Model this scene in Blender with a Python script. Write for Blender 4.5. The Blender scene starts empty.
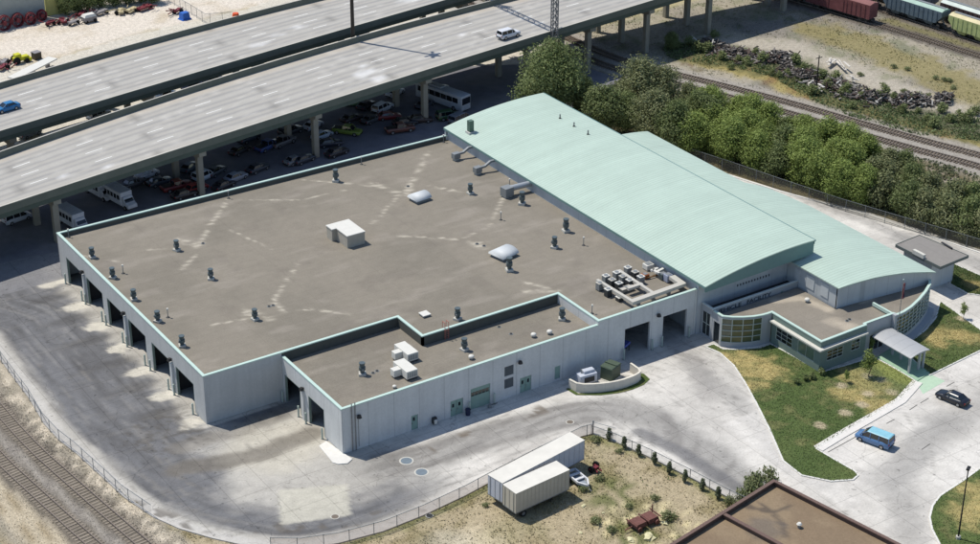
import bpy, bmesh, math, random
import numpy as np
from mathutils import Matrix, Vector, noise
from mathutils.geometry import delaunay_2d_cdt
random.seed(7)
SC = bpy.context.scene
COL = SC.collection
# ------------------------------------------------------------------ camera
FPX = 1813.5046
CAM = np.array([-11.132404508006362, -25.89851783578576, 17.38156194035853]) * 7.45
def _rot(a, b, c):
    ca, sa, cb, sb, cc, s_ = math.cos(a), math.sin(a), math.cos(b), math.sin(b), math.cos(c), math.sin(c)
    Rx = np.array([[1, 0, 0], [0, ca, -sa], [0, sa, ca]]); Rr = np.array([[cb, -sb, 0], [sb, cb, 0], [0, 0, 1]])
    Rz = np.array([[cc, -s_, 0], [s_, cc, 0], [0, 0, 1]])
    return Rz @ Rx @ Rr
ROT = _rot(1.0952056740087033, 0.004553644400228651, -0.5871917887767962)
cd = bpy.data.cameras.new('camera'); cam = bpy.data.objects.new('camera', cd); COL.objects.link(cam)
cd.sensor_width = 36.0; cd.lens = FPX / 980 * 36.0; cd.clip_start = 1.0; cd.clip_end = 9000
M = Matrix([list(ROT[i]) + [CAM[i]] for i in range(3)] + [[0, 0, 0, 1]])
cam.matrix_world = M
SC.camera = cam
# ------------------------------------------------------------------ sky and sun
SUN = Vector((-0.25, 0.435, 1.0)).normalized()        # direction towards the sun
w = bpy.data.worlds.new('World'); SC.world = w; w.use_nodes = True
nt = w.node_tree; bg = nt.nodes['Background']
sk = nt.nodes.new('ShaderNodeTexSky'); sk.sky_type = 'NISHITA'; sk.sun_disc = False
sk.sun_elevation = math.asin(SUN.z); sk.sun_rotation = math.atan2(SUN.x, SUN.y)
sk.altitude = 1300; sk.air_density = 1.0; sk.dust_density = 1.0; sk.ozone_density = 1.0
nt.links.new(sk.outputs[0], bg.inputs[0]); bg.inputs[1].default_value = 0.145
sl = bpy.data.lights.new('sun', 'SUN'); sl.energy = 4.3; sl.angle = math.radians(0.5); sl.color = (1.0, 0.945, 0.86)
so = bpy.data.objects.new('sun', sl); COL.objects.link(so)
so.rotation_euler = SUN.to_track_quat('Z', 'Y').to_euler(); so.location = (0, 0, 300)
SC.view_settings.view_transform = 'Standard'; SC.view_settings.look = 'None'
SC.view_settings.exposure = 0.08; SC.view_settings.gamma = 1.0
SC.render.engine = 'CYCLES'
try: SC.cycles.use_denoising = True
except Exception: pass
SC.cycles.max_bounces = 6; SC.cycles.transparent_max_bounces = 16

# ------------------------------------------------------------------ helpers
def at(px, py, z=0.0):
    """a pixel of the photograph and a height -> the point of the place seen there"""
    d = ROT @ np.array([(px - 490) / FPX, -(py - 272) / FPX, -1.0])
    t = (z - CAM[2]) / d[2]
    return CAM + d * t
def at2(px, py, z=0.0):
    p = at(px, py, z); return (float(p[0]), float(p[1]))
def zoomed(x0, y0, s):
    return lambda x, y: (x0 + x / s, y0 + y / s)

def tag(o, label=None, cat=None, group=None, kind=None):
    if label: o['label'] = label
    if cat: o['category'] = cat
    if group: o['group'] = group
    if kind: o['kind'] = kind
    return o
def thing(name, label, cat, loc=(0, 0, 0), rz=0.0, group=None):
    o = bpy.data.objects.new(name, None); COL.objects.link(o)
    o.location = loc; o.rotation_euler = (0, 0, rz); o.empty_display_size = 0.3
    return tag(o, label, cat, group)
def kids(o): return [c for c in bpy.data.objects if c.parent == o]
def copy_tree(o, parent=None, ch=None):
    if ch is None:
        ch = {}
        for c in bpy.data.objects:
            if c.parent: ch.setdefault(c.parent.name, []).append(c)
    c = o.copy(); COL.objects.link(c)
    if parent: c.parent = parent
    for k in ch.get(o.name, []): copy_tree(k, c, ch)
    return c
ORD = ['first', 'second', 'third', 'fourth', 'fifth', 'sixth', 'seventh', 'eighth', 'ninth', 'tenth', 'eleventh', 'twelfth',
       'thirteenth', 'fourteenth', 'fifteenth', 'sixteenth', 'seventeenth', 'eighteenth', 'nineteenth', 'twentieth',
       'twenty-first', 'twenty-second', 'twenty-third', 'twenty-fourth', 'twenty-fifth', 'twenty-sixth', 'twenty-seventh', 'twenty-eighth', 'twenty-ninth', 'thirtieth',
       'thirty-first', 'thirty-second', 'thirty-third', 'thirty-fourth', 'thirty-fifth', 'thirty-sixth']

class MB:
    def __init__(s): s.v = []; s.f = []; s.sm = []
    def add(s, vs, fs, smooth=False):
        n = len(s.v); s.v += [tuple(map(float, v)) for v in vs]
        s.f += [tuple(i + n for i in f) for f in fs]; s.sm += [smooth] * len(fs); return s
    def box(s, x0, x1, y0, y1, z0, z1):
        x0, x1 = min(x0, x1), max(x0, x1); y0, y1 = min(y0, y1), max(y0, y1); z0, z1 = min(z0, z1), max(z0, z1)
        return s.add([(x0, y0, z0), (x1, y0, z0), (x1, y1, z0), (x0, y1, z0), (x0, y0, z1), (x1, y0, z1), (x1, y1, z1), (x0, y1, z1)],
                     [(0, 3, 2, 1), (4, 5, 6, 7), (0, 1, 5, 4), (1, 2, 6, 5), (2, 3, 7, 6), (3, 0, 4, 7)])
    def obox(s, cx, cy, z0, z1, lx, ly, rz=0.0, taper=1.0):
        c, n = math.cos(rz), math.sin(rz); vs = []
        for z, k in ((z0, 1.0), (z1, taper)):
            for a, b in ((-1, -1), (1, -1), (1, 1), (-1, 1)):
                x, y = a * lx / 2 * k, b * ly / 2 * k
                vs.append((cx + x * c - y * n, cy + x * n + y * c, z))
        return s.add(vs, [(0, 3, 2, 1), (4, 5, 6, 7), (0, 1, 5, 4), (1, 2, 6, 5), (2, 3, 7, 6), (3, 0, 4, 7)])
    def prism(s, poly, z0, z1):
        a = sum(poly[i][0] * poly[(i + 1) % len(poly)][1] - poly[(i + 1) % len(poly)][0] * poly[i][1] for i in range(len(poly)))
        if a < 0: poly = poly[::-1]
        n = len(poly)
        vs = [(p[0], p[1], z0) for p in poly] + [(p[0], p[1], z1) for p in poly]
        fs = [tuple(range(n))[::-1], tuple(range(n, 2 * n))] + [(i, (i + 1) % n, n + (i + 1) % n, n + i) for i in range(n)]
        return s.add(vs, fs)
    def bar(s, a, b, w, h=None):
        """square bar from a to b"""
        h = h or w; a = Vector(a); b = Vector(b); d = (b - a).normalized()
        up = Vector((0, 0, 1)) if abs(d.z) < 0.95 else Vector((1, 0, 0))
        x = d.cross(up).normalized() * w / 2; y = x.normalized().cross(d).normalized() * h / 2
        vs = [p + i * x + j * y for p in (a, b) for i, j in ((-1, -1), (1, -1), (1, 1), (-1, 1))]
        return s.add(vs, [(0, 1, 2, 3), (7, 6, 5, 4), (0, 4, 5, 1), (1, 5, 6, 2), (2, 6, 7, 3), (3, 7, 4, 0)])
    def cyl(s, a, b, r, r2=None, n=14, caps=True, smooth=True):
        r2 = r if r2 is None else r2; a = Vector(a); b = Vector(b); d = (b - a).normalized()
        up = Vector((0, 0, 1)) if abs(d.z) < 0.95 else Vector((1, 0, 0))
        x = d.cross(up).normalized(); y = x.cross(d).normalized(); vs = []
        for p, q in ((a, r), (b, r2)):
            for i in range(n):
                t = 2 * math.pi * i / n; vs.append(p + x * math.cos(t) * q + y * math.sin(t) * q)
        s.add(vs, [(i, n + i, n + (i + 1) % n, (i + 1) % n) for i in range(n)], smooth)
        if caps: s.add(vs[:n], [tuple(range(n))]); s.add(vs[n:], [tuple(range(n))[::-1]])
        return s
    def dome(s, cx, cy, z, rx, ry, h, rz=0, n=14, m=5):
        vs = []; c, q = math.cos(rz), math.sin(rz)
        for j in range(m):
            t = j / m * math.pi / 2
            for i in range(n):
                a = 2 * math.pi * i / n; x = rx * math.cos(t) * math.cos(a); y = ry * math.cos(t) * math.sin(a)
                vs.append((cx + x * c - y * q, cy + x * q + y * c, z + h * math.sin(t)))
        vs.append((cx, cy, z + h)); fs = []
        for j in range(m - 1):
            fs += [(j * n + i, j * n + (i + 1) % n, (j + 1) * n + (i + 1) % n, (j + 1) * n + i) for i in range(n)]
        fs += [((m - 1) * n + i, (m - 1) * n + (i + 1) % n, m * n) for i in range(n)]
        return s.add(vs, fs, True)
    def sweep(s, path, prof, closed=True):
        """profile of (side, up) offsets swept along a path of (x, y, z); side is to the left"""
        n = len(prof); vs = []
        for i, p in enumerate(path):
            a = path[max(i - 1, 0)]; b = path[min(i + 1, len(path) - 1)]
            d = Vector((b[0] - a[0], b[1] - a[1], 0)).normalized(); l = Vector((-d.y, d.x, 0))
            for u, v in prof: vs.append((p[0] + l.x * u, p[1] + l.y * u, p[2] + v))
        fs = []
        m = n if closed else n - 1
        for i in range(len(path) - 1):
            for j in range(m): fs.append((i * n + j, (i + 1) * n + j, (i + 1) * n + (j + 1) % n, i * n + (j + 1) % n))
        if closed: fs += [tuple(range(n)), tuple(range((len(path) - 1) * n, len(path) * n))[::-1]]
        return s.add(vs, fs)
    def build(s, name, m, parent=None, bevel=0.0, fix=False):
        off = (0, 0, 0)
        if parent is not None:
            mw = Matrix.Translation(parent.location) @ parent.rotation_euler.to_matrix().to_4x4()
            if parent.parent is None and parent.type == 'EMPTY':
                inv = mw.inverted()
                vv = [tuple(inv @ Vector(v)) for v in s.v]
            else:
                top = parent.parent if parent.parent else parent
                if top.type == 'EMPTY':
                    mw = Matrix.Translation(top.location) @ top.rotation_euler.to_matrix().to_4x4(); inv = mw.inverted()
                    vv = [tuple(inv @ Vector(v)) for v in s.v]
                else: vv = s.v
        else: vv = s.v
        me = bpy.data.meshes.new(name); me.from_pydata(vv, [], s.f)
        me.polygons.foreach_set('use_smooth', s.sm)
        me.materials.append(m)
        bm = bmesh.new(); bm.from_mesh(me); bmesh.ops.recalc_face_normals(bm, faces=bm.faces); bm.to_mesh(me); bm.free()
        o = bpy.data.objects.new(name, me); COL.objects.link(o)
        if parent is not None: o.parent = parent
        if bevel:
            b = o.modifiers.new('bevel', 'BEVEL'); b.width = bevel; b.segments = 2; b.limit_method = 'ANGLE'; b.angle_limit = math.radians(40)
        return o

# ------------------------------------------------------------------ materials
GAIN = 1.36
def lin(v): v = v / 255.0; return v / 12.92 if v <= 0.04045 else ((v + 0.055) / 1.055) ** 2.4
def sc(r, g, b, k=1.0): return (lin(r) / GAIN * k, lin(g) / GAIN * k, lin(b) / GAIN * k)
_m = {}
def mat(name, col, rough=0.85, var=0.12, scale=1.5, metal=0.0, attr=False, fine=0.0, fscale=12.0, bump=0.0, alpha=1.0, joints=None, spec=0.3, rnd=0.0, specks=None, streak=0.0, smap=(1.6, 1.6, .12), cracks=None):
    if name in _m: return _m[name]
    m = bpy.data.materials.new(name); m.use_nodes = True; _m[name] = m
    t = m.node_tree; N = t.nodes; L = t.links; bs = N['Principled BSDF']
    bs.inputs['Roughness'].default_value = rough; bs.inputs['Metallic'].default_value = metal
    bs.inputs['Specular IOR Level'].default_value = spec
    geo = N.new('ShaderNodeTexCoord'); pos = geo.outputs['Object']
    if attr:
        a = N.new('ShaderNodeAttribute'); a.attribute_name = 'Col'; cur = a.outputs['Color']
    else:
        a = N.new('ShaderNodeRGB'); a.outputs[0].default_value = (*col, 1); cur = a.outputs[0]
    def mul(cur, scale, amt, detail=6, rough=0.6):
        n = N.new('ShaderNodeTexNoise'); n.inputs['Scale'].default_value = scale; n.inputs['Detail'].default_value = detail
        n.inputs['Roughness'].default_value = rough; L.new(pos, n.inputs['Vector'])
        r = N.new('ShaderNodeMapRange'); r.inputs[1].default_value = 0.25; r.inputs[2].default_value = 0.75
        r.inputs[3].default_value = 1 - amt; r.inputs[4].default_value = 1 + amt; L.new(n.outputs['Fac'], r.inputs[0])
        x = N.new('ShaderNodeVectorMath'); x.operation = 'SCALE'; L.new(cur, x.inputs[0]); L.new(r.outputs[0], x.inputs['Scale'])
        return x.outputs[0], n
    nn = None
    if var: cur, nn = mul(cur, scale, var)
    if fine: cur, nn = mul(cur, fscale, fine, 3)
    if streak:      # rain streaks running down a wall
        mp = N.new('ShaderNodeMapping'); mp.inputs['Scale'].default_value = smap; L.new(pos, mp.inputs[0]); n = N.new('ShaderNodeTexNoise'); n.inputs['Scale'].default_value = 1.0; n.inputs['Detail'].default_value = 6; L.new(mp.outputs[0], n.inputs['Vector'])
        r = N.new('ShaderNodeMapRange'); r.inputs[1].default_value = .3; r.inputs[2].default_value = .7; r.inputs[3].default_value = 1 - streak; r.inputs[4].default_value = 1 + streak * .6; L.new(n.outputs['Fac'], r.inputs[0])
        x = N.new('ShaderNodeVectorMath'); x.operation = 'SCALE'; L.new(cur, x.inputs[0]); L.new(r.outputs[0], x.inputs['Scale']); cur = x.outputs[0]
    if cracks:      # (scale, width, darkness)
        n = N.new('ShaderNodeTexNoise'); n.inputs['Scale'].default_value = .5; n.inputs['Detail'].default_value = 5; L.new(pos, n.inputs['Vector'])
        ma = N.new('ShaderNodeVectorMath'); ma.operation = 'MULTIPLY_ADD'; L.new(n.outputs['Color'], ma.inputs[0]); ma.inputs[1].default_value = (2.5, 2.5, 0); L.new(pos, ma.inputs[2])
        v = N.new('ShaderNodeTexVoronoi'); v.feature = 'DISTANCE_TO_EDGE'; v.inputs['Scale'].default_value = cracks[0]; L.new(ma.outputs[0], v.inputs['Vector'])
        r = N.new('ShaderNodeMapRange'); r.inputs[1].default_value = 0; r.inputs[2].default_value = cracks[1]; r.inputs[3].default_value = cracks[2]; r.inputs[4].default_value = 1; L.new(v.outputs['Distance'], r.inputs[0])
        x = N.new('ShaderNodeVectorMath'); x.operation = 'SCALE'; L.new(cur, x.inputs[0]); L.new(r.outputs[0], x.inputs['Scale']); cur = x.outputs[0]
    if specks:      # (scale, threshold, darkness)
        n = N.new('ShaderNodeTexNoise'); n.inputs['Scale'].default_value = specks[0]; n.inputs['Detail'].default_value = 3; L.new(pos, n.inputs['Vector'])
        r = N.new('ShaderNodeMapRange'); r.inputs[1].default_value = specks[1]; r.inputs[2].default_value = specks[1] + .04; r.inputs[3].default_value = 1; r.inputs[4].default_value = specks[2]; L.new(n.outputs['Fac'], r.inputs[0])
        x = N.new('ShaderNodeVectorMath'); x.operation = 'SCALE'; L.new(cur, x.inputs[0]); L.new(r.outputs[0], x.inputs['Scale']); cur = x.outputs[0]
    if rnd:
        oi = N.new('ShaderNodeObjectInfo'); r = N.new('ShaderNodeMapRange'); r.inputs[3].default_value = 1 - rnd; r.inputs[4].default_value = 1 + rnd
        L.new(oi.outputs['Random'], r.inputs[0]); x = N.new('ShaderNodeVectorMath'); x.operation = 'SCALE'
        L.new(cur, x.inputs[0]); L.new(r.outputs[0], x.inputs['Scale']); cur = x.outputs[0]
    if joints:      # (spacing, width, darkness, jitter)
        sx, sy, wd, dk, rz = joints
        mp = N.new('ShaderNodeMapping'); mp.inputs['Rotation'].default_value = (0, 0, rz); L.new(pos, mp.inputs[0])
        sep = N.new('ShaderNodeSeparateXYZ'); L.new(mp.outputs[0], sep.inputs[0]); outs = []
        for k, sp in ((0, sx), (1, sy)):
            if not sp: continue
            p = N.new('ShaderNodeMath'); p.operation = 'PINGPONG'; p.inputs[1].default_value = sp / 2; L.new(sep.outputs[k], p.inputs[0])
            l = N.new('ShaderNodeMath'); l.operation = 'LESS_THAN'; l.inputs[1].default_value = wd; L.new(p.outputs[0], l.inputs[0]); outs.append(l.outputs[0])
        o = outs[0]
        if len(outs) > 1:
            mx = N.new('ShaderNodeMath'); mx.operation = 'MAXIMUM'; L.new(outs[0], mx.inputs[0]); L.new(outs[1], mx.inputs[1]); o = mx.outputs[0]
        r = N.new('ShaderNodeMapRange'); r.inputs[3].default_value = 1; r.inputs[4].default_value = dk; L.new(o, r.inputs[0])
        x = N.new('ShaderNodeVectorMath'); x.operation = 'SCALE'; L.new(cur, x.inputs[0]); L.new(r.outputs[0], x.inputs['Scale']); cur = x.outputs[0]
    L.new(cur, bs.inputs['Base Color'])
    if bump and nn is not None:
        b = N.new('ShaderNodeBump'); b.inputs['Strength'].default_value = bump; b.inputs['Distance'].default_value = 0.15
        L.new(nn.outputs['Fac'], b.inputs['Height']); L.new(b.outputs[0], bs.inputs['Normal'])
    if alpha < 1:
        bs.inputs['Alpha'].default_value = alpha
    return m
def glass(name, col, rough=0.08):
    return mat(name, col, rough=rough, var=0.25, scale=0.8, spec=0.8)

# ------------------------------------------------------------------ value noise and painting (numpy)
def vnoise(x, y, s, seed=0):
    x = np.asarray(x, float) / s + 1000.5; y = np.asarray(y, float) / s + 1000.5
    i = np.floor(x).astype(np.int64); j = np.floor(y).astype(np.int64); fx = x - i; fy = y - j
    def h(a, b):
        n = (a * 374761393 + b * 668265263 + seed * 974634777) & 0xffffffff
        n = ((n ^ (n >> 13)) * 1274126177) & 0xffffffff
        return ((n ^ (n >> 16)) & 0xffff) / 65535.0
    fx = fx * fx * (3 - 2 * fx); fy = fy * fy * (3 - 2 * fy)
    return (h(i, j) * (1 - fx) + h(i + 1, j) * fx) * (1 - fy) + (h(i, j + 1) * (1 - fx) + h(i + 1, j + 1) * fx) * fy
def fbm(x, y, s, seed=0, o=4):
    r = 0; a = 0.5; t = 0
    for k in range(o): r = r + a * vnoise(x, y, s / 2 ** k, seed + k * 17); t += a; a *= 0.55
    return r / t
def pdist(x, y, pts):
    d = np.full(np.shape(x), 1e9)
    for (ax, ay), (bx, by) in zip(pts[:-1], pts[1:]):
        dx, dy = bx - ax, by - ay; L = dx * dx + dy * dy + 1e-9
        t = np.clip(((x - ax) * dx + (y - ay) * dy) / L, 0, 1)
        d = np.minimum(d, np.hypot(x - ax - t * dx, y - ay - t * dy))
    return d
def pin(x, y, poly):
    r = np.zeros(np.shape(x), bool); n = len(poly)
    for i in range(n):
        x0, y0 = poly[i]; x1, y1 = poly[(i + 1) % n]
        if y0 == y1: continue
        c = ((y0 > y) != (y1 > y)) & (x < (x1 - x0) * (y - y0) / (y1 - y0) + x0); r ^= c
    return r
def pedge(x, y, poly):      # signed distance, inside positive
    d = pdist(x, y, list(poly) + [poly[0]]); return np.where(pin(x, y, poly), d, -d)
def sstep(a, b, x): t = np.clip((x - a) / (b - a), 0, 1); return t * t * (3 - 2 * t)
def mixc(c, col, f):
    f = np.asarray(f)[..., None]; return c * (1 - f) + np.array(col) * f
def W(pts, z=0.0): return [at2(a, b, z) for a, b in pts]

def paint(me, fn):
    n = len(me.vertices); co = np.empty(n * 3); me.vertices.foreach_get('co', co); co = co.reshape(-1, 3)
    c = np.clip(fn(co[:, 0], co[:, 1]), 0, 1)
    a = me.color_attributes.new('Col', 'FLOAT_COLOR', 'POINT')
    a.data.foreach_set('color', np.concatenate([c, np.ones((n, 1))], 1).ravel())
def sheet(name, poly, z, sp, fn, m, parent=None, kind='structure', zfn=None):
    """a flat area with a fine grid of vertices, painted by fn(x, y) -> rgb"""
    P = []
    for i in range(len(poly)):
        a, b = poly[i], poly[(i + 1) % len(poly)]; L = math.hypot(b[0] - a[0], b[1] - a[1]); k = max(1, int(L / (sp * 1.5)))
        P += [(a[0] + (b[0] - a[0]) * t / k, a[1] + (b[1] - a[1]) * t / k) for t in range(k)]
    xs = [p[0] for p in P]; ys = [p[1] for p in P]
    gx, gy = np.meshgrid(np.arange(min(xs) + sp * .37, max(xs), sp), np.arange(min(ys) + sp * .41, max(ys), sp)); gx = gx.ravel(); gy = gy.ravel()
    k = pedge(gx, gy, P) > sp * 0.45
    V = [Vector(p) for p in P] + [Vector((a, b)) for a, b in zip(gx[k], gy[k])]
    E = [(i, (i + 1) % len(P)) for i in range(len(P))]
    r = delaunay_2d_cdt(V, E, [], 1, 1e-5)
    me = bpy.data.meshes.new(name); me.from_pydata([(v.x, v.y, z if zfn is None else zfn(v.x, v.y)) for v in r[0]], [], r[2])
    bm = bmesh.new(); bm.from_mesh(me)
    for f in bm.faces:
        if f.normal.z < 0: f.normal_flip()
    bm.to_mesh(me); bm.free()
    paint(me, fn); me.materials.append(m)
    if parent is not None and parent.location.length > 0: me.transform(Matrix.Translation(-parent.location))
    o = bpy.data.objects.new(name, me); COL.objects.link(o)
    if parent is not None: o.parent = parent; 
    elif kind: o['kind'] = kind
    return o
# ------------------------------------------------------------------ the ground and everything flat on it
C_DIRT = np.array(sc(188, 176, 152)); C_DRY = np.array(sc(196, 184, 140)); C_GRAVEL = np.array(sc(150, 144, 134))
C_GRASS = np.array(sc(84, 98, 52)); C_LAWN = np.array(sc(90, 107, 62)); C_CONC = np.array(sc(226, 222, 213)); C_WHITE = np.array(sc(232, 224, 210))
C_ASPH = np.array(sc(128, 128, 134)); C_DARK = np.array(sc(70, 66, 60))

z5 = zoomed(820, 0, 6.125)
TR_A = W([(583, 43), (609, 56), (640, 66), (686, 77), (730, 87.5), (794, 104), (859, 123), (931, 143)])
TR_A = [(127.5, 175), (127.8, 130), (128.4, 100)] + TR_A[1:] + [(155.6, 4.5), (163, -25), (172, -60), (182, -100)]
def smooth_path(p, n=3):
    for _ in range(n):
        q = [p[0]]
        for a, b in zip(p[:-1], p[1:]): q += [(a[0] * .75 + b[0] * .25, a[1] * .75 + b[1] * .25), (a[0] * .25 + b[0] * .75, a[1] * .25 + b[1] * .75)]
        q.append(p[-1]); p = q
    return p
def offset_path(p, d):
    r = []
    for i in range(len(p)):
        a = p[max(i - 1, 0)]; b = p[min(i + 1, len(p) - 1)]; L = math.hypot(b[0] - a[0], b[1] - a[1])
        r.append((p[i][0] - (b[1] - a[1]) / L * d, p[i][1] + (b[0] - a[0]) / L * d))
    return r
TR_A = smooth_path(TR_A, 2)
TR_B = offset_path(TR_A, -4.6)
TR_L1 = smooth_path([(-21.5, 90), (-22.3, 40), (-22.0, 16), (-21.5, 6), (-20.8, 0), (-19.8, -8.6), (-18.9, -16), (-17.6, -26), (-15, -40), (-11, -60)], 2)
TR_L2 = offset_path(TR_L1, -4.6)
RC_1 = [(178, 118), (183, 95), (186, 80.5), (189.3, 63.4), (192.8, 41.9), (197, 14), (200, -10)]
RC_2 = [(189, 125), (192.5, 100), (195.6, 78), (197.8, 60), (199.2, 46), (201, 20), (203, -5)]
RC_3 = offset_path(RC_2, 5.2)
CURB_L = W([(-14, 338), (0, 358), (14, 377), (30.5, 399), (45, 423.8), (60, 440), (76.8, 453), (106, 479.4), (124.5, 496.7), (153.6, 516.5), (180, 528.4), (211.9, 537.7), (240, 544), (270, 548), (300, 548.5), (338, 543), (383, 531), (422.7, 515.2), (465, 495.3), (486, 484), (530, 461), (580.6, 436.5), (592.5, 433.5)])
CURB_L = [(-20, 62), (-19.5, 45)] + CURB_L
CURB_M = W([(592.5, 433.5), (617, 442), (650, 457), (690, 477), (730, 498), (752, 508)])
YARD = CURB_L + CURB_M[1:] + W([(770, 520), (800, 545), (860, 590), (960, 640), (1080, 600), (1080, 330), (1010, 268), (980, 249.5), (925, 231), (870, 213), (781, 190.5), (730, 174.3), (690, 164), (650, 152), (611, 137)]) + [(104, 60), (60, 60.5), (20, 58.5)]
ASPH = [(-60, 57), (20, 58.3), (60, 60.3), (104, 59.8), (118, 58), (124, 70), (121, 84), (98, 96), (92, 101), (60, 99), (20, 93), (-60, 84)]

DRYLOT = CURB_L[9:] + CURB_M + [(45, -54), (49.5, -58), (30, -66), (0, -80), (-40, -60), (-12, -30)]
DIRT_UL = W([(-20, 74), (60, 58), (130, 36), (200, 20), (250, 8), (300, -10), (420, -60), (0, -110), (-120, -20)])
P_DEBRIS = W([(690, 52), (735, 57), (790, 70), (840, 98), (900, 122), (985, 130)])
P_DRY = W([(700, 60), (760, 72), (810, 98), (870, 118), (985, 150)])
P_RDIRT = W([(735, 45), (790, 45), (850, 70), (900, 90), (985, 118)])
P_RGRASS = W([(820, 32), (860, 45), (900, 58), (985, 98)])
P_RGRASS2 = W([(890, 22), (930, 36), (985, 52)])
P_FIELD = W([(960, -6), (1000, 8)])
P_BELT = W([(585, 108), (640, 125), (700, 140), (800, 185), (900, 222), (985, 255)])
P_BELT2 = W([(600, 80), (660, 95), (740, 118), (800, 140), (860, 160), (985, 200)])
P_STRIP = [(85, 95.5), (96, 98), (110, 100), (150, 104), (220, 108)]

def ground_col(x, y):
    n1 = fbm(x, y, 14, 1); n2 = fbm(x, y, 3.0, 2); n3 = fbm(x, y, 1.2, 3); n4 = vnoise(x, y, 0.9, 4)
    c = np.zeros(x.shape + (3,)) + C_DIRT
    c = mixc(c, C_DRY * .8, sstep(.45, .65, n1) * .7)
    c = mixc(c, C_GRASS, sstep(.55, .7, n2) * .35)
    # rail yard on the right
    yard = (x > 118) & (y < 140)
    c = np.where(yard[..., None], mixc(mixc(np.zeros_like(c) + np.array(sc(176, 168, 150)), C_GRAVEL, sstep(.4, .65, n1)), C_GRASS * 1.3, sstep(.56, .7, n2) * .4), c)
    c = mixc(c, np.array(sc(190, 182, 166)), sstep(5, 1.5, pdist(x, y, P_RDIRT) + (n2 - .5) * 5) * .9)
    c = mixc(c, np.array(sc(150, 140, 92)), sstep(8, 3, pdist(x, y, P_RGRASS) + (n2 - .5) * 10) * .8)
    c = mixc(c, np.array(sc(130, 124, 84)), sstep(3.4, 1.6, pdist(x, y, P_RGRASS2) + (n2 - .5) * 4) * .85)
    c = mixc(c, np.array(sc(176, 160, 96)), sstep(5, 2, pdist(x, y, P_DRY) + (n2 - .5) * 7) * .85)
    c = mixc(c, np.array(sc(92, 96, 66)), sstep(8, 4, pdist(x, y, P_DEBRIS) + (n2 - .5) * 7) * .8)
    c = mixc(c, np.array(sc(120, 78, 66)), sstep(.6, .72, n2) * sstep(9, 3, pdist(x, y, P_DRY)) * .5)
    # strip of dry ground between the viaducts
    c = mixc(c, np.array(sc(196, 184, 140)), sstep(6, 3, pdist(x, y, P_STRIP)) * (.6 + .4 * n2))
    # tree belt floor
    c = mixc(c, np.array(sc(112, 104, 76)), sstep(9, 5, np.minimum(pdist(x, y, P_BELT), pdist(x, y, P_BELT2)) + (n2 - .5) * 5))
    c = mixc(c, np.array(sc(178, 168, 156)), sstep(.5, .64, n3) * sstep(7, 4, pdist(x, y, P_BELT2)) * .8)
    # upper left dusty lot
    d = pedge(x, y, DIRT_UL)
    c = mixc(c, mixc(np.zeros_like(c) + np.array(sc(232, 222, 206)), np.array(sc(196, 180, 150)), sstep(.45, .75, fbm(x, y, 6, 9)) * .55), sstep(-1, 1.5, d + (n2 - .5) * 3))
    c = mixc(c, np.array(sc(228, 222, 208)), (sstep(80, 92, y) * sstep(128, 112, x))[...] * (1 - pin(x, y, DIRT_UL)) * .8)
    # ballast under the tracks
    for tr, wd in ((TR_A, 3.4), (TR_B, 3.0), (TR_L1, 2.5), (TR_L2, 2.5), (RC_1, 2.4), (RC_2, 2.4), (RC_3, 2.4)):
        b = sc(172, 166, 156) if tr in (TR_A, TR_B) else sc(112, 105, 97)
        c = mixc(c, np.array(b) * (.85 + .3 * n4[..., None]) if False else np.array(b), sstep(wd + .8, wd - .5, pdist(x, y, tr) + (n3 - .5) * 1.4) * .9)
    for tr in (TR_A, TR_B): c = mixc(c, np.array(sc(126, 116, 108)), sstep(1.5, .9, pdist(x, y, tr)) * .7)
    # rubble verge beside the left tracks, gravel between, pale haul road
    c = np.where(((x < -10) & (y < 60) & (y > -60))[..., None] | False, mixc(c, np.array(sc(168, 160, 144)), np.where(np.minimum(pdist(x, y, TR_L1), pdist(x, y, TR_L2)) < 1.9, .1, .75)), c)
    dl = pdist(x, y, offset_path(TR_L1, 3.0))
    c = mixc(c, np.array(sc(226, 214, 192)), sstep(2.3, .6, dl) * sstep(.52, .62, n4) * .85 * (x < 0))
    c = mixc(c, np.array(sc(172, 166, 158)), sstep(1.0, .3, np.abs(pdist(x, y, offset_path(TR_L1, -2.4)))) * .6 * (x < 0))
    dr = pdist(x, y, offset_path(TR_L1, -8.6))
    c = mixc(c, np.array(sc(205, 192, 166)), sstep(2.6, 1.4, dr + (n2 - .5)) * .9 * (x < 0))
    c = mixc(c, np.array(sc(158, 142, 112)), sstep(.4, .15, np.abs(dr - .9)) * .7 * (x < 0))
    c = mixc(c, np.array(sc(170, 156, 124)), sstep(3.0, 4.2, dr) * (x < -27) * .8)
    # the dry lot with the trailers
    d = pedge(x, y, DRYLOT)
    g = np.zeros_like(c) + np.array(sc(186, 172, 142))
    g = mixc(g, np.array(sc(150, 138, 102)), sstep(.5, .72, n2) * .8)
    g = mixc(g, np.array(sc(222, 208, 178)), sstep(9, 3, np.hypot(x - 14, y + 46) + (n2 - .5) * 8) * .8)
    g = mixc(g, np.array(sc(178, 176, 160)), sstep(5, 2, np.hypot(x - 12, y + 41)) * .4)
    g = mixc(g, np.array(sc(96, 108, 58)), sstep(.45, .62, n3) * sstep(7, 3, np.hypot(x - 33, y + 53)) * .8)
    g = mixc(g, np.array(sc(128, 130, 84)), sstep(.45, .7, fbm(x, y, 5, 55)) * .25)
    g = mixc(g, np.array(sc(104, 112, 66)), sstep(5, 2.5, np.hypot(x - 35.5, y + 43)) * sstep(.35, .6, n3) * .8)
    g = mixc(g, np.array(sc(130, 134, 78)), sstep(1.4, .5, pdist(x, y, CURB_L[16:] + CURB_M) + (n3 - .5) * 1.5) * .7)
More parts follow.
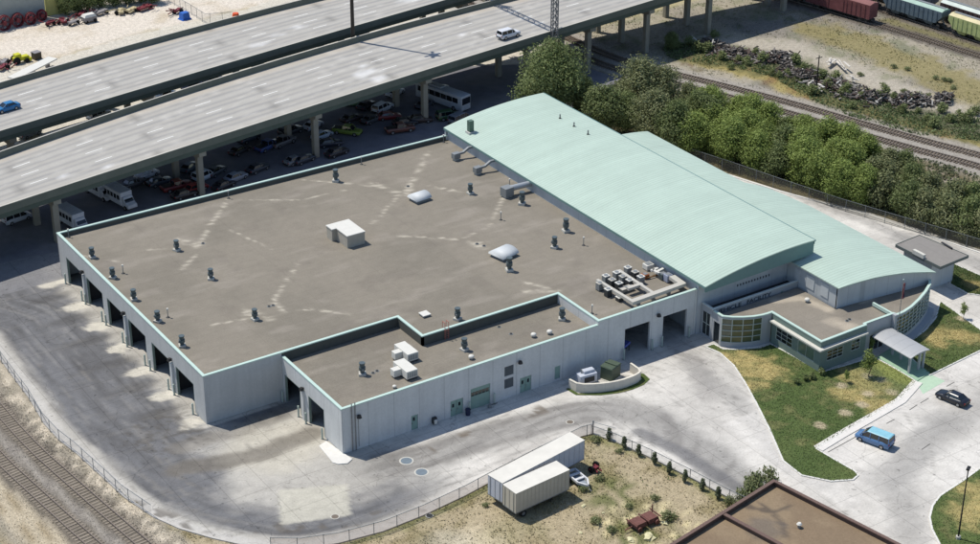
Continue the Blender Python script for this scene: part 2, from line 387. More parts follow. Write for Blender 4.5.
    g = mixc(g, np.array(sc(236, 222, 176)), sstep(.66, .72, vnoise(x, y, .8, 31)) * sstep(9, 5, np.hypot(x - 34, y + 52)) * .9)
    c = mixc(c, g, sstep(-.4, .3, d))
    return c
def grid_axis(a, b, s, far): return np.array([-far, -far / 3, a - 220, a - 90, a - 30] + list(np.arange(a, b + s, s)) + [b + 30, b + 90, b + 220, far / 3, far])
gx = grid_axis(-50, 232, 0.95, 5000); gy = grid_axis(-95, 215, 0.95, 5000)
nx, ny = len(gx), len(gy)
X, Y = np.meshgrid(gx, gy); vs = np.stack([X.ravel(), Y.ravel(), np.full(X.size, -0.03)], 1)
i, j = np.meshgrid(np.arange(nx - 1), np.arange(ny - 1)); q = (j * nx + i).ravel()
fs = np.stack([q, q + 1, q + nx + 1, q + nx], 1)
me = bpy.data.meshes.new('ground'); me.from_pydata(vs.tolist(), [], fs.tolist())
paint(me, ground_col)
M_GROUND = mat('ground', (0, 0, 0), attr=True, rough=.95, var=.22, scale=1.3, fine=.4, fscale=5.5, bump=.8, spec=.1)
me.materials.append(M_GROUND); go = bpy.data.objects.new('ground', me); COL.objects.link(go); go['kind'] = 'structure'

# concrete yard and parking, with the wear the buses leave
DR1 = W([(-30, 300), (10, 312), (48, 345), (90, 392), (125, 430), (165, 462), (230, 486), (300, 490), (360, 480), (410, 466)])
DR2 = W([(60, 290), (90, 320), (115, 350), (140, 385), (165, 420)])
DR3 = W([(225, 455), (290, 466), (360, 470), (430, 455), (500, 432), (560, 417), (610, 408), (650, 418), (700, 448), (745, 484)])
DR4 = W([(692, 365), (730, 395), (760, 425), (785, 460), (820, 480)])
DR5 = W([(880, 480), (915, 455), (950, 425), (1000, 395)]); DR6 = W([(945, 420), (915, 445), (900, 480), (905, 520), (915, 560)])
DR7 = W([(900, 238), (930, 242), (985, 265)]); DR8 = W([(800, 195), (870, 222), (910, 240)])
TONG = [(-1, 45.5), (-1, 37.5), (-1, 30), (-1, 22), (-1, 14), (-1, 6.2), (10, -2.8), (10, -9.4)]
def yard_col(x, y):
    n1 = fbm(x, y, 9, 11); n2 = fbm(x, y, 2.4, 12); n3 = fbm(x * .35 + y * .2, y * 1.6, 1.6, 13); n4 = vnoise(x, y, .7, 14)
    c = np.zeros(x.shape + (3,)) + C_CONC
    c = mixc(c, np.array(sc(190, 186, 178)), sstep(.4, .7, n1) * .6)
    c = mixc(c, np.array(sc(184, 180, 170)), sstep(26, 12, x) * .75)
    dk2 = np.array(sc(84, 82, 80)); dc = pdist(x, y, CURB_L); al = np.where(y > -14, -y, x + 14)
    st = fbm(dc * 1.0, al * .13, .9, 15); st2 = fbm(dc * 1.0 + 40, al * .07, .45, 16, 3)       # streaks along the drive
    side = sstep(-18, 2, y); inner = np.where(y > -1, -x, 30.0)
    wdt = 7.5 + 24 * side
    f = sstep(1.6, 3.4, dc + (st - .5) * 1.6) * sstep(wdt + 3, wdt - 2.5, dc + (n2 - .5) * 4) * sstep(.4, 2.8, inner + (n2 - .5) * 4) * sstep(24, 10, x)
    f = f * (1 - .75 * sstep(5.5, 2.5, np.hypot((x - 1) / 1.3, y + 6) + (n2 - .5) * 4))
    f = f * sstep(62, 50, y)
    c = mixc(c, mixc(np.zeros_like(c) + np.array(sc(116, 117, 120)), np.array(sc(84, 84, 86)), np.clip((st - .35) * 1.8 + (n1 - .5) * .4, 0, 1)), np.clip(f, 0, 1) * .93)
    c = mixc(c, np.array(sc(160, 158, 154)), np.clip(f, 0, 1) * sstep(.56, .72, st2) * .35)
    for tx, ty in TONG:
        dd = np.hypot((x - tx + 3.2) / 6.0, (y - ty) / 1.7); c = mixc(c, dk2, sstep(1.0, .3, dd + (n2 - .5) * .6) * (x < tx + 1.5) * .45)
    for ty in (50.3, 41.3, 33.6, 25.9, 18.1, 10.1, 1.6):   # clean concrete at the piers
        dd = np.hypot((x + 1.3) / 2.3, (y - ty + .3) / 1.25); c = mixc(c, np.array(sc(222, 216, 200)), sstep(1.15, .75, dd + (n2 - .5) * 1.1 + (n4 - .5) * .5) * .85)
    # cream apron in front of the corner
    a = sstep(8, 4, np.hypot((x - 5) / 1.2, (y + 10)) + (n2 - .5) * 3); c = mixc(c, np.array(sc(206, 200, 184)), a * .8)
    c = mixc(c, np.array(sc(122, 116, 106)), sstep(2.4, 1.0, pdist(x, y, [(10.5, -9.6), (3, -10.6), (-8, -8)]) + (n2 - .5) * 1.4) * .75)
    c = mixc(c, np.array(sc(132, 126, 116)), sstep(2.0, .8, pdist(x, y, [(10.5, -3), (2, -4), (-6, -3)]) + (n2 - .5) * 1.6) * .5)
    c = mixc(c, np.array(sc(96, 92, 86)), sstep(.57, .66, fbm(x * 1.0 + y * .5, y * 1.5 - x * .5, 1.3, 19)) * sstep(8, 4, np.hypot(x + 5.5, y - 1)) * .6)
    d3 = pdist(x, y, DR3); c = mixc(c, mixc(np.zeros_like(c) + np.array(sc(142, 140, 136)), np.array(sc(104, 102, 100)), sstep(.45, .65, st)), sstep(4.4, 1.4, d3 + (n2 - .5) * 1.4) * .7 * sstep(6, 16, x))
    c = mixc(c, np.array(sc(112, 108, 104)), sstep(.9, .2, np.abs(d3 - 2.2) + (n3 - .5) * 1.2) * .35 * (x > 14) * (x < 45))
    d3b = pdist(x, y, W([(640, 432), (680, 452), (735, 486)])); c = mixc(c, np.array(sc(112, 112, 114)), sstep(1.7, .6, d3b + (n2 - .5) * .6) * .75)
    # tar along the foot of the front wall shade and outer edge
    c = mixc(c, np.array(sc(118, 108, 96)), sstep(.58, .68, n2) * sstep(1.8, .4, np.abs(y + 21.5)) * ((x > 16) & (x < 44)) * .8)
    c = mixc(c, np.array(sc(208, 205, 198)), sstep(1.9, 1.0, dc + (n4 - .5) * .5) * .75 * (x < 16))
    de = pdist(x, y, W([(75, 470), (130, 505), (190, 525), (240, 530), (330, 525), (400, 512), (440, 500)]))
    c = mixc(c, np.array(sc(104, 98, 90)), sstep(.6, .7, vnoise(x, y, 1.1, 77)) * sstep(1.7, .6, de) * .7)
    c = mixc(c, np.array(sc(120, 116, 110)), sstep(.6, .68, st2) * sstep(.5, .6, fbm(x, y, 6, 23)) * .4)
    rg_ = np.array(sc(112, 110, 108))
    for off_ in (2.6, 4.4, 6.3, 8.1): c = mixc(c, rg_, np.exp(-((dc - off_ - .8 * (vnoise(al, al, 16, int(off_ * 10)) - .5)) / .22) ** 2) * sstep(.3, .6, fbm(dc, al, 7, int(off_ * 7))) * .32)
    sl = W([(278, 490), (347, 484), (351, 515), (281, 525)]); c = mixc(c, np.array(sc(206, 202, 186)), sstep(-.2, .2, pedge(x, y, sl)) * .85)
    # bright apron in front of the double doors
    c = mixc(c, np.array(sc(146, 142, 138)), sstep(2.6, .6, pdist(x, y, [(66.7, -16), (65.5, -24), (61, -31)]) + (n3 - .5) * 2) * .4)
    for P, wd, st in ((DR4, 2.6, .45), (DR5, 4, .42), (DR6, 3.2, .4), (DR7, 3, .5), (DR8, 2.2, .5)):
        c = mixc(c, np.array(sc(150, 148, 144)), sstep(wd, wd * .3, pdist(x, y, P) + (n3 - .5) * 2) * st)
    pk = (x > 58) & (y < -38); c = np.where(pk[..., None], mixc(c, np.array(sc(232, 228, 220)), .45 * sstep(4.5, 6.5, np.minimum(pdist(x, y, DR5), pdist(x, y, DR6)))), c)
    c = mixc(c, np.array(sc(160, 156, 148)), sstep(.55, .75, n3) * .12)
    bk = (y > 50.5) | (x > 109); c = np.where(bk[..., None] & ((y > 50.5))[..., None], mixc(c, np.array(sc(136, 136, 138)), .85), c)
    return c
M_CONC = mat('yard_concrete', (0, 0, 0), attr=True, rough=.9, var=.13, scale=.7, fine=.12, fscale=4, specks=(1.3, .66, .65), cracks=(.11, .006, .72), joints=(5.2, 6.0, .05, .76, 0), spec=.15)
sheet('concrete_yard', YARD, 0.0, 0.45, yard_col, M_CONC)
M_ASPH = mat('asphalt', (0, 0, 0), attr=True, rough=.9, var=.18, scale=.4, fine=.15, fscale=6, spec=.15)
def asph_col(x, y):
    n = fbm(x, y, 6, 21); c = np.zeros(x.shape + (3,)) + C_ASPH
    c = mixc(c, np.array(sc(150, 146, 140)), sstep(.45, .7, n) * .5)
    c = mixc(c, np.array(sc(205, 198, 184)), sstep(4.5, 3.2, pdist(x, y, [(-60, 87), (10, 90.5), (60, 98), (84, 100.5)])) * .95)
    c = mixc(c, np.array(sc(176, 170, 160)), sstep(2.2, 1.2, pdist(x, y, [(-60, 76.5), (-10, 78.5), (40, 86), (80, 93)])) * .8)
    return c
sheet('asphalt_lot', ASPH, -0.015, 1.2, asph_col, M_ASPH)

# lawns with their kerbs
LAWN_W = W([(705.5, 347), (713.8, 344.6), (723, 349.5), (737, 350), (761, 348), (771, 344.5), (796, 358), (820.5, 373), (845, 366), (868, 359), (877, 359), (897, 370), (916.6, 382), (899.5, 400), (870, 417), (840, 434), (816, 449), (833, 459), (855, 471.5), (858, 475.5), (853, 480), (830.6, 481.5), (801.5, 475.5), (783, 461), (769.7, 430), (755, 401), (745, 383), (734, 366), (720, 353.4)])
LAWN_E = W([(899, 347), (909, 340), (926, 328), (938, 315), (946, 303), (936, 297), (955, 309), (980, 330), (1010, 352), (1020, 380)]) 
LAWN_E = W([(897, 345), (912, 341), (926, 330), (936, 318), (940, 302), (955, 312), (980, 330), (1030, 366), (980, 351), (929.5, 375.5)])
LAWN_N = W([(953, 264), (980, 275.7), (1010, 287), (1010, 310), (985, 296), (968, 294), (950, 284)])
LAWN_S = W([(985, 466), (980, 468.5), (961.8, 481.7), (940, 496), (932.5, 506), (929.6, 517.5), (932, 529.4), (940, 545), (960, 575), (1040, 620), (1060, 500), (1040, 440)])
PATCH = [(W([(740, 362)])[0], 4.5), (W([(765, 372)])[0], 4), (W([(750, 385)])[0], 3), (W([(727, 357)])[0], 2), (W([(870, 390)])[0], 4), (W([(880, 405)])[0], 3), (W([(845, 395)])[0], 3), (W([(858, 378)])[0], 3),
         (W([(948, 333)])[0], 3.2), (W([(935, 340)])[0], 2.5), (W([(970, 340)])[0], 2.5), (W([(985, 500)])[0], 4), (W([(968, 515)])[0], 3.5), (W([(975, 285)])[0], 2)]
RINGS = W([(842, 386), (867, 376.5), (868, 394), (892, 392.5), (820, 426), (845, 413), (962, 319), (862, 405), (880, 380)])
def lawn_col(x, y):
    n1 = fbm(x, y, 5, 41); n2 = fbm(x, y, 1.6, 42); n3 = vnoise(x, y, .6, 43)
    c = np.zeros(x.shape + (3,)) + C_LAWN
    c = mixc(c, np.array(sc(112, 124, 76)), sstep(.4, .7, n1) * .6)
    c = mixc(c, np.array(sc(150, 142, 100)), sstep(.56, .74, n2) * .4)
    for (px, py), r in PATCH:
        c = mixc(c, np.array(sc(196, 178, 122)), sstep(1.1, .35, np.hypot(x - px, y - py) / r + (n2 - .5) * 1.6) * (.55 + .4 * n3))
    for rx_, ry_ in RINGS: c = mixc(c, np.array(sc(204, 190, 160)), sstep(1.0, .7, np.hypot(x - rx_, y - ry_) + (n2 - .5) * .5) * .85)
    e = W([(884, 363), (905, 378)])
    c = mixc(c, np.array(sc(164, 172, 92)), sstep(2.6, 1.4, pdist(x, y, e) + (n2 - .5)) * .85)
    c = mixc(c, np.array(sc(124, 132, 88)), sstep(6, 4, np.hypot(x - 85, y + 40)) * .45)
    return c
M_LAWN = mat('lawn', (0, 0, 0), attr=True, rough=.95, var=.16, scale=1.2, fine=.35, fscale=7, bump=.6, spec=.1)
M_KERB = mat('kerb', sc(236, 234, 226), rough=.8, var=.08)
for k, (P, cl) in enumerate(((LAWN_W, 1), (LAWN_E, 1), (LAWN_N, 1), (LAWN_S, 1))):
    sheet('lawn', P, 0.09, .5, lawn_col, M_LAWN)
    kb = MB(); path = [(a, b, 0.0) for a, b in P] + [(P[0][0], P[0][1], 0.0)]
    kb.sweep(path, [(-.12, -.01), (.12, -.01), (.12, .125), (-.12, .125)]); o = kb.build('kerb', M_KERB); o['kind'] = 'structure'
kb = MB(); kb.sweep([(a, b, 0) for a, b in CURB_L[1:]], [(-.15, -.03), (.15, -.03), (.15, .14), (-.15, .14)])
kb.sweep([(a, b, 0) for a, b in CURB_M], [(-.15, -.03), (.15, -.03), (.15, .14), (-.15, .14)])
o = kb.build('kerb', mat('kerb_grey', sc(206, 202, 194), rough=.85, var=.12)); o['kind'] = 'structure'
# back-road kerb
kb = MB(); kb.sweep([(a, b, 0) for a, b in W([(1010, 266), (980, 253), (925, 234.5), (870, 216), (781, 192), (730, 176), (690, 165.5)])], [(-.15, -.03), (.15, -.03), (.15, .14), (-.15, .14)]); o = kb.build('kerb', M_KERB); o['kind'] = 'structure'
# entrance walk and ramp, side walk, corner apron
WALK = W([(876.7, 357.5), (893, 347), (912, 360), (930, 373.5), (917, 381.5)])
mb = MB(); mb.prism(WALK, 0.01, 0.13); o = mb.build('entrance_walk', mat('green_walk', sc(164, 196, 166), rough=.85, var=.08, joints=(0, 1.7, .04, .8, 0))); o['kind'] = 'structure'
mb = MB(); mb.prism(W([(916, 382), (930, 374), (945, 381), (923, 394)]), 0.004, 0.012); o = mb.build('ramp_marking', mat('green_ramp', sc(190, 216, 188), var=.08)); o['kind'] = 'structure'
mb = MB(); mb.sweep([(a, b, 0) for a, b in W([(917.5, 382), (900.5, 401), (871, 418), (841, 435), (818, 449)])], [(-.75, .004), (.75, .004), (.75, .11), (-.75, .11)]); o = mb.build('pavement', mat('pavement', sc(234, 230, 222), rough=.85, var=.06, joints=(1.6, 0, .02, .85, .3))); o['kind'] = 'structure'
z3 = zoomed(270, 340, 4.186)
mb = MB(); mb.prism([at2(*z3(*q)) for q in ((205, 445), (235, 425), (300, 470), (345, 500), (325, 518), (285, 521), (262, 514))], 0.0, 0.12); o = mb.build('pavement', M_KERB); o['kind'] = 'structure'
# parking stall lines
mb = MB(); zc = zoomed(860, 380, 7.775)
for a, b in (((205, 338), (268, 305)), ((385, 232), (445, 192)), ((470, 178), (535, 140)), ((672, 50), (735, 15)), ((480, 540), (545, 495))):
    p, q = at(*zc(*a)), at(*zc(*b)); mb.bar((p[0], p[1], .006), (q[0], q[1], .006), .14, .006)
for a, b in (((828, 452), (857, 436)),):
    p, q = at(*a), at(*b); mb.bar((p[0], p[1], .006), (q[0], q[1], .006), .14, .006)
o = mb.build('parking_line', mat('dark_line', sc(110, 108, 104))); o['kind'] = 'structure'

# ------------------------------------------------------------------ railway tracks
M_RAIL = mat('rail_steel', sc(146, 134, 122), rough=.5, metal=.1, var=.2); M_SLEEP = mat('sleeper_wood', sc(112, 100, 86), var=.3, scale=.7, rnd=.1)
M_SLEEP2 = mat('sleeper_pale', sc(150, 140, 126), var=.4, scale=.45)
def track(name, label, path, m, z=0.0, sleepers=True, group='railway tracks'):
    t = thing(name, label, 'railway track', (path[0][0], path[0][1], 0), group=group)
    for s in (-.75, .75):
        q = offset_path(path, s); MB().sweep([(a, b, z) for a, b in q], [(-.05, .12), (.05, .12), (.05, .28), (-.05, .28)]).build('rail', M_RAIL, t)
    if sleepers:
        mb = MB(); d = 0; nxt = 0; rr = random.Random(len(path) * 7 + int(path[0][0]))
        for a, b in zip(path[:-1], path[1:]):
            L = math.hypot(b[0] - a[0], b[1] - a[1]); an = math.atan2(b[1] - a[1], b[0] - a[0])
            while nxt < d + L:
                u = (nxt - d) / L; x, y = a[0] + (b[0] - a[0]) * u, a[1] + (b[1] - a[1]) * u
                mb.obox(x + rr.uniform(-.05, .05), y, z - .03, z + (.11 if m is M_SLEEP else .03) + rr.uniform(-.03, .01), .25, 2.6 + rr.uniform(-.15, .15), an + rr.uniform(-.04, .04)); nxt += .62
            d += L
        mb.build('sleepers', m, t)['kind'] = 'stuff'
    return t
track('railway_track', 'railway track nearest the woodpiles, upper of the pair behind the tree belt', TR_A, M_SLEEP)
track('railway_track', 'railway track nearer the tree belt, lower of the pair behind the teal hall', TR_B, M_SLEEP)
track('railway_track', 'old railway track beside the rubble verge and the yard fence', TR_L1, M_SLEEP2)
track('railway_track', 'old railway track beside the pale haul road, at the lower left', TR_L2, M_SLEEP2)
track('railway_track', 'siding track in front of the freight wagons with the maroon wagon on it', RC_1, M_SLEEP)
track('railway_track', 'middle siding track under the blue grey and yellow hopper wagons', RC_2, M_SLEEP)
track('railway_track', 'farthest siding track under the white-topped wagon', RC_3, M_SLEEP)
# ------------------------------------------------------------------ viaducts
M_DECK = mat('viaduct_concrete', (0, 0, 0), attr=True, rough=.85, var=.06, scale=.3, fine=.06, fscale=4, spec=.2)
M_BARR = mat('barrier_concrete', sc(118, 122, 110), rough=.9, var=.12, scale=.5)  # barrier concrete darkened to the tone of its shaded faces
M_BSUNTOP = mat('barrier_sunlit_top', sc(206, 202, 190), rough=.8, var=.08)  # paler added strip paints the sunlit line along the barrier top
M_GIRD = mat('girder_green', sc(86, 98, 88), rough=.6, var=.15, scale=.4)
M_COLM = mat('pier_concrete', sc(158, 154, 140), rough=.9, var=.15, scale=.5)
M_PAINT = mat('road_paint', sc(246, 246, 240), rough=.7, var=.1)
def zb(x): return 10.0 + 0.0125 * x        # top of the barriers along the viaduct
def fit(pts):
    P = []
    for a, b in pts:
        z = 10.
        for _ in range(5): q = at(a, b, z); z = zb(q[0])
        P.append((q[0], q[1]))
    P = np.array(P); return np.polyfit(P[:, 0], P[:, 1], 1 if len(P) < 3 else 2)
z0a = zoomed(0, 0, 3.884)
f1n = fit([(0, 207), (100, 174.5), (193, 144), (300, 110.5), (379, 85), (490, 50), (557, 29.5), (655, 0)])
f1f = fit([(33, 139), (130, 107.5), (250, 68.2), (368.7, 32.5), (490, 1.3)])
f2n = fit([(0, 131.3), (125, 93.5), (250, 57), (446, 0)])
f2f = fit([(0, 82.4), (125, 46), (250, 12.9), (300, 0)])
def yv(f, x):
    x0, x1 = -20, 170; k = np.clip(x, x0, x1); d = np.polyval(np.polyder(f), k); return np.polyval(f, k) + d * (x - k)
XS = list(range(-120, 460, 10))
def viaduct(name, label, fn, ff, bents, nb):
    t = thing(name, label, 'viaduct', (60, float(yv(fn, 60)) + 10, 0), group='elevated highway viaducts')
    near = [(x, float(yv(fn, x))) for x in XS]; far = [(x, float(yv(ff, x))) for x in XS]
    # deck with wheel-worn lanes, painted on a fine sheet
    me = bpy.data.meshes.new('deck'); nt_ = 56; xs = np.arange(-120, 451, 1.5); V = []; ts = np.linspace(0, 1, nt_)
    for x in xs:
        a, b = float(yv(fn, x)) + .35, float(yv(ff, x)) - .35
        for u in ts: V.append((x, a + (b - a) * u, zb(x) - 1.05))
    n = len(xs); F = [(i * nt_ + j, (i + 1) * nt_ + j, (i + 1) * nt_ + j + 1, i * nt_ + j + 1) for i in range(n - 1) for j in range(nt_ - 1)]
    me.from_pydata(V, [], F)
    def col(x, y):
        a = yv(fn, x); wd = yv(ff, x) - a; o = (y - a) / wd * 20.5
        n1 = fbm(x * .3, y * 3, 5, 61); n2 = fbm(x, y, 2.5, 62)
        c = np.zeros(x.shape + (3,)) + np.array(sc(188, 184, 175))
        for lc in (5.1, 8.95, 12.95, 16.8):
            c = mixc(c, np.array(sc(142, 144, 147)), (np.exp(-((o - lc - .8) / .42) ** 2) + np.exp(-((o - lc + .8) / .42) ** 2)) * (.5 + .5 * (n1 - .5)))
            c = mixc(c, np.array(sc(194, 193, 188)), np.exp(-((np.abs(o - lc) - 1.6) / .3) ** 2) * .3)
        c = mixc(c, np.array(sc(196, 188, 174)), sstep(17.6, 19.2, o) * .75)
        c = mixc(c, np.array(sc(206, 204, 198)), sstep(2.6, 1.4, o) * .6)
        c = mixc(c, np.array(sc(226, 222, 214)), sstep(.8, .84, vnoise(x, y, 1.0, 63)) * .25)
        if nb == 1:
            for px, py, r in ((368, 72, 2.6), (377, 78, 1.8), (364, 66, 1.5), (109, 162, .9), (65, 171, 1), (462, 36, .8), (440, 46, .8)):
                q = at(px, py, zb(75) - 1.05); c = mixc(c, np.array(sc(240, 240, 238)), sstep(1.2, .4, np.hypot(x - q[0], (y - q[1]) * 1.1) / r + (n2 - .5) * 1.8) * .6)
        else:
            for px, py, r in ((258, 44, 1.8), (278, 34, 1.8), (300, 27, 1.6), (408, 1, 2.5)):
                q = at(px, py, zb(75) - 1.05); c = mixc(c, np.array(sc(240, 240, 238)), sstep(1.2, .4, np.hypot(x - q[0], (y - q[1]) * 1.1) / r + (n2 - .5) * 1.8) * .45)
        j = np.abs(((x - y * .18) / 24.0) % 1.0 - .5) * 24.0
        c = mixc(c, np.array(sc(120, 118, 114)), sstep(.45, .15, j) * .45)
        return c
    paint(me, col); me.transform(Matrix.Translation(-t.location)); me.materials.append(M_DECK)
    o = bpy.data.objects.new('deck', me); COL.objects.link(o); o.parent = t
    slab = MB(); path = [(x, (a + b) / 2) for (x, a), (_, b) in zip(near, far)]
    vs = []
    for (x, a), (_, b) in zip(near, far):
        z = zb(x); vs += [(x, a + .02, z - 1.06), (x, b - .02, z - 1.06), (x, b - .02, z - 1.26), (x, a + .02, z - 1.26)]
    m = len(XS); slab.add(vs, [(i * 4 + j, (i + 1) * 4 + j, (i + 1) * 4 + (j + 1) % 4, i * 4 + (j + 1) % 4) for i in range(m - 1) for j in range(4)]); slab.build('deck_slab', M_BARR, t)
    for e, s in ((near, 1), (far, -1)):
        p = [(x, y, zb(x)) for x, y in e]
        MB().sweep(p, [(0, -1.25), (0, 0), (s * .25, 0), (s * .45, -1.05), (s * .45, -1.25)]).build('barrier', M_BARR, t)
        MB().sweep(p, [(-.04, .003), (-.04, .07), (s * .28 if s > 0 else -.28, .07), (s * .28 if s > 0 else -.28, .003)]).build('barrier_sunlit_top', M_BSUNTOP, t)
    for k in range(5):
        p = [(x, a + .25 + (b - a - .5) * k / 4, zb(x) - 1.27) for (x, a), (_, b) in zip(near, far)]
        MB().sweep(p, [(-.08, -.85), (.08, -.85), (.08, 0), (-.08, 0)]).build('girder', M_GIRD, t)
    mb = MB()
    for i, x in enumerate(np.arange(-70, 260, 12.0)):
        for o_ in (6.9, 10.9, 14.9):
            q = []
            for xx in (x, x + 3.2):
                a, b = float(yv(fn, xx)), float(yv(ff, xx)); q.append((xx, a + (b - a) * o_ / 20.5, zb(xx) - 1.04))
            mb.bar(q[0], q[1], .2, .012)
    mb.build('lane_dashes', M_PAINT, t)['kind'] = 'stuff'
    for x in bents:
        a, b = float(yv(fn, x)), float(yv(ff, x)); sl = -.06
        cap = MB(); zt = zb(x) - 2.13
        cap.add([(x + dx + sl * (yy - a), yy, zz) for dx in (-.65, .65) for yy, zz in ((a + .4, zt), (a + .4, zt - .8), (a + 1.6, zt - 1.4), (b - 1.6, zt - 1.4), (b - .4, zt - .8), (b - .4, zt))],
                [(0, 1, 2, 3, 4, 5), (11, 10, 9, 8, 7, 6)] + [(i, 6 + i, 6 + (i + 1) % 6, (i + 1) % 6) for i in range(6)])
        cap.build('pier_cap', M_COLM, t)
        for yy in (a + 1.9, (a + b) / 2, b - 1.9):
            MB().obox(x + sl * (yy - a), yy, -.03, zt - 1.2, 1.0, 1.1).build('pier', M_COLM, t, bevel=.08)
    return t
B1 = [-27, 4.2, 31.4, 55.3, 80, 105, 121, 137, 154.9, 178, 200, 224, 250]
viaduct('highway_viaduct', 'near elevated highway viaduct just behind the flat roof, with a white car on it', f1n, f1f, B1, 1)
viaduct('highway_viaduct', 'far elevated highway viaduct beside the dusty machinery lot, with a blue car on it', f2n, f2f, [x + 3 for x in B1], 2)
# sign gantry over the near viaduct
def lattice(mb, p, q, wv, hv, n, r=.07):
    p = Vector(p); q = Vector(q); d = q - p; wv = Vector(wv); hv = Vector(hv)
    cs = [(-.5, -.5), (.5, -.5), (.5, .5), (-.5, .5)]
    for a, b in cs: mb.bar(p + wv * a + hv * b, q + wv * a + hv * b, r * 1.6)
    for i in range(n):
        u, v = p + d * i / n, p + d * (i + 1) / n
        for k in range(4):
            a, b = cs[k], cs[(k + 1) % 4]
            mb.bar(u + wv * a[0] + hv * a[1], v + wv * b[0] + hv * b[1], r); mb.bar(u + wv * a[0] + hv * a[1], u + wv * b[0] + hv * b[1], r)
M_GALV = mat('galvanised_steel', sc(150, 150, 150), rough=.5, metal=.4, var=.12)
gx_ = 110.0; ya, yb = float(yv(f1n, gx_)) - .5, float(yv(f1f, gx_)) + .7; zd = zb(gx_)
ga = thing('sign_gantry', 'grey lattice steel sign gantry standing across the near viaduct', 'gantry', (gx_, ya, zd - 1.0))
for y in (ya, yb):
    mb = MB(); lattice(mb, (gx_, y, zd - 1.2), (gx_ + (0), y, zd + 8.2), (1.15, 0, 0), (0, .7, 0), 7, .1); mb.build('tower', M_GALV, ga)
mb = MB(); lattice(mb, (gx_, ya - 1, zd + 7.4), (gx_ - 1.0, yb + 1, zd + 7.4), (1.3, 0, 0), (0, 0, 1.2), 14, .1); mb.build('truss', M_GALV, ga)
mb = MB(); mb.box(gx_ - .9, gx_ + .9, ya - .5, ya + .8, zd - 1.5, zd - 1.0); mb.build('bracket', M_BARR, ga)
# high mast between the viaducts
mx, my = 77.0, 95.0
hm = thing('high_mast_light', 'tall dark high-mast light pole rising between the two viaducts', 'light pole', (mx, my, 0))
MB().cyl((mx, my, 0), (mx, my, 45.5), .42, .22, n=12).build('mast', mat('dark_pole', sc(72, 66, 60), rough=.5, metal=.3), hm)
mb = MB(); mb.cyl((mx, my, 44.6), (mx, my, 45.0), .9, .9, n=14); mb.build('ring', M_GALV, hm)
for k in range(6):
    a = k * math.pi / 3; MB().obox(mx + 1.3 * math.cos(a), my + 1.3 * math.sin(a), 44.3, 44.75, .9, .5, a, .7).build('luminaire', M_GALV, hm)

# ------------------------------------------------------------------ garage building
H, L_, W_ = 7.45, 51.5, 70.6; HW = 6.86; RZ, RW = 6.6, 5.85; FY = -16.4; WX = 11.63; WE = 52.8; NX, NY = 29.9, -6.6
M_WALL = mat('precast_wall', sc(222, 224, 222), rough=.9, var=.07, scale=.35, fine=.06, fscale=3, joints=(3.9, 3.9, .06, .8, 0), spec=.15, streak=.055)
M_COPE = mat('mint_coping', sc(206, 230, 218), rough=.45, var=.05)
M_ROOF = mat('roof_membrane', (0, 0, 0), attr=True, rough=.95, var=.07, scale=.8, fine=.13, fscale=5, joints=(11.8, 1.9, .045, .91, 0), spec=.1)
M_MINT = mat('mint_door', sc(150, 178, 166), rough=.6, var=.08); M_BLK = mat('dark_interior', sc(70, 70, 72), rough=1, var=.1)
M_DGL = glass('dark_glass', sc(38, 44, 46)); M_FRM = mat('bay_frame', sc(132, 150, 142), rough=.6)
gb = thing('garage_building', 'large flat-roofed grey concrete bus garage with open bays and a mint edge trim', 'building', (0, 0, 0))
def wall(p0, p1, th, z0, z1, ops=()):
    """wall from p0 to p1 with openings (s0, s1, zb, zt); th is to the left of the direction"""
    mb = MB(); d = Vector((p1[0] - p0[0], p1[1] - p0[1])); Ln = d.length; d.normalize(); nrm = Vector((-d.y, d.x))
    def blk(a, b, c, e):
        if b - a < 1e-4 or e - c < 1e-4: return
        P = [(p0[0] + d.x * s, p0[1] + d.y * s) for s in (a, b)]
        Q = [(x + nrm.x * th, y + nrm.y * th) for x, y in P]
        mb.prism([P[0], P[1], Q[1], Q[0]], c, e)
    s = 0
    for a, b, c, e in sorted(ops): blk(s, a, z0, z1); blk(a, b, z0, c); blk(a, b, e, z1); s = b
    blk(s, Ln, z0, z1); return mb
BAYS = [(42.2, 48.5), (34.5, 40.6), (26.9, 32.8), (19.1, 25.15), (11.2, 17.05), (3.4, 9.1)]
WB = [(-5.0, -.6), (-11.6, -7.3)]
wall((0, L_), (0, 0), .35, 0, H - .12, [(L_ - b, L_ - a, 0, 4.55) for a, b in BAYS]).build('wall', M_WALL, gb)
wall((0.36, 0), (WX, 0), .35, 0, H - .12).build('wall', M_WALL, gb)
M_FLASH = mat('roof_flashing', sc(92, 94, 88), rough=.9, var=.1)
wall((WX, 0), (NX, 0), .35, RW - .4, H - .12).build('upper_wall', M_FLASH, gb)
MB().box(.4, 70.2, L_ - .42, L_ - .355, RZ + .0, H - .17).build('parapet_flashing', M_FLASH, gb)
wall((NX, 0), (NX, NY), .35, RW - .4, H - .12).build('upper_wall', M_FLASH, gb)
wall((NX, NY), (WE, NY), .35, RW - .4, H - .12).build('upper_wall', M_FLASH, gb)
wall((WE, NY), (WE, FY), .35, RW - .4, H - .12).build('wall', M_WALL, gb)
wall((W_, L_), (0, L_), .35, 0, H - .12).build('wall', M_WALL, gb)
wall((WX, -.02), (WX, FY), .35, 0, HW - .1, [(.6, 5.0, 0, 4.3), (7.3, 11.6, 0, 4.3)]).build('wall', M_WALL, gb)
fo = [(22.1, 23.15, 0, 2.25), (28.28, 30.3, 0, 2.45), (31.5, 34.7, 0, 3.3), (37.0, 38.5, 1.55, 5.0), (39.6, 41.5, 0, 2.4), (45.45, 46.4, .3, 2.35)]
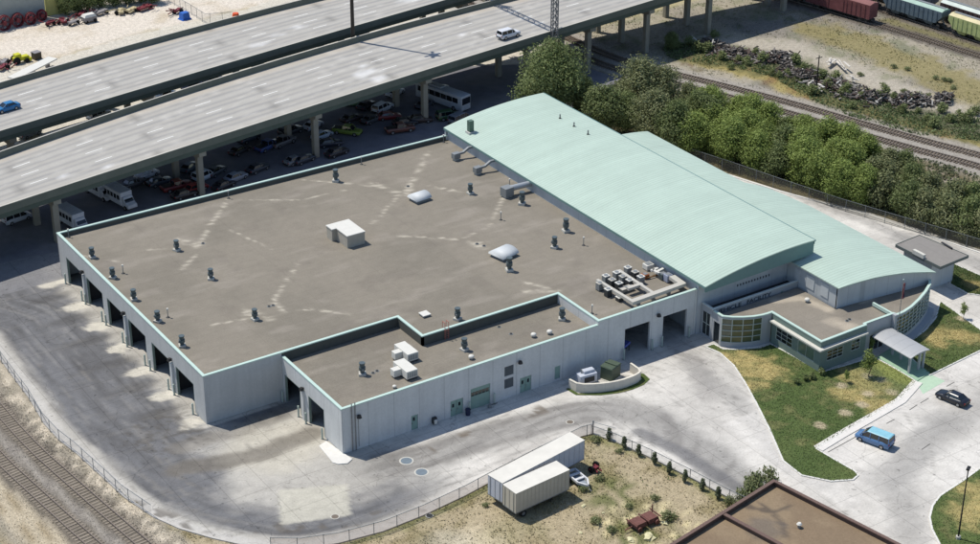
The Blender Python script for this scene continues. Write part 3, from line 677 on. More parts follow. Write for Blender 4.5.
wall((WX + .36, FY), (WE, FY), .35, 0, HW - .1, [(a - WX - .36, b - WX - .36, c, e) for a, b, c, e in fo]).build('wall', M_WALL, gb)
wall((WE + .003, FY - .003), (W_, FY - .003), .35, 0, H - .12, [(57.6 - WE, 62.1 - WE, 0, 4.65), (64.5 - WE, 68.9 - WE, 0, 4.65)]).build('wall', M_WALL, gb)
for bx6 in ((11, 11.3, 1, 50, .01, 6), (17, 17.3, -15, -.5, .01, 5.5), (55, 70, -6.5, -6.2, .01, 6.2), (54.4, 54.7, -16, -6.51, .01, 6.2)): MB().box(*bx6).build('inner_wall', M_BLK, gb)
for y in (10.1, 18.1, 26, 33.6, 41.4): MB().box(.4, 10.9, y - .1, y + .1, .01, 6).build('inner_wall', M_BLK, gb)
# roofs
VS = [([(399, 236), (440, 238), (461, 240), (478, 243), (490, 243)], .5), ([(461, 240), (490, 225), (505, 195)], .45), ([(374, 184), (397, 194), (405, 197)], 1.1), ([(405, 197), (418, 172), (428, 152)], .7), ([(397, 198), (385, 210), (372, 224)], .45),
      ([(305, 180), (350, 184), (378, 187)], .4), ([(430, 186), (460, 192)], .5), ([(273, 301), (285, 284), (297, 265)], .55), ([(273, 302), (286, 311)], .7), ([(286, 311), (310, 309), (358, 315)], .5), ([(246, 312), (268, 318)], 1.2), ([(201, 243), (212, 222), (229, 199)], .6),
      ([(182, 240), (198, 246)], 1.0), ([(176, 275), (196, 255)], .4), ([(229, 200), (300, 200), (345, 190)], .3), ([(470, 243), (482, 247)], 1.0), ([(525, 292), (556, 290)], .9), ([(524, 282), (548, 288)], .6), ([(210, 325), (250, 318)], .3), ([(60, 252), (120, 262)], .3), ([(230, 230), (272, 250)], .3), ([(150, 250), (176, 248)], .35)]
VSW = [(W(a, RZ), r) for a, r in VS]
def roof_col(x, y):
    n1 = fbm(x, y, 12, 71); n2 = fbm(x, y, 1.3, 72); n3 = vnoise(x, y, .7, 73)
    c = np.zeros(x.shape + (3,)) + np.array(sc(148, 141, 128))
    c = mixc(c, np.array(sc(137, 131, 119)), sstep(.35, .7, n1) * .8)
    c = mixc(c, np.array(sc(172, 164, 152)), sstep(.55, .75, fbm(x * .6, y * 2, 4, 74)) * .35)
    st = np.abs(((x * .25 + y * .97) / 1.15) % 1 - .5) * 2
    for P, r in VSW:
        f = sstep(1.3, .2, pdist(x, y, P) / (r * .8) + (n2 - .5) * 1.6) * (.35 + .65 * sstep(.35, .7, st)) * sstep(.28, .55, n3)
        c = mixc(c, np.array(sc(212, 204, 186)), f * .74)
    c = mixc(c, np.array(sc(126, 119, 110)), sstep(.62, .75, fbm(x, y, 5, 75)) * .3)
    return c
R1P = [(.35, .35), (NX + .35, .35), (NX + .35, NY + .35), (WE + .35, NY + .35), (WE + .35, FY + .35), (W_, FY + .35), (W_, L_ - .35), (.35, L_ - .35)]
sheet('roof', R1P, RZ, .45, roof_col, M_ROOF, gb)
R2P = [(WX + .36, FY + .36), (WE, FY + .36), (WE, NY), (NX, NY), (NX, 0), (WX + .36, 0)]
sheet('roof', R2P, RW, .45, roof_col, M_ROOF, gb)
mb = MB(); mb.prism(R1P, RZ - .3, RZ - .01); mb.prism([(a, b) for a, b in R2P], RW - .3, RW - .01); mb.build('roof_slab', M_BLK, gb)
# copings
cp = MB(); path = [(WE, FY), (WE, NY), (NX, NY), (NX, 0), (0, 0), (0, L_), (W_, L_)]
def coping(pts, z, parent, wd=.42, ov=.05, h=.16, closed=False, m=None):
    mb = MB(); n = len(pts)
    def off(i, dist):
        a = pts[i - 1] if (i > 0 or closed) else None; b = pts[i]; c = pts[(i + 1) % n] if (i < n - 1 or closed) else None
        def nr(p, q): d = Vector((q[0] - p[0], q[1] - p[1])).normalized(); return Vector((-d.y, d.x))
        if a is None: v = nr(b, c); k = 1
        elif c is None: v = nr(a, b); k = 1
        else:
            v1, v2 = nr(a, b), nr(b, c); v = (v1 + v2).normalized(); k = 1 / max(.3, v.dot(v1))
        return (b[0] + v.x * dist * k, b[1] + v.y * dist * k)
    vs = []
    for i in range(n):
        o, q = off(i, ov), off(i, -(wd - ov)); vs += [(*o, z - h), (*o, z), (*q, z), (*q, z - h)]
    m_ = n if closed else n - 1
    fs = [(i * 4 + j, ((i + 1) % n) * 4 + j, ((i + 1) % n) * 4 + (j + 1) % 4, i * 4 + (j + 1) % 4) for i in range(m_) for j in range(4)]
    if not closed: fs += [(0, 1, 2, 3), tuple(range(n * 4 - 4, n * 4))[::-1]]
    mb.add(vs, fs); return mb.build('coping', m or M_COPE, parent)
coping([(W_, FY), (WE, FY), (WE, NY), (NX, NY), (NX, 0), (0, 0), (0, L_), (W_, L_)], H, gb)
coping([(WE - .05, FY), (WX, FY), (WX, -.06)], HW, gb)
# doors, windows, louvres, lights
def rolldoor(x0, x1, z1, y):
    d = MB(); d.box(x0 + .02, x1 - .02, y + .12, y + .2, .02, z1 - .02); o = d.build('roll_up_door', M_MINT, gb)
    g = MB(); n = 5; s = (x1 - x0 - .3) / n
    for i in range(n): g.box(x0 + .18 + i * s, x0 + .1 + (i + 1) * s, y + .09, y + .115, z1 * .62, z1 * .80)
    g.build('window_band', M_DGL, o)
rolldoor(31.5, 34.7, 3.3, FY)
for x0, x1, z1 in ((28.28, 30.3, 2.45), (22.1, 23.15, 2.25), (39.6, 41.5, 2.4)):
    n = 2 if x1 - x0 > 1.5 else 1; s = (x1 - x0) / n
    for i in range(n):
        o = MB().box(x0 + i * s + .03, x0 + (i + 1) * s - .03, FY + .1, FY + .16, .02, z1 - .03).build('door', M_MINT, gb)
        MB().box(x0 + i * s + .3, x0 + i * s + .62, FY + .08, FY + .099, 1.35, 1.9).build('door_window', M_DGL, o)
        MB().box(x0 + i * s + .12, x0 + i * s + .2, FY + .03, FY + .098, .95, 1.1).build('handle', M_GALV, o)
MB().box(45.47, 46.38, FY + .08, FY + .16, .32, 2.33).build('hatch_door', M_MINT, gb)
MB().box(37.003, 38.497, FY, FY + .35, 3.05, 3.5).build('wall', M_WALL, gb)
M_LOUV = mat('louvre', sc(112, 118, 120), rough=.6, joints=None)
for z0, z1 in ((1.55, 3.05), (3.5, 5.0)):
    mb = MB()
    for k in range(9): mb.box(37.02, 38.48, FY + .02, FY + .08, z0 + k * .166 + .02, z0 + k * .166 + .11)
    mb.box(37.01, 38.49, FY + .085, FY + .12, z0, z1); mb.build('louvre', M_LOUV, gb)
M_LAMP = mat('wall_lamp', sc(56, 54, 54), rough=.4)
def wall_lamp(x, y, z, ax):
    d = (-.35, 0) if ax == 'x' else (0, -.35)
    mb = MB(); mb.cyl((x, y, z), (x + d[0] * .6, y + d[1] * .6, z), .09, n=8); mb.cyl((x + d[0], y + d[1], z - .22), (x + d[0], y + d[1], z + .16), .34, .22, n=12); mb.build('wall_lamp', M_LAMP, gb)
for x, z in ((14.08, 5.15), (39.38, 5.25), (63.4, 5.4)): wall_lamp(x, FY, z, 'y')
for y in (41.4, 26.0, 10.2): wall_lamp(0, y, 5.2, 'x')
wall_lamp(WX, -6.1, 4.9, 'x')
mb_ = []
for y in (41.4, 26.0, 10.2): MB().box(-.28, -.0, y - .25, y + .25, 0, 4.6).build('downpipe_casing', M_WALL, gb)
MB().box(WX - .28, WX, -6.35, -5.85, 0, 4.4).build('downpipe_casing', M_WALL, gb)
for x in (13.1, 13.6): MB().cyl((x, FY - .12, 0), (x, FY - .12, 7.3), .07, n=8).build('downpipe', M_GALV, gb)
MB().cyl((14.08, FY - .05, .4), (14.08, FY - .05, 4.9), .03, n=6).build('conduit', M_GALV, gb)
for (a, b) in BAYS:
    mb = MB(); mb.box(.02, .34, a - .0, a + .12, 0, 4.43); mb.box(.02, .34, b - .12, b, 0, 4.43); mb.box(.02, .34, a, b, 4.43, 4.55); mb.build('door_frame', M_FRM, gb)
    mb = MB(); mb.box(.4, .5, a + .15, b - .15, 4.1, 4.5); mb.build('raised_door', M_MINT, gb)
for (a, b) in WB:
    mb = MB(); mb.box(WX + .02, WX + .34, a, a + .12, 0, 4.18); mb.box(WX + .02, WX + .34, b - .12, b, 0, 4.18); mb.box(WX + .02, WX + .34, a, b, 4.18, 4.3); mb.build('door_frame', M_FRM, gb)
# small white pipe posts standing above the parapet
# bollards
M_BOLL = mat('pale_bollard', sc(186, 200, 190), rough=.5)
k = 0
names_b = ['first', 'second', 'third', 'fourth', 'fifth', 'sixth']
def bollard(x, y, lab, h=1.7, m=M_BOLL):
    x, y = (x + .3, y) if y > -15 else (x, y + .3)
    t = thing('bollard', lab, 'bollard', (x, y, 0), group='steel bollards at the bay doors')
    mb = MB(); mb.cyl((x, y, 0), (x, y, h), .13, n=10); mb.dome(x, y, h, .13, .13, .07, n=10, m=3); mb.build('post', m, t); MB().cyl((x, y, 0), (x, y, .03), .2, n=10).build('base_plate', M_GALV, t); return t
for i, (a, b) in enumerate(BAYS):
    bollard(-.75, b + .15, 'pale bollard at the far jamb of the %s open bay along the sunlit wall' % names_b[i])
    bollard(-.75, a - .15, 'pale bollard at the near jamb of the %s open bay along the sunlit wall' % names_b[i])
for i, (a, b) in enumerate(WB):
    bollard(WX - .75, b + .1, 'pale steel bollard at the far jamb of the %s open bay of the low wing' % ('recessed' if i == 0 else 'outermost'))
    bollard(WX - .75, a - .1, 'pale steel bollard at the near jamb of the %s open bay of the low wing' % ('recessed' if i == 0 else 'outermost'))
for x, l in ((31.1, 'left'), (35.1, 'right')): bollard(x, FY - .7, 'pale steel bollard at the %s side of the roll-up door with the window band' % l)
for x, l in ((57.3, 'left jamb of the left'), (62.4, 'right jamb of the left'), (64.2, 'left jamb of the right'), (69.2, 'right jamb of the right')): bollard(x, FY - .7, 'pale bollard at the %s large opening beside the teal hall' % l)

# ------------------------------------------------------------------ vaulted teal hall
M_TEAL = mat('teal_metal_roof', sc(194, 214, 199), rough=.55, var=.05, scale=.25, fine=.04, fscale=3, joints=(0, .6, .07, .83, 0), spec=.25, streak=.06, smap=(.05, 1.3, .05))
M_TEALD = mat('teal_fascia', sc(120, 152, 148), rough=.5, var=.06); M_HWALL = mat('hall_wall', sc(200, 206, 208), rough=.85, streak=.04, var=.08, scale=.4, joints=(2.4, 2.4, .05, .82, 0))
hb = thing('vaulted_hall', 'long hall with two pale teal curved metal roofs beside the grey flat roof', 'building', (80, 20, 0))
def z1f(x): u = (x - 70.25) / 20.85; return 8.72 + 1.9 * u + .68 * 4 * u * (1 - u)
def z2f(x): u = (x - 87.4) / 17.8; return 7.72 - 1.5 * u + .85 * 4 * u * (1 - u)
def vault(name, xs, ya, yb, zf, th=.16):
    mb = MB(); n = len(xs); vs = []
    for x, a, b in zip(xs, ya, yb):
        z = zf(x); vs += [(x, a, z), (x, b, z), (x, b, z - th), (x, a, z - th)]
    fs = [(i * 4 + j, (i + 1) * 4 + j, (i + 1) * 4 + (j + 1) % 4, i * 4 + (j + 1) % 4) for i in range(n - 1) for j in range(4)]
    fs += [(0, 1, 2, 3), tuple(range(n * 4 - 4, n * 4))]
    mb.add(vs, fs); o = mb.build(name, M_TEAL, hb); return o
xs = np.linspace(70.25, 91.1, 22); vault('curved_roof', xs, [-18.5] * 22, [51.85] * 22, z1f)
xs2 = np.linspace(87.4, 105.3, 20)
def far2(x): return 34.3 if x <= 101.3 else 34.3 - (34.3 - 13.0) - (x - 101.3) * 2.4 if x < 104.8 else 4 - (x - 104.8) * 18
ya2 = [-27.9 - (x - 87.4) * .115 for x in xs2]; yb2 = [-18.62 if x < 90.9 else min(34.3, far2(x)) for x in xs2]
xs2b = [x for x in xs2]
# the second roof: the part in front of the first roof, then the part beside it
xa = np.linspace(87.4, 91.0, 6); vault('curved_roof', xa, [-27.9 - (x - 87.4) * .115 for x in xa], [-17.0] * 6, z2f)
xb = np.array(list(np.linspace(91.004, 101.0, 12)) + [101.02, 102.5, 103.6, 104.4, 105.3])
vault('curved_roof', xb, [-27.9 - (x - 87.4) * .115 for x in xb], [34.3] * 12 + [8.7, 7.4, 6.0, 3.2, -2.0], z2f)
def end_panel(xs, y, zbot, zf, name, m, th=.12, drop=.16):
    mb = MB(); n = len(xs); vs = []
    for yy in (y, y + th):
        for x in xs: vs += [(x, yy, zbot(x)), (x, yy, zf(x) - drop)]
    fs = [(2 * i, 2 * i + 2, 2 * i + 3, 2 * i + 1) for i in range(n - 1)] + [(2 * n + 2 * i, 2 * n + 2 * i + 1, 2 * n + 2 * i + 3, 2 * n + 2 * i + 2) for i in range(n - 1)]
    fs += [(2 * i, 2 * n + 2 * i, 2 * n + 2 * i + 2, 2 * i + 2) for i in range(n - 1)]
    fs += [(0, 1, 2 * n + 1, 2 * n), (2 * n - 2, 4 * n - 2, 4 * n - 1, 2 * n - 1)]
    mb.add(vs, fs); return mb.build(name, m, hb)
xg = np.linspace(70.3, 91.05, 22)
end_panel(xg, -18.42, lambda x: 7.75 + .55 * (x - 70.3) / 20.7, z1f, 'gable_panel', M_TEALD)
end_panel(np.linspace(70.62, 91.05, 22), -16.62, lambda x: 0.0, lambda x: min(z1f(x), 12), 'end_wall', M_HWALL, th=.3)
end_panel(xg, 51.3, lambda x: 0.0, z1f, 'end_wall', M_HWALL, th=.3)
mb = MB(); mb.box(70.62, 70.95, -16.3, 51.2, 0, 8.6); mb.build('side_wall', M_HWALL, hb)
mb = MB(); mb.box(90.6, 90.9, -16.3, 51.2, 0, 10.35); mb.build('side_wall', M_HWALL, hb)
# teal drip edge along the eave above the flat roof, brighter wall panels below
mb = MB(); mb.box(70.2, 70.32, -18.5, 51.8, 8.35, 8.7); mb.build('eave_fascia', M_TEALD, hb)
mb = MB(); mb.box(91.0, 91.1, -18.5, 51.8, 10.0, 10.45); mb.build('eave_fascia', M_TEALD, hb); MB().box(91.12, 91.3, -18.5, 51.8, 10.36, 10.62).build('gutter', M_TEALD, hb)
# walls under the second roof
mb = MB(); mb.box(87.75, 88.05, -27.4, -16.7, 0, 7.65); mb.build('side_wall', M_HWALL, hb)
xw = np.linspace(87.75, 105.0, 16)
mb = MB(); n = len(xw); vs = []
for th in (0, .3):
    for x in xw: vs += [(x, -27.45 - (x - 87.4) * .115 + th, 0), (x, -27.45 - (x - 87.4) * .115 + th, z2f(x) - .16)]
fs = [(2 * i, 2 * i + 2, 2 * i + 3, 2 * i + 1) for i in range(n - 1)] + [(2 * n + 2 * i, 2 * n + 2 * i + 1, 2 * n + 2 * i + 3, 2 * n + 2 * i + 2) for i in range(n - 1)] + [(0, 1, 2 * n + 1, 2 * n), (2 * n - 2, 4 * n - 2, 4 * n - 1, 2 * n - 1)]
mb.add(vs, fs); mb.build('end_wall', M_HWALL, hb)
mb = MB(); mb.prism([(104.7, -29.2), (105.0, -29.2), (105.0, -2), (104.7, -2)], 0, 6.0); mb.prism([(100.6, 8.0), (100.9, 8.0), (100.9, 34), (100.6, 34)], 0, 6.8); mb.prism([(100.9, 7.7), (104.5, 2.0), (104.7, -2.0), (104.4, -2.0), (104.2, 1.8), (100.6, 7.6)], 0, 6.1); mb.prism([(91, 33.7), (101, 33.7), (101, 34), (91, 34)], 0, 7.2); mb.build('side_wall', M_HWALL, hb)
# vertical panels on the side wall of the second roof
for y0, y1 in ((-19.6, -18.4), (-22.6, -20.9), (-25.6, -24.0)):
    MB().box(87.66, 87.745, y0, y1, 4.9, 7.0).build('wall_panel', mat('pale_panel', sc(206, 212, 214), rough=.6), hb)
# roof furniture on the teal roof
def on1(px, py):
    z = 9.5
    for _ in range(8): p = at(px, py, z); z = z1f(p[0])
    return p
p = on1(470.5, 132.5)
t = thing('roof_duct', 'tall green metal duct box on the far left of the teal roof', 'duct', (p[0], p[1], p[2] - .1))
MB().obox(p[0], p[1], p[2] - .3, p[2] + .25, 1.3, 1.3).build('kerb', mat('pale_curb', sc(206, 206, 200)), t)
MB().obox(p[0], p[1], p[2] + .25, p[2] + 2.2, .85, .85).build('shaft', mat('green_duct', sc(96, 120, 106), rough=.5), t)
for (a, b), l in zip(((560, 118.5), (574, 126.5), (588, 134.5)), ('farthest', 'middle', 'nearest')):
    p = on1(a, b); t = thing('vent_pipe', 'small vent pipe on the teal roof, %s of its row of three' % l, 'vent pipe', (p[0], p[1], p[2] - .2), group='vent pipes on the teal roof')
    MB().cyl((p[0], p[1], p[2] - .2), (p[0], p[1], p[2] + .75), .12, n=8).build('pipe', M_GALV, t); MB().cyl((p[0], p[1], p[2] - .15), (p[0], p[1], p[2] + .16), .35, .14, n=10).build('flashing', M_LAMP, t)

# ------------------------------------------------------------------ office wing
M_OFF = mat('office_stucco', sc(124, 142, 134), rough=.85, var=.08, scale=.5); M_OFFG = mat('office_grey', sc(184, 188, 190), rough=.85, var=.06, scale=.5)
M_LEDGE = mat('pale_ledge', sc(222, 220, 208), rough=.7); M_CGL = glass('curtain_glass', sc(84, 94, 74), rough=.1); M_MULL = mat('mullion', sc(206, 216, 208), rough=.5)
ob = thing('office_wing', 'low office wing with green walls, curved glass bays and a grey roof', 'building', (82, -26, 0))
BAYL = [(71.35, -21.3), (72.4, -22.35), (73.7, -23.2), (75.1, -23.85), (76.4, -24.2)]
BAYR = [(92.7, -34.75), (94.3, -34.6), (96.3, -34.1), (98.9, -33.1), (101.5, -31.85), (103.8, -30.5), (105.0, -29.35)]
OUT = [(71.35, -19.35)] + BAYL + [(77.3, -24.3), (78.1, -24.3), (78.1, -34.65), (86.9, -34.5), (87.05, -34.15), (92.5, -34.15)] + BAYR
RO = OUT + [(105.0, -27.6), (87.7, -27.5), (87.7, -19.35)]
def off_col(x, y):
    n1 = fbm(x, y, 4, 81); n2 = fbm(x, y, 1.2, 82); c = np.zeros(x.shape + (3,)) + np.array(sc(151, 144, 132))
    c = mixc(c, np.array(sc(137, 130, 119)), sstep(.4, .7, n1) * .7)
    for P, r in ((W([(775, 301), (800, 298), (830, 310)], 4.2), .8), (W([(835, 322), (850, 327)], 4.2), 1.4), (W([(862, 303), (872, 298)], 4.2), .5)):
        c = mixc(c, np.array(sc(208, 196, 176)), sstep(1.4, .2, pdist(x, y, P) / r + (n2 - .5) * 1.3) * .6)
    return c
def inset(P, d):
    n = len(P); r = []
    for i in range(n):
        a, b, c = Vector(P[i - 1]), Vector(P[i]), Vector(P[(i + 1) % n]); u = (b - a).normalized(); v = (c - b).normalized()
        nn = Vector((-u.y, u.x)) + Vector((-v.y, v.x)); nn.normalize(); k = d / max(.4, nn.dot(Vector((-u.y, u.x)))); r.append((b.x + nn.x * k, b.y + nn.y * k))
    return r
sheet('roof', inset(RO, .3), 4.2, .45, off_col, M_ROOF, ob)
# letter wall box and its left return
LW = -19.2
wall((71.6, LW), (87.7, LW), .25, 0, 5.05).build('sign_wall', M_OFFG, ob)
wall((71.35, -16.75), (71.35, -19.2), .25, 0, 5.05, [(.35, 1.95, .3, 4.0)]).build('sign_wall', M_OFFG, ob)
mb = MB(); mb.box(71.45, 71.5, -18.7, -17.1, .3, 4.0); gl = mb.build('window', M_DGL, ob)
mb = MB(); mb.box(71.4, 71.53, -17.94, -17.86, .3, 4.0); mb.box(71.4, 71.53, -18.7, -17.1, 2.1, 2.2); mb.build('window_frame', M_MULL, gl)
mb = MB(); mb.prism([(71.6, -18.95), (87.7, -18.95), (87.7, -16.95), (71.6, -16.95)], 4.0, 4.15); mb.build('shaded_low_roof', M_BLK, ob)  # low roof strip given a dark tone for the shadow lying on it
M_WCOP = mat('white_coping', sc(226, 234, 228), rough=.5)
wall((71.36, -19.25), (71.36, -21.3), .25, 0, 4.8, [(.3, 1.6, 0.02, 3.4)]).build('bay_side_wall', M_OFFG, ob); MB().box(71.5, 71.53, -20.9, -19.5, .02, 3.4).build('side_door', M_DGL, ob)
coping([(87.7, LW - .02), (71.33, LW - .02), (71.33, -16.75)], 5.13, ob, wd=.36, h=.1, m=M_WCOP)
# straight walls with windows
M_WFR = mat('window_frame', sc(60, 66, 66), rough=.5)
def window(ax, c, s0, s1, z0, z1, nv, nh, glass_m=M_DGL):
    """ax 'x': the wall plane is x = c; 'y': y = c; outside is the negative side"""
    def bx(mb, a, b, d0, d1, z0, z1):
        if ax == 'x': mb.box(c + d0, c + d1, a, b, z0, z1)
        else: mb.box(a, b, c + d0, c + d1, z0, z1)
    g = MB(); bx(g, s0, s1, .10, .13, z0, z1); o = g.build('window', glass_m, ob); f = MB()
    for a, b in ((s0, s0 + .07), (s1 - .07, s1)): bx(f, a, b, .03, .097, z0, z1)
    for a, b in ((z0, z0 + .07), (z1 - .07, z1)): bx(f, s0 + .07, s1 - .07, .03, .097, a, b)
    for i in range(1, nv): a = s0 + (s1 - s0) * i / nv; bx(f, a - .018, a + .018, .04, .096, z0 + .07, z1 - .07)
    for i in range(1, nh): a = z0 + (z1 - z0) * i / nh; bx(f, s0 + .07, s1 - .07, .045, .095, a - .03, a + .03)
    f.build('window_frame', M_MULL, o)
    return o
wall((78.1, -24.5), (78.1, -34.65), .3, 0, 4.78, [(.95, 4.4, 1.1, 3.1), (5.55, 9.0, 1.1, 3.1)]).build('wall', M_OFF, ob)
window('x', 78.1, -28.9, -25.45, 1.1, 3.1, 3, 3); window('x', 78.1, -33.5, -30.05, 1.1, 3.1, 2, 1, glass('teal_glass', sc(96, 122, 112)))
wall((78.403, -34.652), (86.9, -34.652), .3, 0, 4.78, [(1.1, 4.2, 1.35, 3.0), (5.75, 7.45, 1.5, 3.2)]).build('wall', M_OFF, ob)
window('y', -34.652, 79.5, 82.6, 1.35, 3.0, 3, 3); window('y', -34.652, 84.15, 85.85, 1.5, 3.2, 2, 3)
wall((86.905, -34.2), (92.5, -34.2), .3, 0, 4.85, [(1.3, 4.2, 0, 2.6)]).build('wall', M_OFFG, ob)
o = MB().box(88.22, 91.1, -34.05, -34.0, 0.02, 2.58).build('entrance_doors', M_DGL, ob)
mb = MB()
for x in (88.25, 89.2, 90.1, 91.05): mb.box(x - .04, x + .04, -34.1, -34.055, .02, 2.55)
mb.build('door_frame', M_MULL, o)
MB().box(92.2, 92.7, -34.85, -34.2, 0, 5.0).build('corner_pier', M_OFFG, ob)
MB().prism([(76.4, -24.2), (77.3, -24.35), (78.1, -24.35), (78.1, -24.0), (76.5, -23.9)], 0, 4.8).build('corner_pier', M_OFFG, ob)
# sunshade ledge
mb = MB(); mb.prism([(77.45, -24.6), (77.45, -35.3), (86.8, -35.15), (86.8, -34.66), (78.09, -34.66), (78.09, -24.6)], 3.72, 3.95); mb.build('ledge', M_LEDGE, ob)
# curved glass bays
def glass_bay(P, z0, z1, rows, name):
    s = MB(); s.sweep([(a, b, 0) for a, b in P], [(-.06, 0), (.2, 0), (.2, z0), (-.06, z0)]); s.build('bay_sill_wall', M_OFFG, ob)
    g = MB(); g.sweep([(a, b, 0) for a, b in P], [(.05, z0), (.1, z0), (.1, z1), (.05, z1)]); gl = g.build(name, M_CGL, ob)
    f = MB()
    for a, b in P: f.bar((a, b, z0), (a, b, z1), .09)
    if len(P) < 6:
        for p, q in zip(P[:-1], P[1:]): pass
    for i in range(rows + 1):
        z = z0 + (z1 - z0) * i / rows; f.sweep([(a, b, z) for a, b in P], [(-.05, -.035), (.049, -.035), (.049, .035), (-.05, .035)])
    f.build('mullions', M_MULL, gl)
    MB().sweep([(a, b, 0) for a, b in P], [(.0, z1), (.25, z1), (.25, 4.8), (.0, 4.8)]).build('bay_head', M_OFFG, ob)
glass_bay(BAYL, .75, 4.55, 4, 'curved_window'); glass_bay(smooth_path(BAYR, 1), .9, 4.5, 6, 'curved_window')
mb = MB()
inner = MB(); inner.sweep([(a, b, 0) for a, b in OUT], [(.31, 0), (.36, 0), (.36, 4.18), (.31, 4.18)]); inner.build('inner_wall', mat('warm_interior', sc(150, 146, 110)), ob)
pp = MB(); pp.sweep([(a, b, 0) for a, b in OUT[6:]], [(.3, 4.2), (.32, 4.2), (.32, 4.79), (.3, 4.79)], closed=True); pp.build('parapet', M_OFF, ob)
coping(OUT[::-1], 4.95, ob, wd=.4, h=.15)
coping([(92.65, -30.0), (92.65, -34.2)], 4.9, ob, wd=.3, ov=.05, h=.5)
mb = MB(); mb.sweep([(a, b - .8, 0) for a, b in smooth_path(BAYR, 1)], [(-.35, 0), (.7, 0), (.7, .35), (-.35, .35)]); mb.build('planter_ledge', M_OFFG, ob)
# lettering on the sign wall
def letters(txt, x0, x1, z, h, y, parent, m):
    cu = bpy.data.curves.new('lettering', 'FONT'); cu.body = txt; cu.size = 1.0; cu.extrude = .04; cu.align_x = 'LEFT'
    to = bpy.data.objects.new('tmp', cu); COL.objects.link(to); bpy.context.view_layer.update()
    me = bpy.data.meshes.new_from_object(to.evaluated_get(bpy.context.evaluated_depsgraph_get())); bpy.data.objects.remove(to)
    co = [v.co.copy() for v in me.vertices]; ax, bx_ = min(c.x for c in co), max(c.x for c in co); ay, by_ = min(c.y for c in co), max(c.y for c in co)
    for v in me.vertices:
        c = v.co; v.co = Vector((x0 + (c.x - ax) / (bx_ - ax) * (x1 - x0), y - c.z, z + (c.y - ay) / (by_ - ay) * h)) - parent.location
    me.materials.clear(); me.materials.append(m); o = bpy.data.objects.new('lettering', me); COL.objects.link(o); o.parent = parent; return o
M_LET = mat('dark_letters', sc(82, 88, 92), rough=.5)
letters('VEHICLE', 71.95, 76.7, 4.12, .62, LW - .045, ob, M_LET); letters('FACILITY', 77.85, 82.4, 4.12, .62, LW - .045, ob, M_LET)
for k in range(12): MB().box(78.0 + k * .55, 78.2 + k * .55, -16.68, -16.625, 5.75, 6.1).build('wall_mark', M_LET, hb)  # row of small dark marks on the end wall above the lettering
MB().box(84.4, 84.8, LW - .04, LW - .003, 3.3, 4.3).build('wall_panel', mat('green_panel', sc(140, 160, 156)), ob)
# entrance canopy
M_CAN = mat('canopy_metal', sc(186, 188, 188), rough=.5, metal=.1, var=.05, joints=(0, 1.7, .04, .8, 0))
ec = thing('entrance_canopy', 'arched silver metal canopy on posts over the entrance walk', 'canopy', (90, -38.5, 0))
mb = MB(); n = 9; vs = []
for i in range(n):
    u = i / (n - 1); x = 88.0 + 3.7 * u; z = 2.85 + .3 * u + .28 * 4 * u * (1 - u)
    vs += [(x, -34.8, z), (x, -42.4, z), (x, -42.4, z - .12), (x, -34.8, z - .12)]
mb.add(vs, [(i * 4 + j, (i + 1) * 4 + j, (i + 1) * 4 + (j + 1) % 4, i * 4 + (j + 1) % 4) for i in range(n - 1) for j in range(4)] + [(0, 1, 2, 3), tuple(range(n * 4 - 4, n * 4))]); mb.build('roof', M_CAN, ec)
for y in (-36.8, -38.5, -40.2, -41.9):
    MB().box(90.2, 90.5, y - .15, y + .15, .1, 3.2).build('post', M_OFFG, ec)
MB().box(91.05, 91.3, -42.05, -41.75, .1, 3.1).build('post', M_OFFG, ec); MB().box(88.35, 88.6, -42.05, -41.75, .1, 2.95).build('post', M_OFFG, ec)
mb = MB(); mb.box(88.3, 91.4, -36.86, -36.74, 2.65, 2.8); mb.box(88.3, 91.4, -41.96, -41.84, 2.65, 2.8); mb.build('beam', M_OFFG, ec)
# fuel shelter with the flat grey roof, right of the teal roof
M_GSH = mat('shelter_roof', sc(148, 144, 138), rough=.9, var=.07, joints=(2.7, 0, .04, .88, 0))
fs_ = thing('drive_shelter', 'grey flat-roofed shelter standing behind the right end of the teal roof', 'shelter', (112, -23, 0))
P = [(108.7, -18.3), (114.2, -17.9), (115.3, -27.1), (108.9, -27.5)]
mb = MB(); mb.prism(P, 4.7, 5.0); mb.build('roof', M_GSH, fs_)
mb = MB(); mb.sweep([(a, b, 0) for a, b in P + [P[0]]], [(-.04, 4.6), (.08, 4.6), (.08, 5.08), (-.04, 5.08)]); mb.build('fascia', mat('grey_fascia', sc(112, 120, 116)), fs_)
mb = MB(); mb.box(109.6, 114.6, -25.2, -19.3, 0, 4.68); mb.build('wall', M_HWALL, fs_)
mb = MB(); mb.obox(108.9, -23.0, 5.0, 5.65, .5, 2.3, .0); mb.build('roof_cabinet', M_LEDGE, fs_)
mb = MB(); mb.obox(114.9, -23.0, 5.1, 5.25, .3, 2.4, -.1); mb.build('light_bar', M_LAMP, fs_)
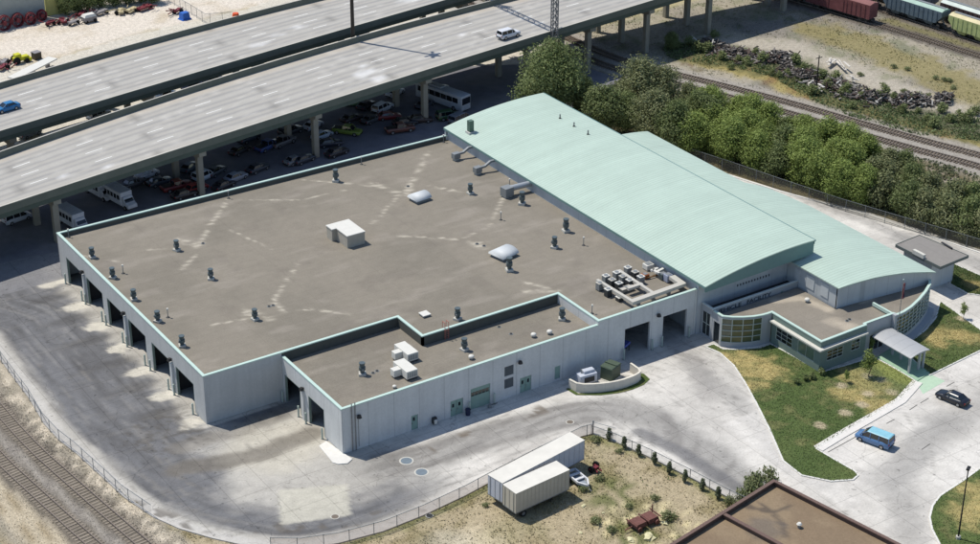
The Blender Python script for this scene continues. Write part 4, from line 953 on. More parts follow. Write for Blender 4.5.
# flagpole
fp = thing('flagpole', 'slim flagpole with a limp red and white flag in front of the office corner', 'flagpole', (91.5, -36.2, .1))
MB().cyl((91.5, -36.2, .1), (91.5, -36.2, 11.6), .07, .04, n=10).build('pole', M_GALV, fp); mb = MB(); mb.dome(91.5, -36.2, 11.6, .1, .1, .1, n=8, m=3); mb.build('finial', M_COPE, fp)
for k, (c, nm) in enumerate(((sc(150, 44, 52), 'r'), (sc(222, 216, 214), 'w'), (sc(150, 44, 52), 'r'), (sc(60, 66, 110), 'b'))):
    mb = MB(); vs = []
    for i in range(7):
        z = 11.0 - i * .42
        for t_ in range(5): vs.append((91.5 + .06 + k * .085 + t_ * .022, -36.2 - .05 - .08 * math.sin(i * 1.3 + k + t_ * 1.2), z))
    mb.add(vs, [(i * 5 + t_, i * 5 + t_ + 1, (i + 1) * 5 + t_ + 1, (i + 1) * 5 + t_) for i in range(6) for t_ in range(4)]); mb.build('flag_fold', mat('flag_' + nm, c), fp)
# ------------------------------------------------------------------ things on the flat roofs
M_FAN = mat('fan_metal', sc(104, 116, 118), rough=.45, metal=.4, var=.2, scale=2); M_CURB = mat('roof_curb', sc(206, 204, 194), rough=.8); M_WHT = mat('white_metal', sc(232, 230, 220), rough=.6, var=.05)
M_GRY = mat('grey_metal', sc(150, 154, 154), rough=.5, metal=.2, var=.1); M_DK = mat('dark_metal', sc(66, 68, 68), rough=.6)
fan = thing('exhaust_fan', 'x', 'roof fan', (0, 0, 0), group='exhaust fans on the flat roofs')
MB().obox(0, 0, 0, .32, 1.0, 1.0).build('curb', M_CURB, fan, bevel=.02)
mb = MB(); mb.cyl((0, 0, .32), (0, 0, .55), .3, n=14); mb.cyl((0, 0, .55), (0, 0, .72), .34, .46, n=16); mb.cyl((0, 0, .72), (0, 0, 1.15), .46, n=16); mb.build('housing', M_FAN, fan)
mb = MB(); mb.cyl((0, 0, 1.15), (0, 0, 1.6), .33, .4, n=16); mb.cyl((0, 0, 1.6), (0, 0, 1.72), .44, .44, n=16); mb.build('cap', M_FAN, fan)
MB().obox(.42, .1, .75, 1.0, .2, .26).build('motor_box', M_GRY, fan)
F = [(92.3, 257.8, RZ, 1, 'grey roof fan nearest the far left corner of the flat roof'), (112.8, 278.2, RZ, 1, 'roof fan beside the thin white pipe, second along the sunlit bay wall'),
     (134, 300, RZ, 1, 'third roof fan along the sunlit bay wall'), (157.8, 321.8, RZ, 1, 'fourth roof fan along the sunlit bay wall, beside a thin white pipe'),
     (182.3, 346.5, RZ, 1, 'roof fan nearest the front left corner of the flat roof'), (176.8, 250.6, RZ, 1, 'roof fan beside the pale water stain in the left part of the roof'),
     (211, 279.3, RZ, 1, 'lone roof fan in the left middle of the flat roof'), (255, 319.8, RZ, 1, 'roof fan with a pale stain ring left of the low wing'),
     (335.8, 181.5, RZ, 1.25, 'large roof fan near the far edge, beyond the white penthouse'), (470.3, 194, RZ, 1.05, 'roof fan between the white dome skylight and the teal roof'),
     (522, 204.6, RZ, 1.3, 'tall roof fan right beside the round duct near the teal roof'), (565.8, 231.8, RZ, 1.3, 'tall roof fan closest to the teal roof, right of centre'),
     (554.4, 248, RZ, 1.1, 'shorter roof fan just left of the tall one right of centre'), (509.3, 271, RZ, 1.3, 'roof fan standing in front of the silver barrel skylight'),
     (457.6, 319.8, RZ, 1.1, 'roof fan just behind the stepped edge of the low wing'), (362.4, 374.8, RW, 1.1, 'roof fan in the left half of the low wing'),
     (464.3, 350.2, RW, 1.1, 'roof fan in the middle of the low wing beside a small white cap'), (561.9, 319.8, RW, 1.1, 'roof fan at the right end of the low wing')]
for i, (a, b, z, s, l) in enumerate(F):
    o = fan if i == 0 else copy_tree(fan); p = at(a, b, z); o.location = (p[0], p[1], z); o.rotation_euler.z = .7 * i; o.scale = (.92 * s ** .5, .92 * s ** .5, s); o['label'] = l
pp = thing('vent_pipe', 'x', 'vent pipe', (0, 0, 0), group='thin vent pipes on the flat roofs')
MB().cyl((0, 0, 0), (0, 0, 1.35), .06, n=8).build('pipe', M_GRY, pp); MB().cyl((0, 0, 1.2), (0, 0, 1.45), .13, n=10).build('cap', M_WHT, pp); MB().cyl((0, 0, 0), (0, 0, .14), .3, .12, n=10).build('flashing', M_DK, pp)
P_ = [(123.2, 273.5, RZ, 'thin white-capped pipe near the second fan of the bay wall'), (168, 317.4, RZ, 'thin white-capped pipe near the fourth fan of the bay wall'), (500.8, 220, RZ, 'thin white-capped pipe left of the two tall fans by the teal roof'),
      (583.5, 245.4, RZ, 'thin white-capped pipe nearest the teal roof'), (592, 313.6, RZ, 'thin white-capped pipe where the low wing meets the high front wall'), (228.6, 198.5, RZ, 'pipe by the far roof edge, left of the large fan'),
      (361.5, 164.5, RZ, 'pipe by the far roof edge, right of the large fan'), (443.6, 142.5, RZ, 'pipe by the far roof edge at the corner of the teal roof'), (68.8, 237.5, RZ, 'pipe at the far left corner of the flat roof'), (509.5, 187, RZ, 'pipe beside the box of the round duct'),
      (486, 357, RW, 'thin pipe on the low wing')]
for i, (a, b, z, l) in enumerate(P_[:10]):
    o = pp if i == 0 else copy_tree(pp); p = at(a, b, z); o.location = (p[0], p[1], z); o['label'] = l
cap = thing('dome_vent', 'x', 'roof vent', (0, 0, 0), group='small white domed roof vents')
mb = MB(); mb.cyl((0, 0, 0), (0, 0, .35), .3, n=12); mb.build('neck', M_GRY, cap); mb = MB(); mb.cyl((0, 0, .35), (0, 0, .55), .5, .5, n=14); mb.dome(0, 0, .55, .5, .5, .3); mb.build('hood', M_WHT, cap)
for i, (a, b, z, l) in enumerate(((471.3, 359, RW, 'small white domed vent beside the middle fan of the low wing'), (533.5, 337, RW, 'left one of two small domed vents at the right end of the low wing'), (549.5, 334, RW, 'right one of two small domed vents at the right end of the low wing'), (807, 302, 4.2, 'small white domed vent on the office roof'), (394.5, 388, RW, 'tiny pale vent near the front edge of the low wing'))):
    o = cap if i == 0 else copy_tree(cap); p = at(a, b, z); o.location = (p[0], p[1], z); o['label'] = l; o.scale = (.8,) * 3 if i < 4 else (.55,) * 3
for a, b, z in ((847, 321, 4.2), (849.5, 319.5, 4.2), (373, 373, RW), (377, 371, RW), (273, 305.5, RZ), (269, 306.5, RZ), (203, 243.5, RZ), (408, 186.5, RZ), (477, 244, RZ), (484, 246, RZ), (499, 327, RW), (511, 334, RW), (440, 331, RW)):
    p = at(a, b, z); t = thing('roof_drain', 'small dark roof drain', 'roof drain', (p[0], p[1], z), group='roof drains')
    mb = MB(); mb.cyl((p[0], p[1], z), (p[0], p[1], z + .12), .2, n=10); mb.build('grate', M_DK, t); MB().cyl((p[0], p[1], z), (p[0], p[1], z + .04), .32, n=10).build('ring', M_GRY, t)
DR = [o for o in bpy.data.objects if o.name.startswith('roof_drain')]
DL = ['left drain of the pair beside the office roof stain', 'right drain of the pair beside the office roof stain', 'left of two drains beside the left fan of the low wing', 'right of two drains beside the left fan of the low wing',
      'drain at the point of the V-shaped stain left of the low wing', 'second drain at the V-shaped stain left of the low wing', 'drain in the stain beside the left-middle fan', 'drain at the crossing of the stains near the white dome skylight',
      'left drain in the stain left of the barrel skylight', 'right drain in the stain left of the barrel skylight', 'drain in the middle of the low wing', 'drain in the right part of the low wing', 'drain below the red ladder hoops']
for o, l in zip(DR, DL): o['label'] = 'small dark roof ' + l
# penthouse
p = at(347.6, 248.4, RZ)
t = thing('roof_penthouse', 'white-topped box penthouse in the middle of the flat roof', 'penthouse', (p[0], p[1], RZ))
x, y = p[0], p[1]
MB().box(x, x + 3.05, y, y + 5.0, RZ, RZ + 1.95).build('wall', mat('penthouse_wall', sc(188, 182, 168), var=.1), t); MB().box(x - .08, x + 3.13, y - .08, y + 5.08, RZ + 1.95, RZ + 2.1).build('roof', M_WHT, t)
MB().box(x - .8, x - .003, y + 3.3, y + 5.0, RZ, RZ + 1.93).build('wall', mat('penthouse_wall', (0, 0, 0)), t); MB().box(x - .88, x - .083, y + 3.22, y + 5.08, RZ + 1.94, RZ + 2.09).build('roof', M_WHT, t)
# barrel and dome skylights
def skylight(px, py, lx, ly, rz, label, h=.75):
    p = at(px, py, RZ); t = thing('skylight', label, 'skylight', (p[0], p[1], RZ), rz, group='white domed skylights')
    o = MB(); c, s = math.cos(rz), math.sin(rz); o.obox(p[0], p[1], RZ, RZ + .5, lx * .82, ly * .82, rz); o.build('curb', M_GRY, t)
    mb = MB(); n = 9; vs = []
    for i in range(n):
        a = math.pi * i / (n - 1); u = -math.cos(a) * ly / 2; zz = RZ + .5 + math.sin(a) * h
        for v in (-lx / 2, lx / 2): vs.append((p[0] + v * c - u * s, p[1] + v * s + u * c, zz))
    mb.add(vs, [(2 * i, 2 * i + 1, 2 * i + 3, 2 * i + 2) for i in range(n - 1)] + [tuple(range(0, 2 * n, 2)), tuple(range(1, 2 * n, 2))], True); mb.build('hood', mat('pale_hood', sc(218, 222, 222), rough=.5, var=.03), t)
skylight(419.5, 200, 3.0, 2.6, .1, 'white barrel skylight at the crossing of the pale stains'); skylight(503.5, 256, 3.4, 3.2, .2, 'silver barrel skylight behind a dark fan, right of centre')
p = at(424.8, 315.5, RZ); t = thing('roof_hatch', 'small flat white roof hatch behind the stepped edge of the low wing', 'hatch', (p[0], p[1], RZ))
MB().obox(p[0], p[1], RZ, RZ + .25, 1.1, 1.2).build('curb', M_GRY, t); MB().obox(p[0], p[1], RZ + .25, RZ + .38, 1.3, 1.35).build('lid', M_WHT, t)
# ladder hoops at the step
p = at(440, 329, RZ); t = thing('ladder', 'pinkish red ladder hoops at the stepped edge of the low wing', 'ladder', (p[0], NY, RW)); M_RED = mat('faded_red', sc(196, 120, 108), rough=.6)
for dx in (-.3, .3):
    mb = MB(); mb.bar((p[0] + dx, NY - .15, RW), (p[0] + dx, NY - .15, H + 1), .06); mb.bar((p[0] + dx, NY - .15, H + 1), (p[0] + dx, NY + .5, H + 1), .06); mb.bar((p[0] + dx, NY + .5, H + 1), (p[0] + dx, NY + .5, RZ), .06); mb.build('rail', M_RED, t)
mb = MB()
for k in range(5): mb.bar((p[0] - .3, NY - .15, RW + .2 + k * .3), (p[0] + .3, NY - .15, RW + .2 + k * .3), .04)
mb.build('rungs', M_RED, t)
# air handlers on the low wing
for (px, py), l in zip(((404.5, 361), (403.5, 378.5)), ('farther of the two cream L-shaped rooftop units on the low wing', 'nearer of the two cream L-shaped rooftop units on the low wing')):
    p = at(px, py, RW); x, y = p[0], p[1]; t = thing('rooftop_unit', l, 'rooftop unit', (x, y, RW), group='cream rooftop units on the low wing')
    z = RW + .25
    MB().box(x, x + 1.7, y - .9, y + 1.5, z, z + 1.15).build('cabinet', M_WHT, t, bevel=.03); MB().box(x - 1.15, x - .003, y + .5, y + 1.5, z, z + 1.0).build('intake_hood', M_WHT, t, bevel=.03)
    MB().box(x, x + 1.7, y + 1.504, y + 2.7, z, z + 1.1).build('blower_section', M_WHT, t, bevel=.03)
    MB().box(x + .05, x + 1.65, y - .85, y + 2.6, RW, z - .004).build('base_frame', M_DK, t); mb = MB()
    for k in range(6): mb.box(x + .15 + k * .25, x + .3 + k * .25, y - .925, y - .902, z + .2, z + .95)
    mb.build('grille', M_GRY, t)
# ventilators joined to the hall wall by ducts
for (px, py), (qx, qy), l in zip(((456, 160), (477.5, 174)), ((474, 151.5), (495.5, 165)), ('farther of the two small ventilator boxes with a bent duct into the hall wall', 'nearer of the two small ventilator boxes with a bent duct into the hall wall')):
    p = at(px, py, RZ); q = (70.6, p[1] - .2, RZ + 1.3); t = thing('ventilator', l, 'ventilator', (p[0], p[1], RZ), group='ventilators beside the hall wall')
    MB().obox(p[0], p[1], RZ + .35, RZ + 1.3, 1.3, .95, .1).build('cabinet', M_GRY, t, bevel=.03); MB().obox(p[0], p[1], RZ, RZ + .35, .9, .7, .1).build('curb', M_CURB, t)
    mb = MB(); a = Vector((p[0] + .5, p[1], RZ + 1.0)); b = Vector((p[0] + 1.4, p[1] - .1, RZ + 1.1)); c = Vector((p[0] + 2.4, p[1] - .15, RZ + 1.7)); d = Vector((70.6, p[1] - .2, RZ + 1.75))
    for u, v in ((a, b), (b, c), (c, d)): mb.bar(u, v + (v - u).normalized() * .06, .42, .34)
    mb.build('duct', M_GRY, t)
p = at(507, 196.5, RZ); t = thing('ventilator', 'large ventilator box with a fat round silver duct into the hall wall', 'ventilator', (p[0], p[1], RZ), group='ventilators beside the hall wall')
MB().obox(p[0], p[1], RZ + .2, RZ + 1.7, 1.7, 1.5, .1).build('cabinet', M_GRY, t, bevel=.03); MB().cyl((p[0] + .6, p[1], RZ + 1.25), (70.6, p[1] - .3, RZ + 1.35), .48, n=16).build('round_duct', mat('silver_duct', sc(190, 194, 196), rough=.35, metal=.3), t)
MB().obox(p[0], p[1], RZ, RZ + .2, 1.3, 1.2, .1).build('curb', M_CURB, t)
# cream duct network and condensers at the front right of the flat roof
zz = zoomed(590, 255, 8.91); zt = RZ + 1.0
dt = thing('roof_duct', 'large cream rectangular duct run bent round the front right corner of the flat roof', 'duct', (66, -12, RZ))
M_CRM = mat('cream_duct', sc(204, 200, 188), rough=.6, var=.06)
def dpt(a, b, z=zt): q = at(*zz(a, b), z); return Vector((q[0], q[1], z))
A0, A1, A2 = dpt(378, 420), dpt(820, 262), dpt(740, 205)
for i, (u, v, w_, h_) in enumerate(((A0, A1, .85, .5), (A1, A2, 1.0, .5), (A0, dpt(75, 235), .5, .42), (dpt(545, 335), dpt(265, 150), .5, .42), (dpt(450, 268), dpt(350, 300), .6, .4))):
    k = (v - u).normalized() * .3; mb = MB(); dz = Vector((0, 0, .012 * i)); mb.bar(u - k + dz, v + k + dz, w_, h_); mb.build('duct', M_CRM, dt)
for a, b in ((430, 400), (560, 352), (700, 305), (250, 345), (420, 245)):
    q = dpt(a, b); MB().obox(q.x, q.y, RZ, RZ + .74, .15, .9).build('support', M_GRY, dt)
UN = [(85, 290, 'front left'), (160, 345, 'front, second from left'), (140, 225, 'back left'), (195, 260, 'middle left'), (235, 195, 'back, second from left'), (255, 290, 'middle, beside the first duct branch'), (290, 230, 'centre, between the two branches'), (350, 262, 'right of centre, under the second branch'), (335, 150, 'farthest back'), (400, 190, 'back, right of the second branch'), (450, 232, 'rightmost of the back row'), (262, 385, 'low one at the front, beside the first branch'), (325, 300, 'long one in the middle')]
for i, (a, b, l) in enumerate(UN):
    q = at(*zz(a, b + 22), RZ); t = thing('condenser_unit', 'white-topped condenser among the cream ducts, ' + l, 'condenser', (q[0], q[1], RZ), group='condensers at the duct corner')
    h = 1.15 if i < 11 else .6; s = (1.0 if i != 12 else 2.4)
    MB().obox(q[0], q[1], RZ + .12, RZ + h, s * .88, .82, .05).build('casing', M_DK if i % 2 else M_GRY, t, bevel=.02); MB().obox(q[0], q[1], RZ + h, RZ + h + .1, s * .95, .9, .05).build('top_plate', M_WHT if i % 3 else M_CRM, t)
    MB().cyl((q[0], q[1], RZ + h + .1), (q[0], q[1], RZ + h + .16), .32, n=14).build('fan_guard', M_GRY, t); MB().obox(q[0], q[1], RZ, RZ + .12, s * .8, .8, .05).build('feet', M_DK, t)
for (a, b, l, m, lx, ly, h) in ((518, 125, 'white cabinet at the back of the duct corner', M_WHT, 1.3, 1.2, .9), (490, 205, 'rusty orange box among the condensers', mat('rust_orange', sc(176, 104, 60)), .9, 1.0, .7), (648, 215, 'blue-grey cylinder-topped cabinet near the hall wall', M_FAN, 1.0, .9, 1.0), (692, 235, 'pale blue-grey cabinet touching the wide duct end', mat('blue_grey_cabinet', sc(170, 178, 196)), 1.0, 1.0, 1.2)):
    q = at(*zz(a, b), RZ); t = thing('roof_cabinet', l, 'roof cabinet', (q[0], q[1], RZ)); MB().obox(q[0], q[1], RZ + .1, RZ + h, lx, ly).build('casing', m, t, bevel=.04)
    MB().obox(q[0], q[1], RZ, RZ + .1, lx * .8, ly * .8).build('feet', M_DK, t); MB().obox(q[0], q[1], RZ + h, RZ + h + .06, lx * .7, ly * .7).build('lid', M_GRY, t)
t = thing('roof_duct', 'small crooked white ducts crossing near the hall wall behind the condensers', 'duct', (68, -3, RZ))
for (u, v) in (((545, 140), (605, 120)), ((560, 130), (600, 160)), ((600, 150), (660, 120)), ((605, 160), (650, 175))):
    mb = MB(); mb.bar(dpt(*u, RZ + .8), dpt(*v, RZ + .8), .4, .3); mb.build('duct', M_WHT, t)
mb = MB(); mb.bar(dpt(510, 205, RZ + .3), dpt(600, 178, RZ + .3), .15); mb.build('pipe', mat('brown_pipe', sc(130, 96, 60)), t)

# ------------------------------------------------------------------ vehicles
M_TYRE = mat('tyre', sc(36, 36, 36), rough=.9, var=.1); M_RIM = mat('rim', sc(180, 182, 184), rough=.3, metal=.6, var=.05); M_CGLASS = glass('car_glass', sc(30, 36, 42), .05)
M_HEAD = mat('headlight', sc(225, 230, 235), rough=.1, var=0); M_TAIL = mat('tail_light', sc(150, 26, 24), rough=.3, var=0); M_TRIM = mat('black_trim', sc(36, 36, 38), rough=.6)
KIND = {
 'car': dict(L=4.7, st=[(-2.35, .70, .42, .80), (-2.25, .84, .28, .98), (-1.6, .89, .22, 1.02), (-.2, .90, .2, .97), (1.0, .89, .2, .93), (1.9, .85, .22, .80), (2.25, .78, .26, .70), (2.35, .64, .36, .60)], cab=(-1.85, 1.05, -1.15, .25, .80, .60, .95, 1.42), wb=(-1.38, 1.42), r=.33),
 'suv': dict(L=4.9, st=[(-2.42, .82, .5, 1.05), (-2.35, .93, .36, 1.12), (-1.6, .95, .3, 1.13), (0, .95, .3, 1.12), (1.1, .94, .3, 1.10), (2.0, .90, .32, 1.02), (2.36, .84, .36, .92), (2.44, .72, .46, .8)], cab=(-2.36, 1.2, -2.2, .45, .87, .72, 1.1, 1.78), wb=(-1.45, 1.5), r=.38),
 'van': dict(L=5.0, st=[(-2.5, .86, .45, 1.1), (-2.44, .95, .3, 1.18), (-1.6, .97, .26, 1.18), (.6, .97, .26, 1.14), (1.5, .95, .26, 1.06), (2.15, .90, .28, .92), (2.45, .82, .32, .8), (2.52, .66, .42, .66)], cab=(-2.44, 1.75, -2.36, .75, .91, .80, 1.1, 1.86), wb=(-1.5, 1.6), r=.34),
 'pickup': dict(L=5.5, st=[(-2.75, .84, .5, 1.08), (-2.68, .94, .38, 1.12), (-1.6, .96, .34, 1.12), (0, .96, .32, 1.12), (1.2, .95, .32, 1.10), (2.2, .92, .34, 1.02), (2.65, .86, .38, .94), (2.75, .72, .46, .82)], cab=(-.75, 1.35, -.6, .7, .86, .70, 1.1, 1.76), wb=(-1.7, 1.75), r=.4),
}
def vehicle(name, label, cat, kind, paint, loc, rz, group=None, roofm=None, flash=False):
    K = KIND[kind]; t = thing(name, label, cat, (0, 0, 0), 0, group)
    m = mat('paint_%d_%d_%d' % tuple(int(v * 999) for v in paint), paint, rough=.3, var=.04, spec=.6); rm = roofm or m
    mb = MB(); vs = []; st = K['st']
    for x, hw, z0, z1 in st:
        zm = z0 + (z1 - z0) * .62
        vs += [(x, -hw * .93, z0), (x, -hw, z0 + .1), (x, -hw, zm), (x, -hw * .92, z1 - .03), (x, -hw * .75, z1), (x, hw * .75, z1), (x, hw * .92, z1 - .03), (x, hw, zm), (x, hw, z0 + .1), (x, hw * .93, z0)]
    n = len(st); k = 10
    fs = [(i * k + j, (i + 1) * k + j, (i + 1) * k + (j + 1) % k, i * k + (j + 1) % k) for i in range(n - 1) for j in range(k)] + [tuple(range(k)), tuple(range(n * k - k, n * k))]
    mb.add(vs, fs, True); body = mb.build('body', m, t)
    a, b, c, d, w0, w1, z0, z1 = K['cab']
    cab = [(a, -w0, z0 - .06), (b, -w0, z0 - .06), (b, w0, z0 - .06), (a, w0, z0 - .06), (c, -w1, z1), (d, -w1, z1), (d, w1, z1), (c, w1, z1)]
    g = MB(); g.add(cab, [(0, 3, 2, 1), (4, 5, 6, 7), (0, 1, 5, 4), (1, 2, 6, 5), (2, 3, 7, 6), (3, 0, 4, 7)]); g.build('windows', M_CGLASS, t)
    r = MB(); ov = .03; r.add([(c - .06, -w1 - ov, z1 - .02), (d + .05, -w1 - ov, z1 - .02), (d + .05, w1 + ov, z1 - .02), (c - .06, w1 + ov, z1 - .02), (c + .06, -w1 + .08, z1 + .06), (d - .1, -w1 + .08, z1 + .06), (d - .1, w1 - .08, z1 + .06), (c + .06, w1 - .08, z1 + .06)],
                            [(0, 3, 2, 1), (4, 5, 6, 7), (0, 1, 5, 4), (1, 2, 6, 5), (2, 3, 7, 6), (3, 0, 4, 7)]); r.build('roof', rm, t)
    p_ = MB()
    for s in (-1, 1):
        for (xb, xt) in ((a, c), (b, d)): p_.bar((xb, s * (w0 + .005), z0 - .04), (xt, s * (w1 + .005), z1), .08)
        xs_ = [.45] if kind in ('pickup',) else ([.15] if kind == 'car' else [.25, -1.0])
        for u in xs_:
            f = .5; p_.bar((u, s * (w0 + .005), z0 - .04), (u - .02, s * (w1 + .005), z1), .09)
    p_.build('pillars', m, t)
    for x in K['wb']:
        for s in (-1, 1):
            y = s * (st[3][1] - .09); R = K['r']; wmb = MB(); wmb.cyl((x, y - .11, R), (x, y + .11, R), R, n=18); wh = wmb.build('wheel', M_TYRE, t)
            MB().cyl((x, y + s * .112, R), (x, y + s * .125, R), R * .62, n=14).build('rim', M_RIM, wh)
    xf, hw, zf0, zf1 = st[-2]; xr, hr, zr0, zr1 = st[1]
    for s in (-1, 1):
        MB().box(xf - .12, xf + .06, s * hw * .9, s * hw * .58, zf1 - .24, zf1 - .08).build('headlight', M_HEAD, t)
        MB().box(xr - .1, xr + .08, s * hr * .95, s * hr * .72, zr1 - .34, zr1 - .1).build('tail_light', M_TAIL, t)
        MB().obox(b - .35, s * (w0 + .14), z0 - .02, z0 + .13, .12, .2).build('mirror', m, t)
    MB().box(-K['L'] / 2 - .02, -K['L'] / 2 + .15, -hr * .8, hr * .8, zr0 + .08, zr0 + .26).build('bumper', M_TRIM, t); MB().box(K['L'] / 2 - .15, K['L'] / 2 + .02, -hw * .8, hw * .8, zf0 + .06, zf0 + .2).build('bumper', M_TRIM, t)
    if kind == 'pickup':
        MB().box(-2.6, -.85, -.74, .74, 1.121, 1.135).build('load_bed', M_TRIM, t)
    t.location = loc; t.rotation_euler.z = rz; return t
def dirn(a, b, z=0): p, q = at(*a, z), at(*b, z); return math.atan2(q[1] - p[1], q[0] - p[0])
# the vehicles in the open
p = at(874, 442.5, 0); vehicle('minivan', 'light blue minivan with a pale cyan roof parked beside the lawn', 'van', 'van', sc(92, 132, 178), (p[0], p[1], .01), dirn((889, 449), (860, 438)), roofm=mat('cyan_roof', sc(150, 206, 222), rough=.35))
p = at(952, 401, 0); vehicle('parked_car', 'black saloon car parked near the green entrance ramp', 'car', 'car', sc(34, 38, 48), (p[0], p[1], .01), dirn((968, 407), (937, 394)))
zd1 = lambda x: zb(x) - 1.05
def on_deck(px, py, z=9.6):
    for _ in range(5): q = at(px, py, z); z = zd1(q[0])
    return q, z
q, z = on_deck(508.5, 37.5); vehicle('suv', 'white estate SUV driving on the near viaduct', 'car', 'suv', sc(232, 234, 238), (q[0], q[1], z), math.atan2(float(yv(f1n, q[0] + 5) - yv(f1n, q[0])), 5))
q, z = on_deck(7, 110.5); vehicle('moving_car', 'bright blue saloon car driving on the far viaduct', 'car', 'car', sc(40, 120, 176), (q[0], q[1], z), math.atan2(float(yv(f2n, q[0] + 5) - yv(f2n, q[0])), 5) + math.pi)
# vehicles parked in the shade under the viaducts
CARS = [('pickup', (128, 152, 66), (347.5, 134), -.9, 'lime green pickup'), ('suv', (226, 230, 234), (383, 111), .35, 'white SUV'), ('car', (58, 62, 72), (366, 108), .5, 'dark grey saloon'), ('car', (150, 190, 140), (354, 105), -.6, 'pale green saloon'),
        ('car', (128, 44, 44), (389, 119), -.3, 'dull red saloon'), ('car', (44, 46, 52), (405, 125), -.3, 'black saloon'), ('car', (190, 206, 222), (322, 138), .3, 'pale blue saloon'), ('car', (56, 60, 72), (330, 146), -.2, 'dark blue-grey saloon'),
        ('car', (52, 50, 54), (337, 155), .2, 'black saloon with dusty roof'), ('car', (66, 70, 80), (304, 162), .25, 'dark grey saloon by the roof edge'), ('car', (232, 236, 240), (395, 95), .4, 'white saloon'), ('car', (72, 60, 58), (420, 122), -.4, 'brown-black saloon'),
        ('suv', (60, 92, 60), (449, 119), -.2, 'dark green SUV'), ('car', (224, 228, 236), (147, 177), .25, 'white saloon'), ('car', (70, 78, 88), (160, 184.5), .1, 'slate grey saloon'), ('pickup', (128, 50, 48), (177, 189.5), .0, 'red pickup'),
        ('car', (90, 100, 110), (190, 170), .6, 'grey saloon'), ('suv', (214, 224, 232), (205, 179), .3, 'white SUV'), ('car', (46, 46, 52), (224, 188), .35, 'black saloon'), ('car', (60, 54, 54), (185, 197), .1, 'dark brown saloon by the roof edge'),
        ('pickup', (70, 92, 150), (268, 149), .35, 'blue pickup'), ('suv', (74, 84, 96), (249, 141), .3, 'dark grey SUV'), ('car', (120, 124, 128), (296, 163), .2, 'grey saloon by the roof edge'), ('suv', (56, 60, 66), (291, 134), .2, 'charcoal SUV'), ('van', (196, 202, 210), (17, 221), .2, 'pale grey van'), ('car', (60, 64, 72), (12, 214), .3, 'dark blue-grey saloon'),
        ('car', (150, 156, 166), (236, 180), .3, 'silver-grey saloon'), ('car', (60, 66, 76), (258, 171), .3, 'navy saloon'), ('car', (170, 60, 56), (196, 191), .2, 'faded red saloon'), ('car', (86, 90, 96), (216, 174), .5, 'mid-grey saloon'), ('car', (54, 54, 58), (240, 153), .4, 'jet black saloon'), ('pickup', (120, 120, 124), (283, 145), .3, 'grey pickup'), ('car', (200, 204, 208), (313, 128), .4, 'off-white saloon'), ('car', (64, 56, 60), (352, 121), .2, 'plum black saloon'), ('pickup', (110, 70, 60), (400, 132), -.2, 'brown pickup'), ('car', (80, 84, 90), (372, 122), .3, 'smoke grey saloon'), ('car', (70, 74, 84), (134, 186), .2, 'steel blue saloon'), ('car', (92, 96, 104), (425, 107), .4, 'ash grey saloon'), ('van', (120, 126, 132), (460, 122), .3, 'grey van'),
        ('car', (214, 218, 222), (440, 92), .5, 'silver saloon'), ('suv', (226, 230, 230), (99, 118), .35, 'small white SUV between the viaducts'), ('car', (222, 226, 228), (166, 97), .35, 'white saloon between the viaducts, left one'), ('car', (48, 60, 110), (192, 88), .35, 'blue saloon between the viaducts'),
        ('car', (52, 56, 62), (212, 82), .35, 'black saloon between the viaducts'), ('car', (150, 156, 162), (30, 136), .35, 'grey saloon between the viaducts, leftmost')]
SPOT = ['left of the pier row near the teal roof corner', 'beside the double piers near the coach', 'between the piers behind the white SUV', 'farthest back between the piers']
for i, (k, c, (a, b), an, l) in enumerate(CARS):
    p = at(a, b, 0)
    where = ' parked in the shade' if 'viaduct' not in l else ' on the ground'
    land = 'left of the first pier' if a < 60 else 'near the shuttle buses' if a < 170 else 'by the second pier pair' if a < 235 else 'left of the third pier pair' if a < 300 else 'by the third pier pair' if a < 342 else 'left of the fourth pier pair' if a < 400 else 'by the fourth pier pair'
    vehicle('parked_car' if k == 'car' else 'parked_' + k, l + where + (', ' + land if 'between the viaducts' not in l else ''), {'car': 'car', 'suv': 'car', 'van': 'van', 'pickup': 'pickup truck'}[k], k, sc(*c), (p[0], p[1], 0), an, group='vehicles parked under the viaducts')
